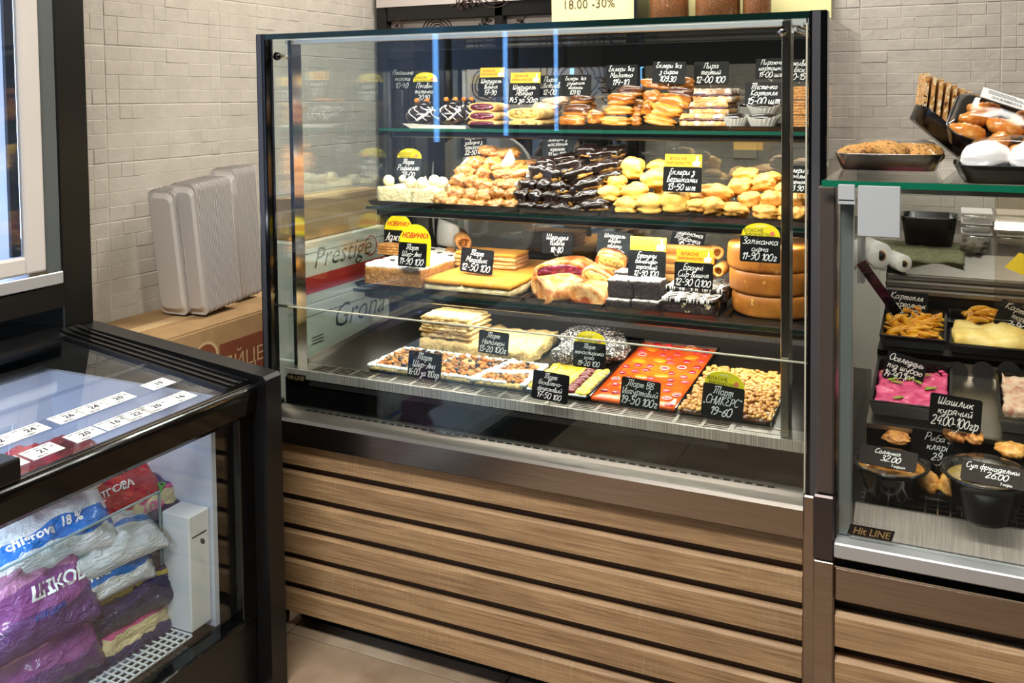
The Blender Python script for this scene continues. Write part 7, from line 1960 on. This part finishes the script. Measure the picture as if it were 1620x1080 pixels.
# rolls of bags
def bag_roll(px, py, rpx, y, L, label, dx):
    c = at(px, py, 'y', y); r = at(px + rpx, py, 'y', y).x - c.x
    t = thing('bag_roll', (c.x, y, c.z - r), label, 'bag roll', 'rolls of plastic bags')
    p0, p1 = Vector((0, 0, r)), Vector((dx, L, r))
    part(t, 'rolled_film', tube(new(), [p0 + (p1 - p0) * f for f in (0, 0.02, 0.5, 0.98, 1)], [r * 0.93, r, r * 1.02, r, r * 0.9], 24), M['bagroll'], True, True)
    part(t, 'core_rim', tube(new(), [p0 + Vector((0, -0.001, 0)), p0 + Vector((0, 0.001, 0))], r * 0.42, 20), M['kraft'], True, True)
    part(t, 'core_hole', tube(new(), [p0 + Vector((0, -0.0018, 0)), p0 + Vector((0, 0.0, 0))], r * 0.32, 20), M['black_soft'], True, True)
    return t
bag_roll(1393, 404, 22, 2.185, 0.13, 'larger white roll of plastic bags beside the light grey flap', -0.07)
bag_roll(1430, 417, 15, 2.18, 0.09, 'smaller white roll of plastic bags right of the larger one', -0.05)
p0, p1 = at(1362, 415, 'y', 1.90), at(1420, 496, 'y', 1.99)
t = thing('tongs', p1, 'black serving tongs handle standing in the potato tray', 'tongs')
bm = new()
d = (p1 - p0); nrm = Vector((0, -1, 0.2)).normalized(); sd = d.cross(nrm).normalized() * 0.010
V = [[bm.verts.new(p0 + d * f + sd * s + nrm * q) for s, q in ((-1, 0), (1, 0), (1, 0.006), (-1, 0.006))] for f in (0, 0.1, 0.5, 1)]
for A, B in zip(V, V[1:]):
    for k in range(4): bm.faces.new((A[k], A[(k + 1) % 4], B[(k + 1) % 4], B[k]))
bm.faces.new(V[0][::-1]); bm.faces.new(V[-1]); bmesh.ops.recalc_face_normals(bm, faces=bm.faces[:])
part(t, 'handle', bm, M['black_gloss'])
bm = new()
for k in range(5):
    q = p0 + d * (0.08 + 0.06 * k) + nrm * 0.0065
    tube(bm, [q - sd * 0.8, q + sd * 0.8], 0.0012, 6)
part(t, 'grip_ribs', bm, M['black'], True)
c = at(1612, 424, 'y', 1.90)
t = thing('yellow_tag', c, 'small yellow paper tag seen through the sloping shield', 'tag')
part(t, 'paper', prism(new(), [(-0.025, 0.0), (0.03, -0.022), (0.04, 0.02), (0.0, 0.03)], 'y', 0, 0.001), M['yellow'], False, True)
part(t, 'holder', tube(new(), [(0.01, 0.002, 0), (0.01, 0.002, c.z * 0 - 0.05)], 0.001, 6), M['wire'], True, True)

# ------------------------------------------------------------------ packed pastry on top of the heated case
ZG = 1.2140
foil = mat('dark_foil_tray', (120, 116, 112), 0.22, 0.9)
wrap = glass('cling_film', (0.98, 0.98, 0.97), 1.25, boost=0.01, rough=0.12)
def pack(cx_, cy_, w, d, h, label, m, rx=0.0, ry=0.0, rz=0.0, z=ZG):
    t = thing('pastry_tray', (cx_, cy_, z), label, 'packed tray', 'packed pastry on top of the heated case')
    t.rotation_euler = Euler((rx, ry, rz), 'XYZ')
    bm = new()
    L = [rrect(w * 0.86, d * 0.84, 0.02, 5), rrect(w * 0.985, d * 0.98, 0.03, 5), rrect(w, d, 0.032, 5), rrect(w * 0.97, d * 0.96, 0.03, 5), rrect(w * 0.85, d * 0.83, 0.02, 5)]
    Z = [0, h * 0.92, h, h, 0.003]
    V = [[bm.verts.new((x, q, z_)) for x, q in l] for l, z_ in zip(L, Z)]
    n = len(L[0])
    for A, B in zip(V, V[1:]):
        for k in range(n): bm.faces.new((A[k], A[(k + 1) % n], B[(k + 1) % n], B[k]))
    bm.faces.new(V[0][::-1]); bm.faces.new(V[-1])
    part(t, 'tray_shell', bm, m, True, True)
    return t
P['biscuit'] = mat('oat_biscuit', (222, 164, 88), 0.65, col2=(104, 56, 22), nscale=9, nlo=0.52, nhi=0.64, bump=0.7, bscale=12)
P['cracker'] = mat('seeded_cracker', (206, 150, 78), 0.6, col2=(240, 218, 176), nscale=130, nlo=0.50, nhi=0.60, bump=0.8, bscale=120, col3=(96, 54, 24), n3scale=110, n3lo=0.62, n3hi=0.66)
P['croissant'] = mat('glossy_croissant', (234, 158, 68), 0.22, col2=(194, 102, 32), nscale=3, nlo=0.4, nhi=0.7, coat=0.6, col3=(244, 186, 110), n3scale=4, n3lo=0.55, n3hi=0.68)
P['marsh'] = mat('white_marshmallow', (248, 246, 244), 0.55, sss=0.15)
def film(t, w, d, h0, hump, seed, m=None):
    """cling film stretched over the load of a tray"""
    bm = new(); g = {}
    for i in range(15):
        for j in range(11):
            u, v = -1 + i / 7, -1 + j / 5
            a = (1 - u ** 4) * (1 - v ** 4)
            g[i, j] = bm.verts.new((u * w / 2, v * d / 2, h0 + hump * a ** 0.6 * (1 + 0.18 * noise.noise(Vector((u * 2.5, v * 2.5, seed)))) + 0.002))
    for i in range(14):
        for j in range(10): bm.faces.new((g[i, j], g[i + 1, j], g[i + 1, j + 1], g[i, j + 1]))
    part(t, 'cling_film', bm, m or wrap, True, True)
def tlump(name, vs, t, p, sc, rot, label, cat, group):
    """pastry standing free in the scene, placed in the frame of tray t"""
    Mx = Matrix.LocRotScale(t.location, t.rotation_euler, None)
    o = put(name, vs, None, None, Mx @ Vector(p))
    o.rotation_euler = (Mx.to_3x3() @ Euler(rot).to_matrix()).to_euler()
    o.scale = sc
    return tag_it(o, label, cat, group)
# oat biscuits in a foil tray
a, b = at(1316, 262, 'z', ZG), at(1490, 262, 'z', ZG)
w = 0.185
t1 = pack(-0.118, 1.735, w, 0.155, 0.030, 'dark foil tray of oat biscuits under film, leftmost on the counter', foil)
film(t1, w * 0.96, 0.148, 0.028, 0.024, 3)
bis = mesh(blob(new(), (0, 0, 0), 0.5, 0.5, 0.5, 0.16, 1.6, 22, 12, 0.9, 71, 0.8, amp2=0.06, freq2=7), 'oat_biscuit', True); bis.materials.append(P['biscuit'])
for k, (x, y, z, r, lab) in enumerate(((-0.054, -0.03, 0.026, 0.2, 'oat biscuit at the left front of the foil tray'), (0.004, -0.038, 0.034, -0.2, 'oat biscuit in the middle of the foil tray'), (0.060, -0.02, 0.027, 0.5, 'oat biscuit at the right of the foil tray'), (-0.025, 0.035, 0.026, 0.1, 'oat biscuit at the back left of the foil tray'), (0.03, 0.038, 0.027, -0.3, 'oat biscuit at the back right of the foil tray'))):
    tlump('oat_biscuit', bis, t1, (x, y, z), (0.070, 0.056, 0.034), (0.35 * (k % 3 - 1), 0.25 * (k % 2) - 0.1, r), lab, 'biscuit', 'oat biscuits in the foil tray')
# seeded crackers in a tilted black tray
c2 = at(1487, 208, 'y', 1.80)
t2 = pack(c2.x, 1.80, 0.15, 0.17, 0.030, 'tilted black tray of upright seeded crackers behind the biscuits', M['tray'], 0.0, 0.72, 0.15, z=c2.z - 0.02)
for k in range(9):
    Mx = Matrix.LocRotScale(t2.location, t2.rotation_euler, None)
    p = Mx @ Vector((-0.060 + k * 0.0125, 0.0, 0.014 + 0.0035 * k))
    bm = nbox(new(), -0.0032, 0.0032, -0.058, 0.058, 0.0, 0.078, 0.012, 0.0014, 80, k)
    o = put('seeded_cracker', mesh(bm, 'seeded_cracker'), P['cracker'], None, p)
    o.rotation_euler = (Mx.to_3x3() @ Euler((0, -0.62, 0)).to_matrix()).to_euler()
    tag_it(o, 'seeded cracker, %s from the left in the row of its tilted tray' % ('first', 'second', 'third', 'fourth', 'fifth', 'sixth', 'seventh', 'eighth', 'ninth')[k], 'cracker', 'seeded crackers in the tilted tray')
# white marshmallows in a black tray at the front
t4 = pack(0.098, 1.535, 0.215, 0.15, 0.028, 'black tray of white marshmallow halves, nearest the counter edge', M['tray'])
mm = mesh(blob(new(), (0, 0, 0), 0.5, 0.5, 0.5, 0.10, 1.4, 26, 16, 0.95, 81, 0.8, 7, 0.05, 1.5, 0.05, 4), 'marshmallow', True); mm.materials.append(P['marsh'])
for k, (x, y, lab) in enumerate(((-0.062, -0.022, 'white marshmallow at the left front of its tray'), (0.004, -0.026, 'white marshmallow in the middle front of its tray'), (0.066, -0.022, 'white marshmallow at the right front of its tray'), (-0.055, 0.036, 'white marshmallow at the left back of its tray'), (0.01, 0.038, 'white marshmallow in the middle back of its tray'), (0.068, 0.036, 'white marshmallow at the right back of its tray'))):
    tlump('marshmallow', mm, t4, (x, y, 0.036), (0.070, 0.062, 0.050), (0, 0, 0.4 * k), lab, 'marshmallow', 'white marshmallows in the black tray')
film(t4, 0.205, 0.142, 0.027, 0.040, 9)
# croissants in a tilted tray resting on the marshmallow tray
c3 = at(1592, 214, 'y', 1.655)
t3 = pack(c3.x, 1.655, 0.20, 0.155, 0.030, 'tilted black tray of glossy croissants with a white label', M['tray'], 0.46, 0.34, 0.0, z=c3.z - 0.015)
def croissant_mesh(s):
    bm = new(); pts = []; rs = []
    for k in range(15):
        f = -1 + k / 7; a = f * 1.1
        pts.append((0.5 * math.sin(a), 0.25 * (1 - math.cos(a)) * 1.5 - 0.1, 0)); rs.append((0.07 + 0.17 * (1 - f * f)) * (1 + 0.10 * (k % 2)))
    tube(bm, pts, rs, 14)
    for v in bm.verts: v.co += noise.noise_vector(v.co * 6 + Vector((s, 2 * s, 0))) * 0.02
    return mesh(bm, 'croissant', True)
cr = [croissant_mesh(s) for s in range(3)]
for v in cr: v.materials.append(P['croissant'])
cg = 'croissants in the tilted tray'
n = 0
for (x, y, z, r) in ((-0.065, -0.045, 0.024, 0.3), (-0.020, -0.050, 0.026, 1.2), (0.030, -0.045, 0.026, 0.6), (0.072, -0.04, 0.024, 1.4), (-0.062, 0.005, 0.026, 0.9), (-0.012, 0.0, 0.030, 0.1), (0.040, 0.005, 0.028, 1.0), (0.078, 0.015, 0.024, 0.4), (-0.05, 0.048, 0.024, 0.5), (0.005, 0.05, 0.026, 1.3), (0.055, 0.05, 0.024, 0.2)):
    n += 1
    row = ('front', 'middle', 'back')[0 if y < -0.03 else (1 if y < 0.03 else 2)]
    i = (n - 1) if n <= 4 else (n - 5 if n <= 8 else n - 9)
    tlump('croissant', cr[n % 3], t3, (x, y, z), (0.062, 0.062, 0.068), (0, 0, r), 'small glossy croissant, %s from the left in the %s row of its tray' % (ORD[i], row), 'croissant', cg)
film(t3, 0.19, 0.148, 0.028, 0.024, 5)
Mx = Matrix.Translation(Vector((-0.02, 0.045, 0.056))) @ Matrix.Rotation(-0.10, 4, 'X')
bm = box(new(), -0.045, 0.045, -0.024, 0.024, 0, 0.0006); bmesh.ops.transform(bm, matrix=Mx, verts=bm.verts[:])
o = part(t3, 'paper_label', bm, M['label_white'], False, True)
bm = new()
for k in range(22):
    x = -0.028 + k * 0.0022; w_ = barc.choice((0.0006, 0.001, 0.0014))
    bm.faces.new([bm.verts.new(v) for v in ((x, -0.018, 0.001), (x + w_, -0.018, 0.001), (x + w_, -0.006, 0.001), (x, -0.006, 0.001))])
for k in range(3):
    bm.faces.new([bm.verts.new(v) for v in ((-0.035, 0.002 + 0.006 * k, 0.001), (0.03 - 0.01 * k, 0.002 + 0.006 * k, 0.001), (0.03 - 0.01 * k, 0.004 + 0.006 * k, 0.001), (-0.035, 0.004 + 0.006 * k, 0.001))])
bmesh.ops.transform(bm, matrix=Mx, verts=bm.verts[:])
part(o, 'label_print', bm, bpy.data.materials['grey_label_print'], False, True, kind='stuff')
# clear lid standing open behind the crackers
p0 = at(1520, 200, 'y', 1.90)
t = thing('clear_pack_lid', (p0.x, 1.90, ZG), 'clear ribbed plastic lid standing behind the tilted trays', 'lid')
bm = new(); g = {}
for i in range(41):
    for j in range(4):
        g[i, j] = bm.verts.new((-0.05 + 0.16 * i / 40, 0.02 * j / 3 + (0.0015 if i % 2 else 0), 0.004 + 0.128 * j / 3 + 0.012 * math.sin(PI * i / 40)))
for i in range(40):
    for j in range(3): bm.faces.new((g[i, j], g[i + 1, j], g[i + 1, j + 1], g[i, j + 1]))
part(t, 'ribbed_lid', bm, M['plastic_clear'], False, True)
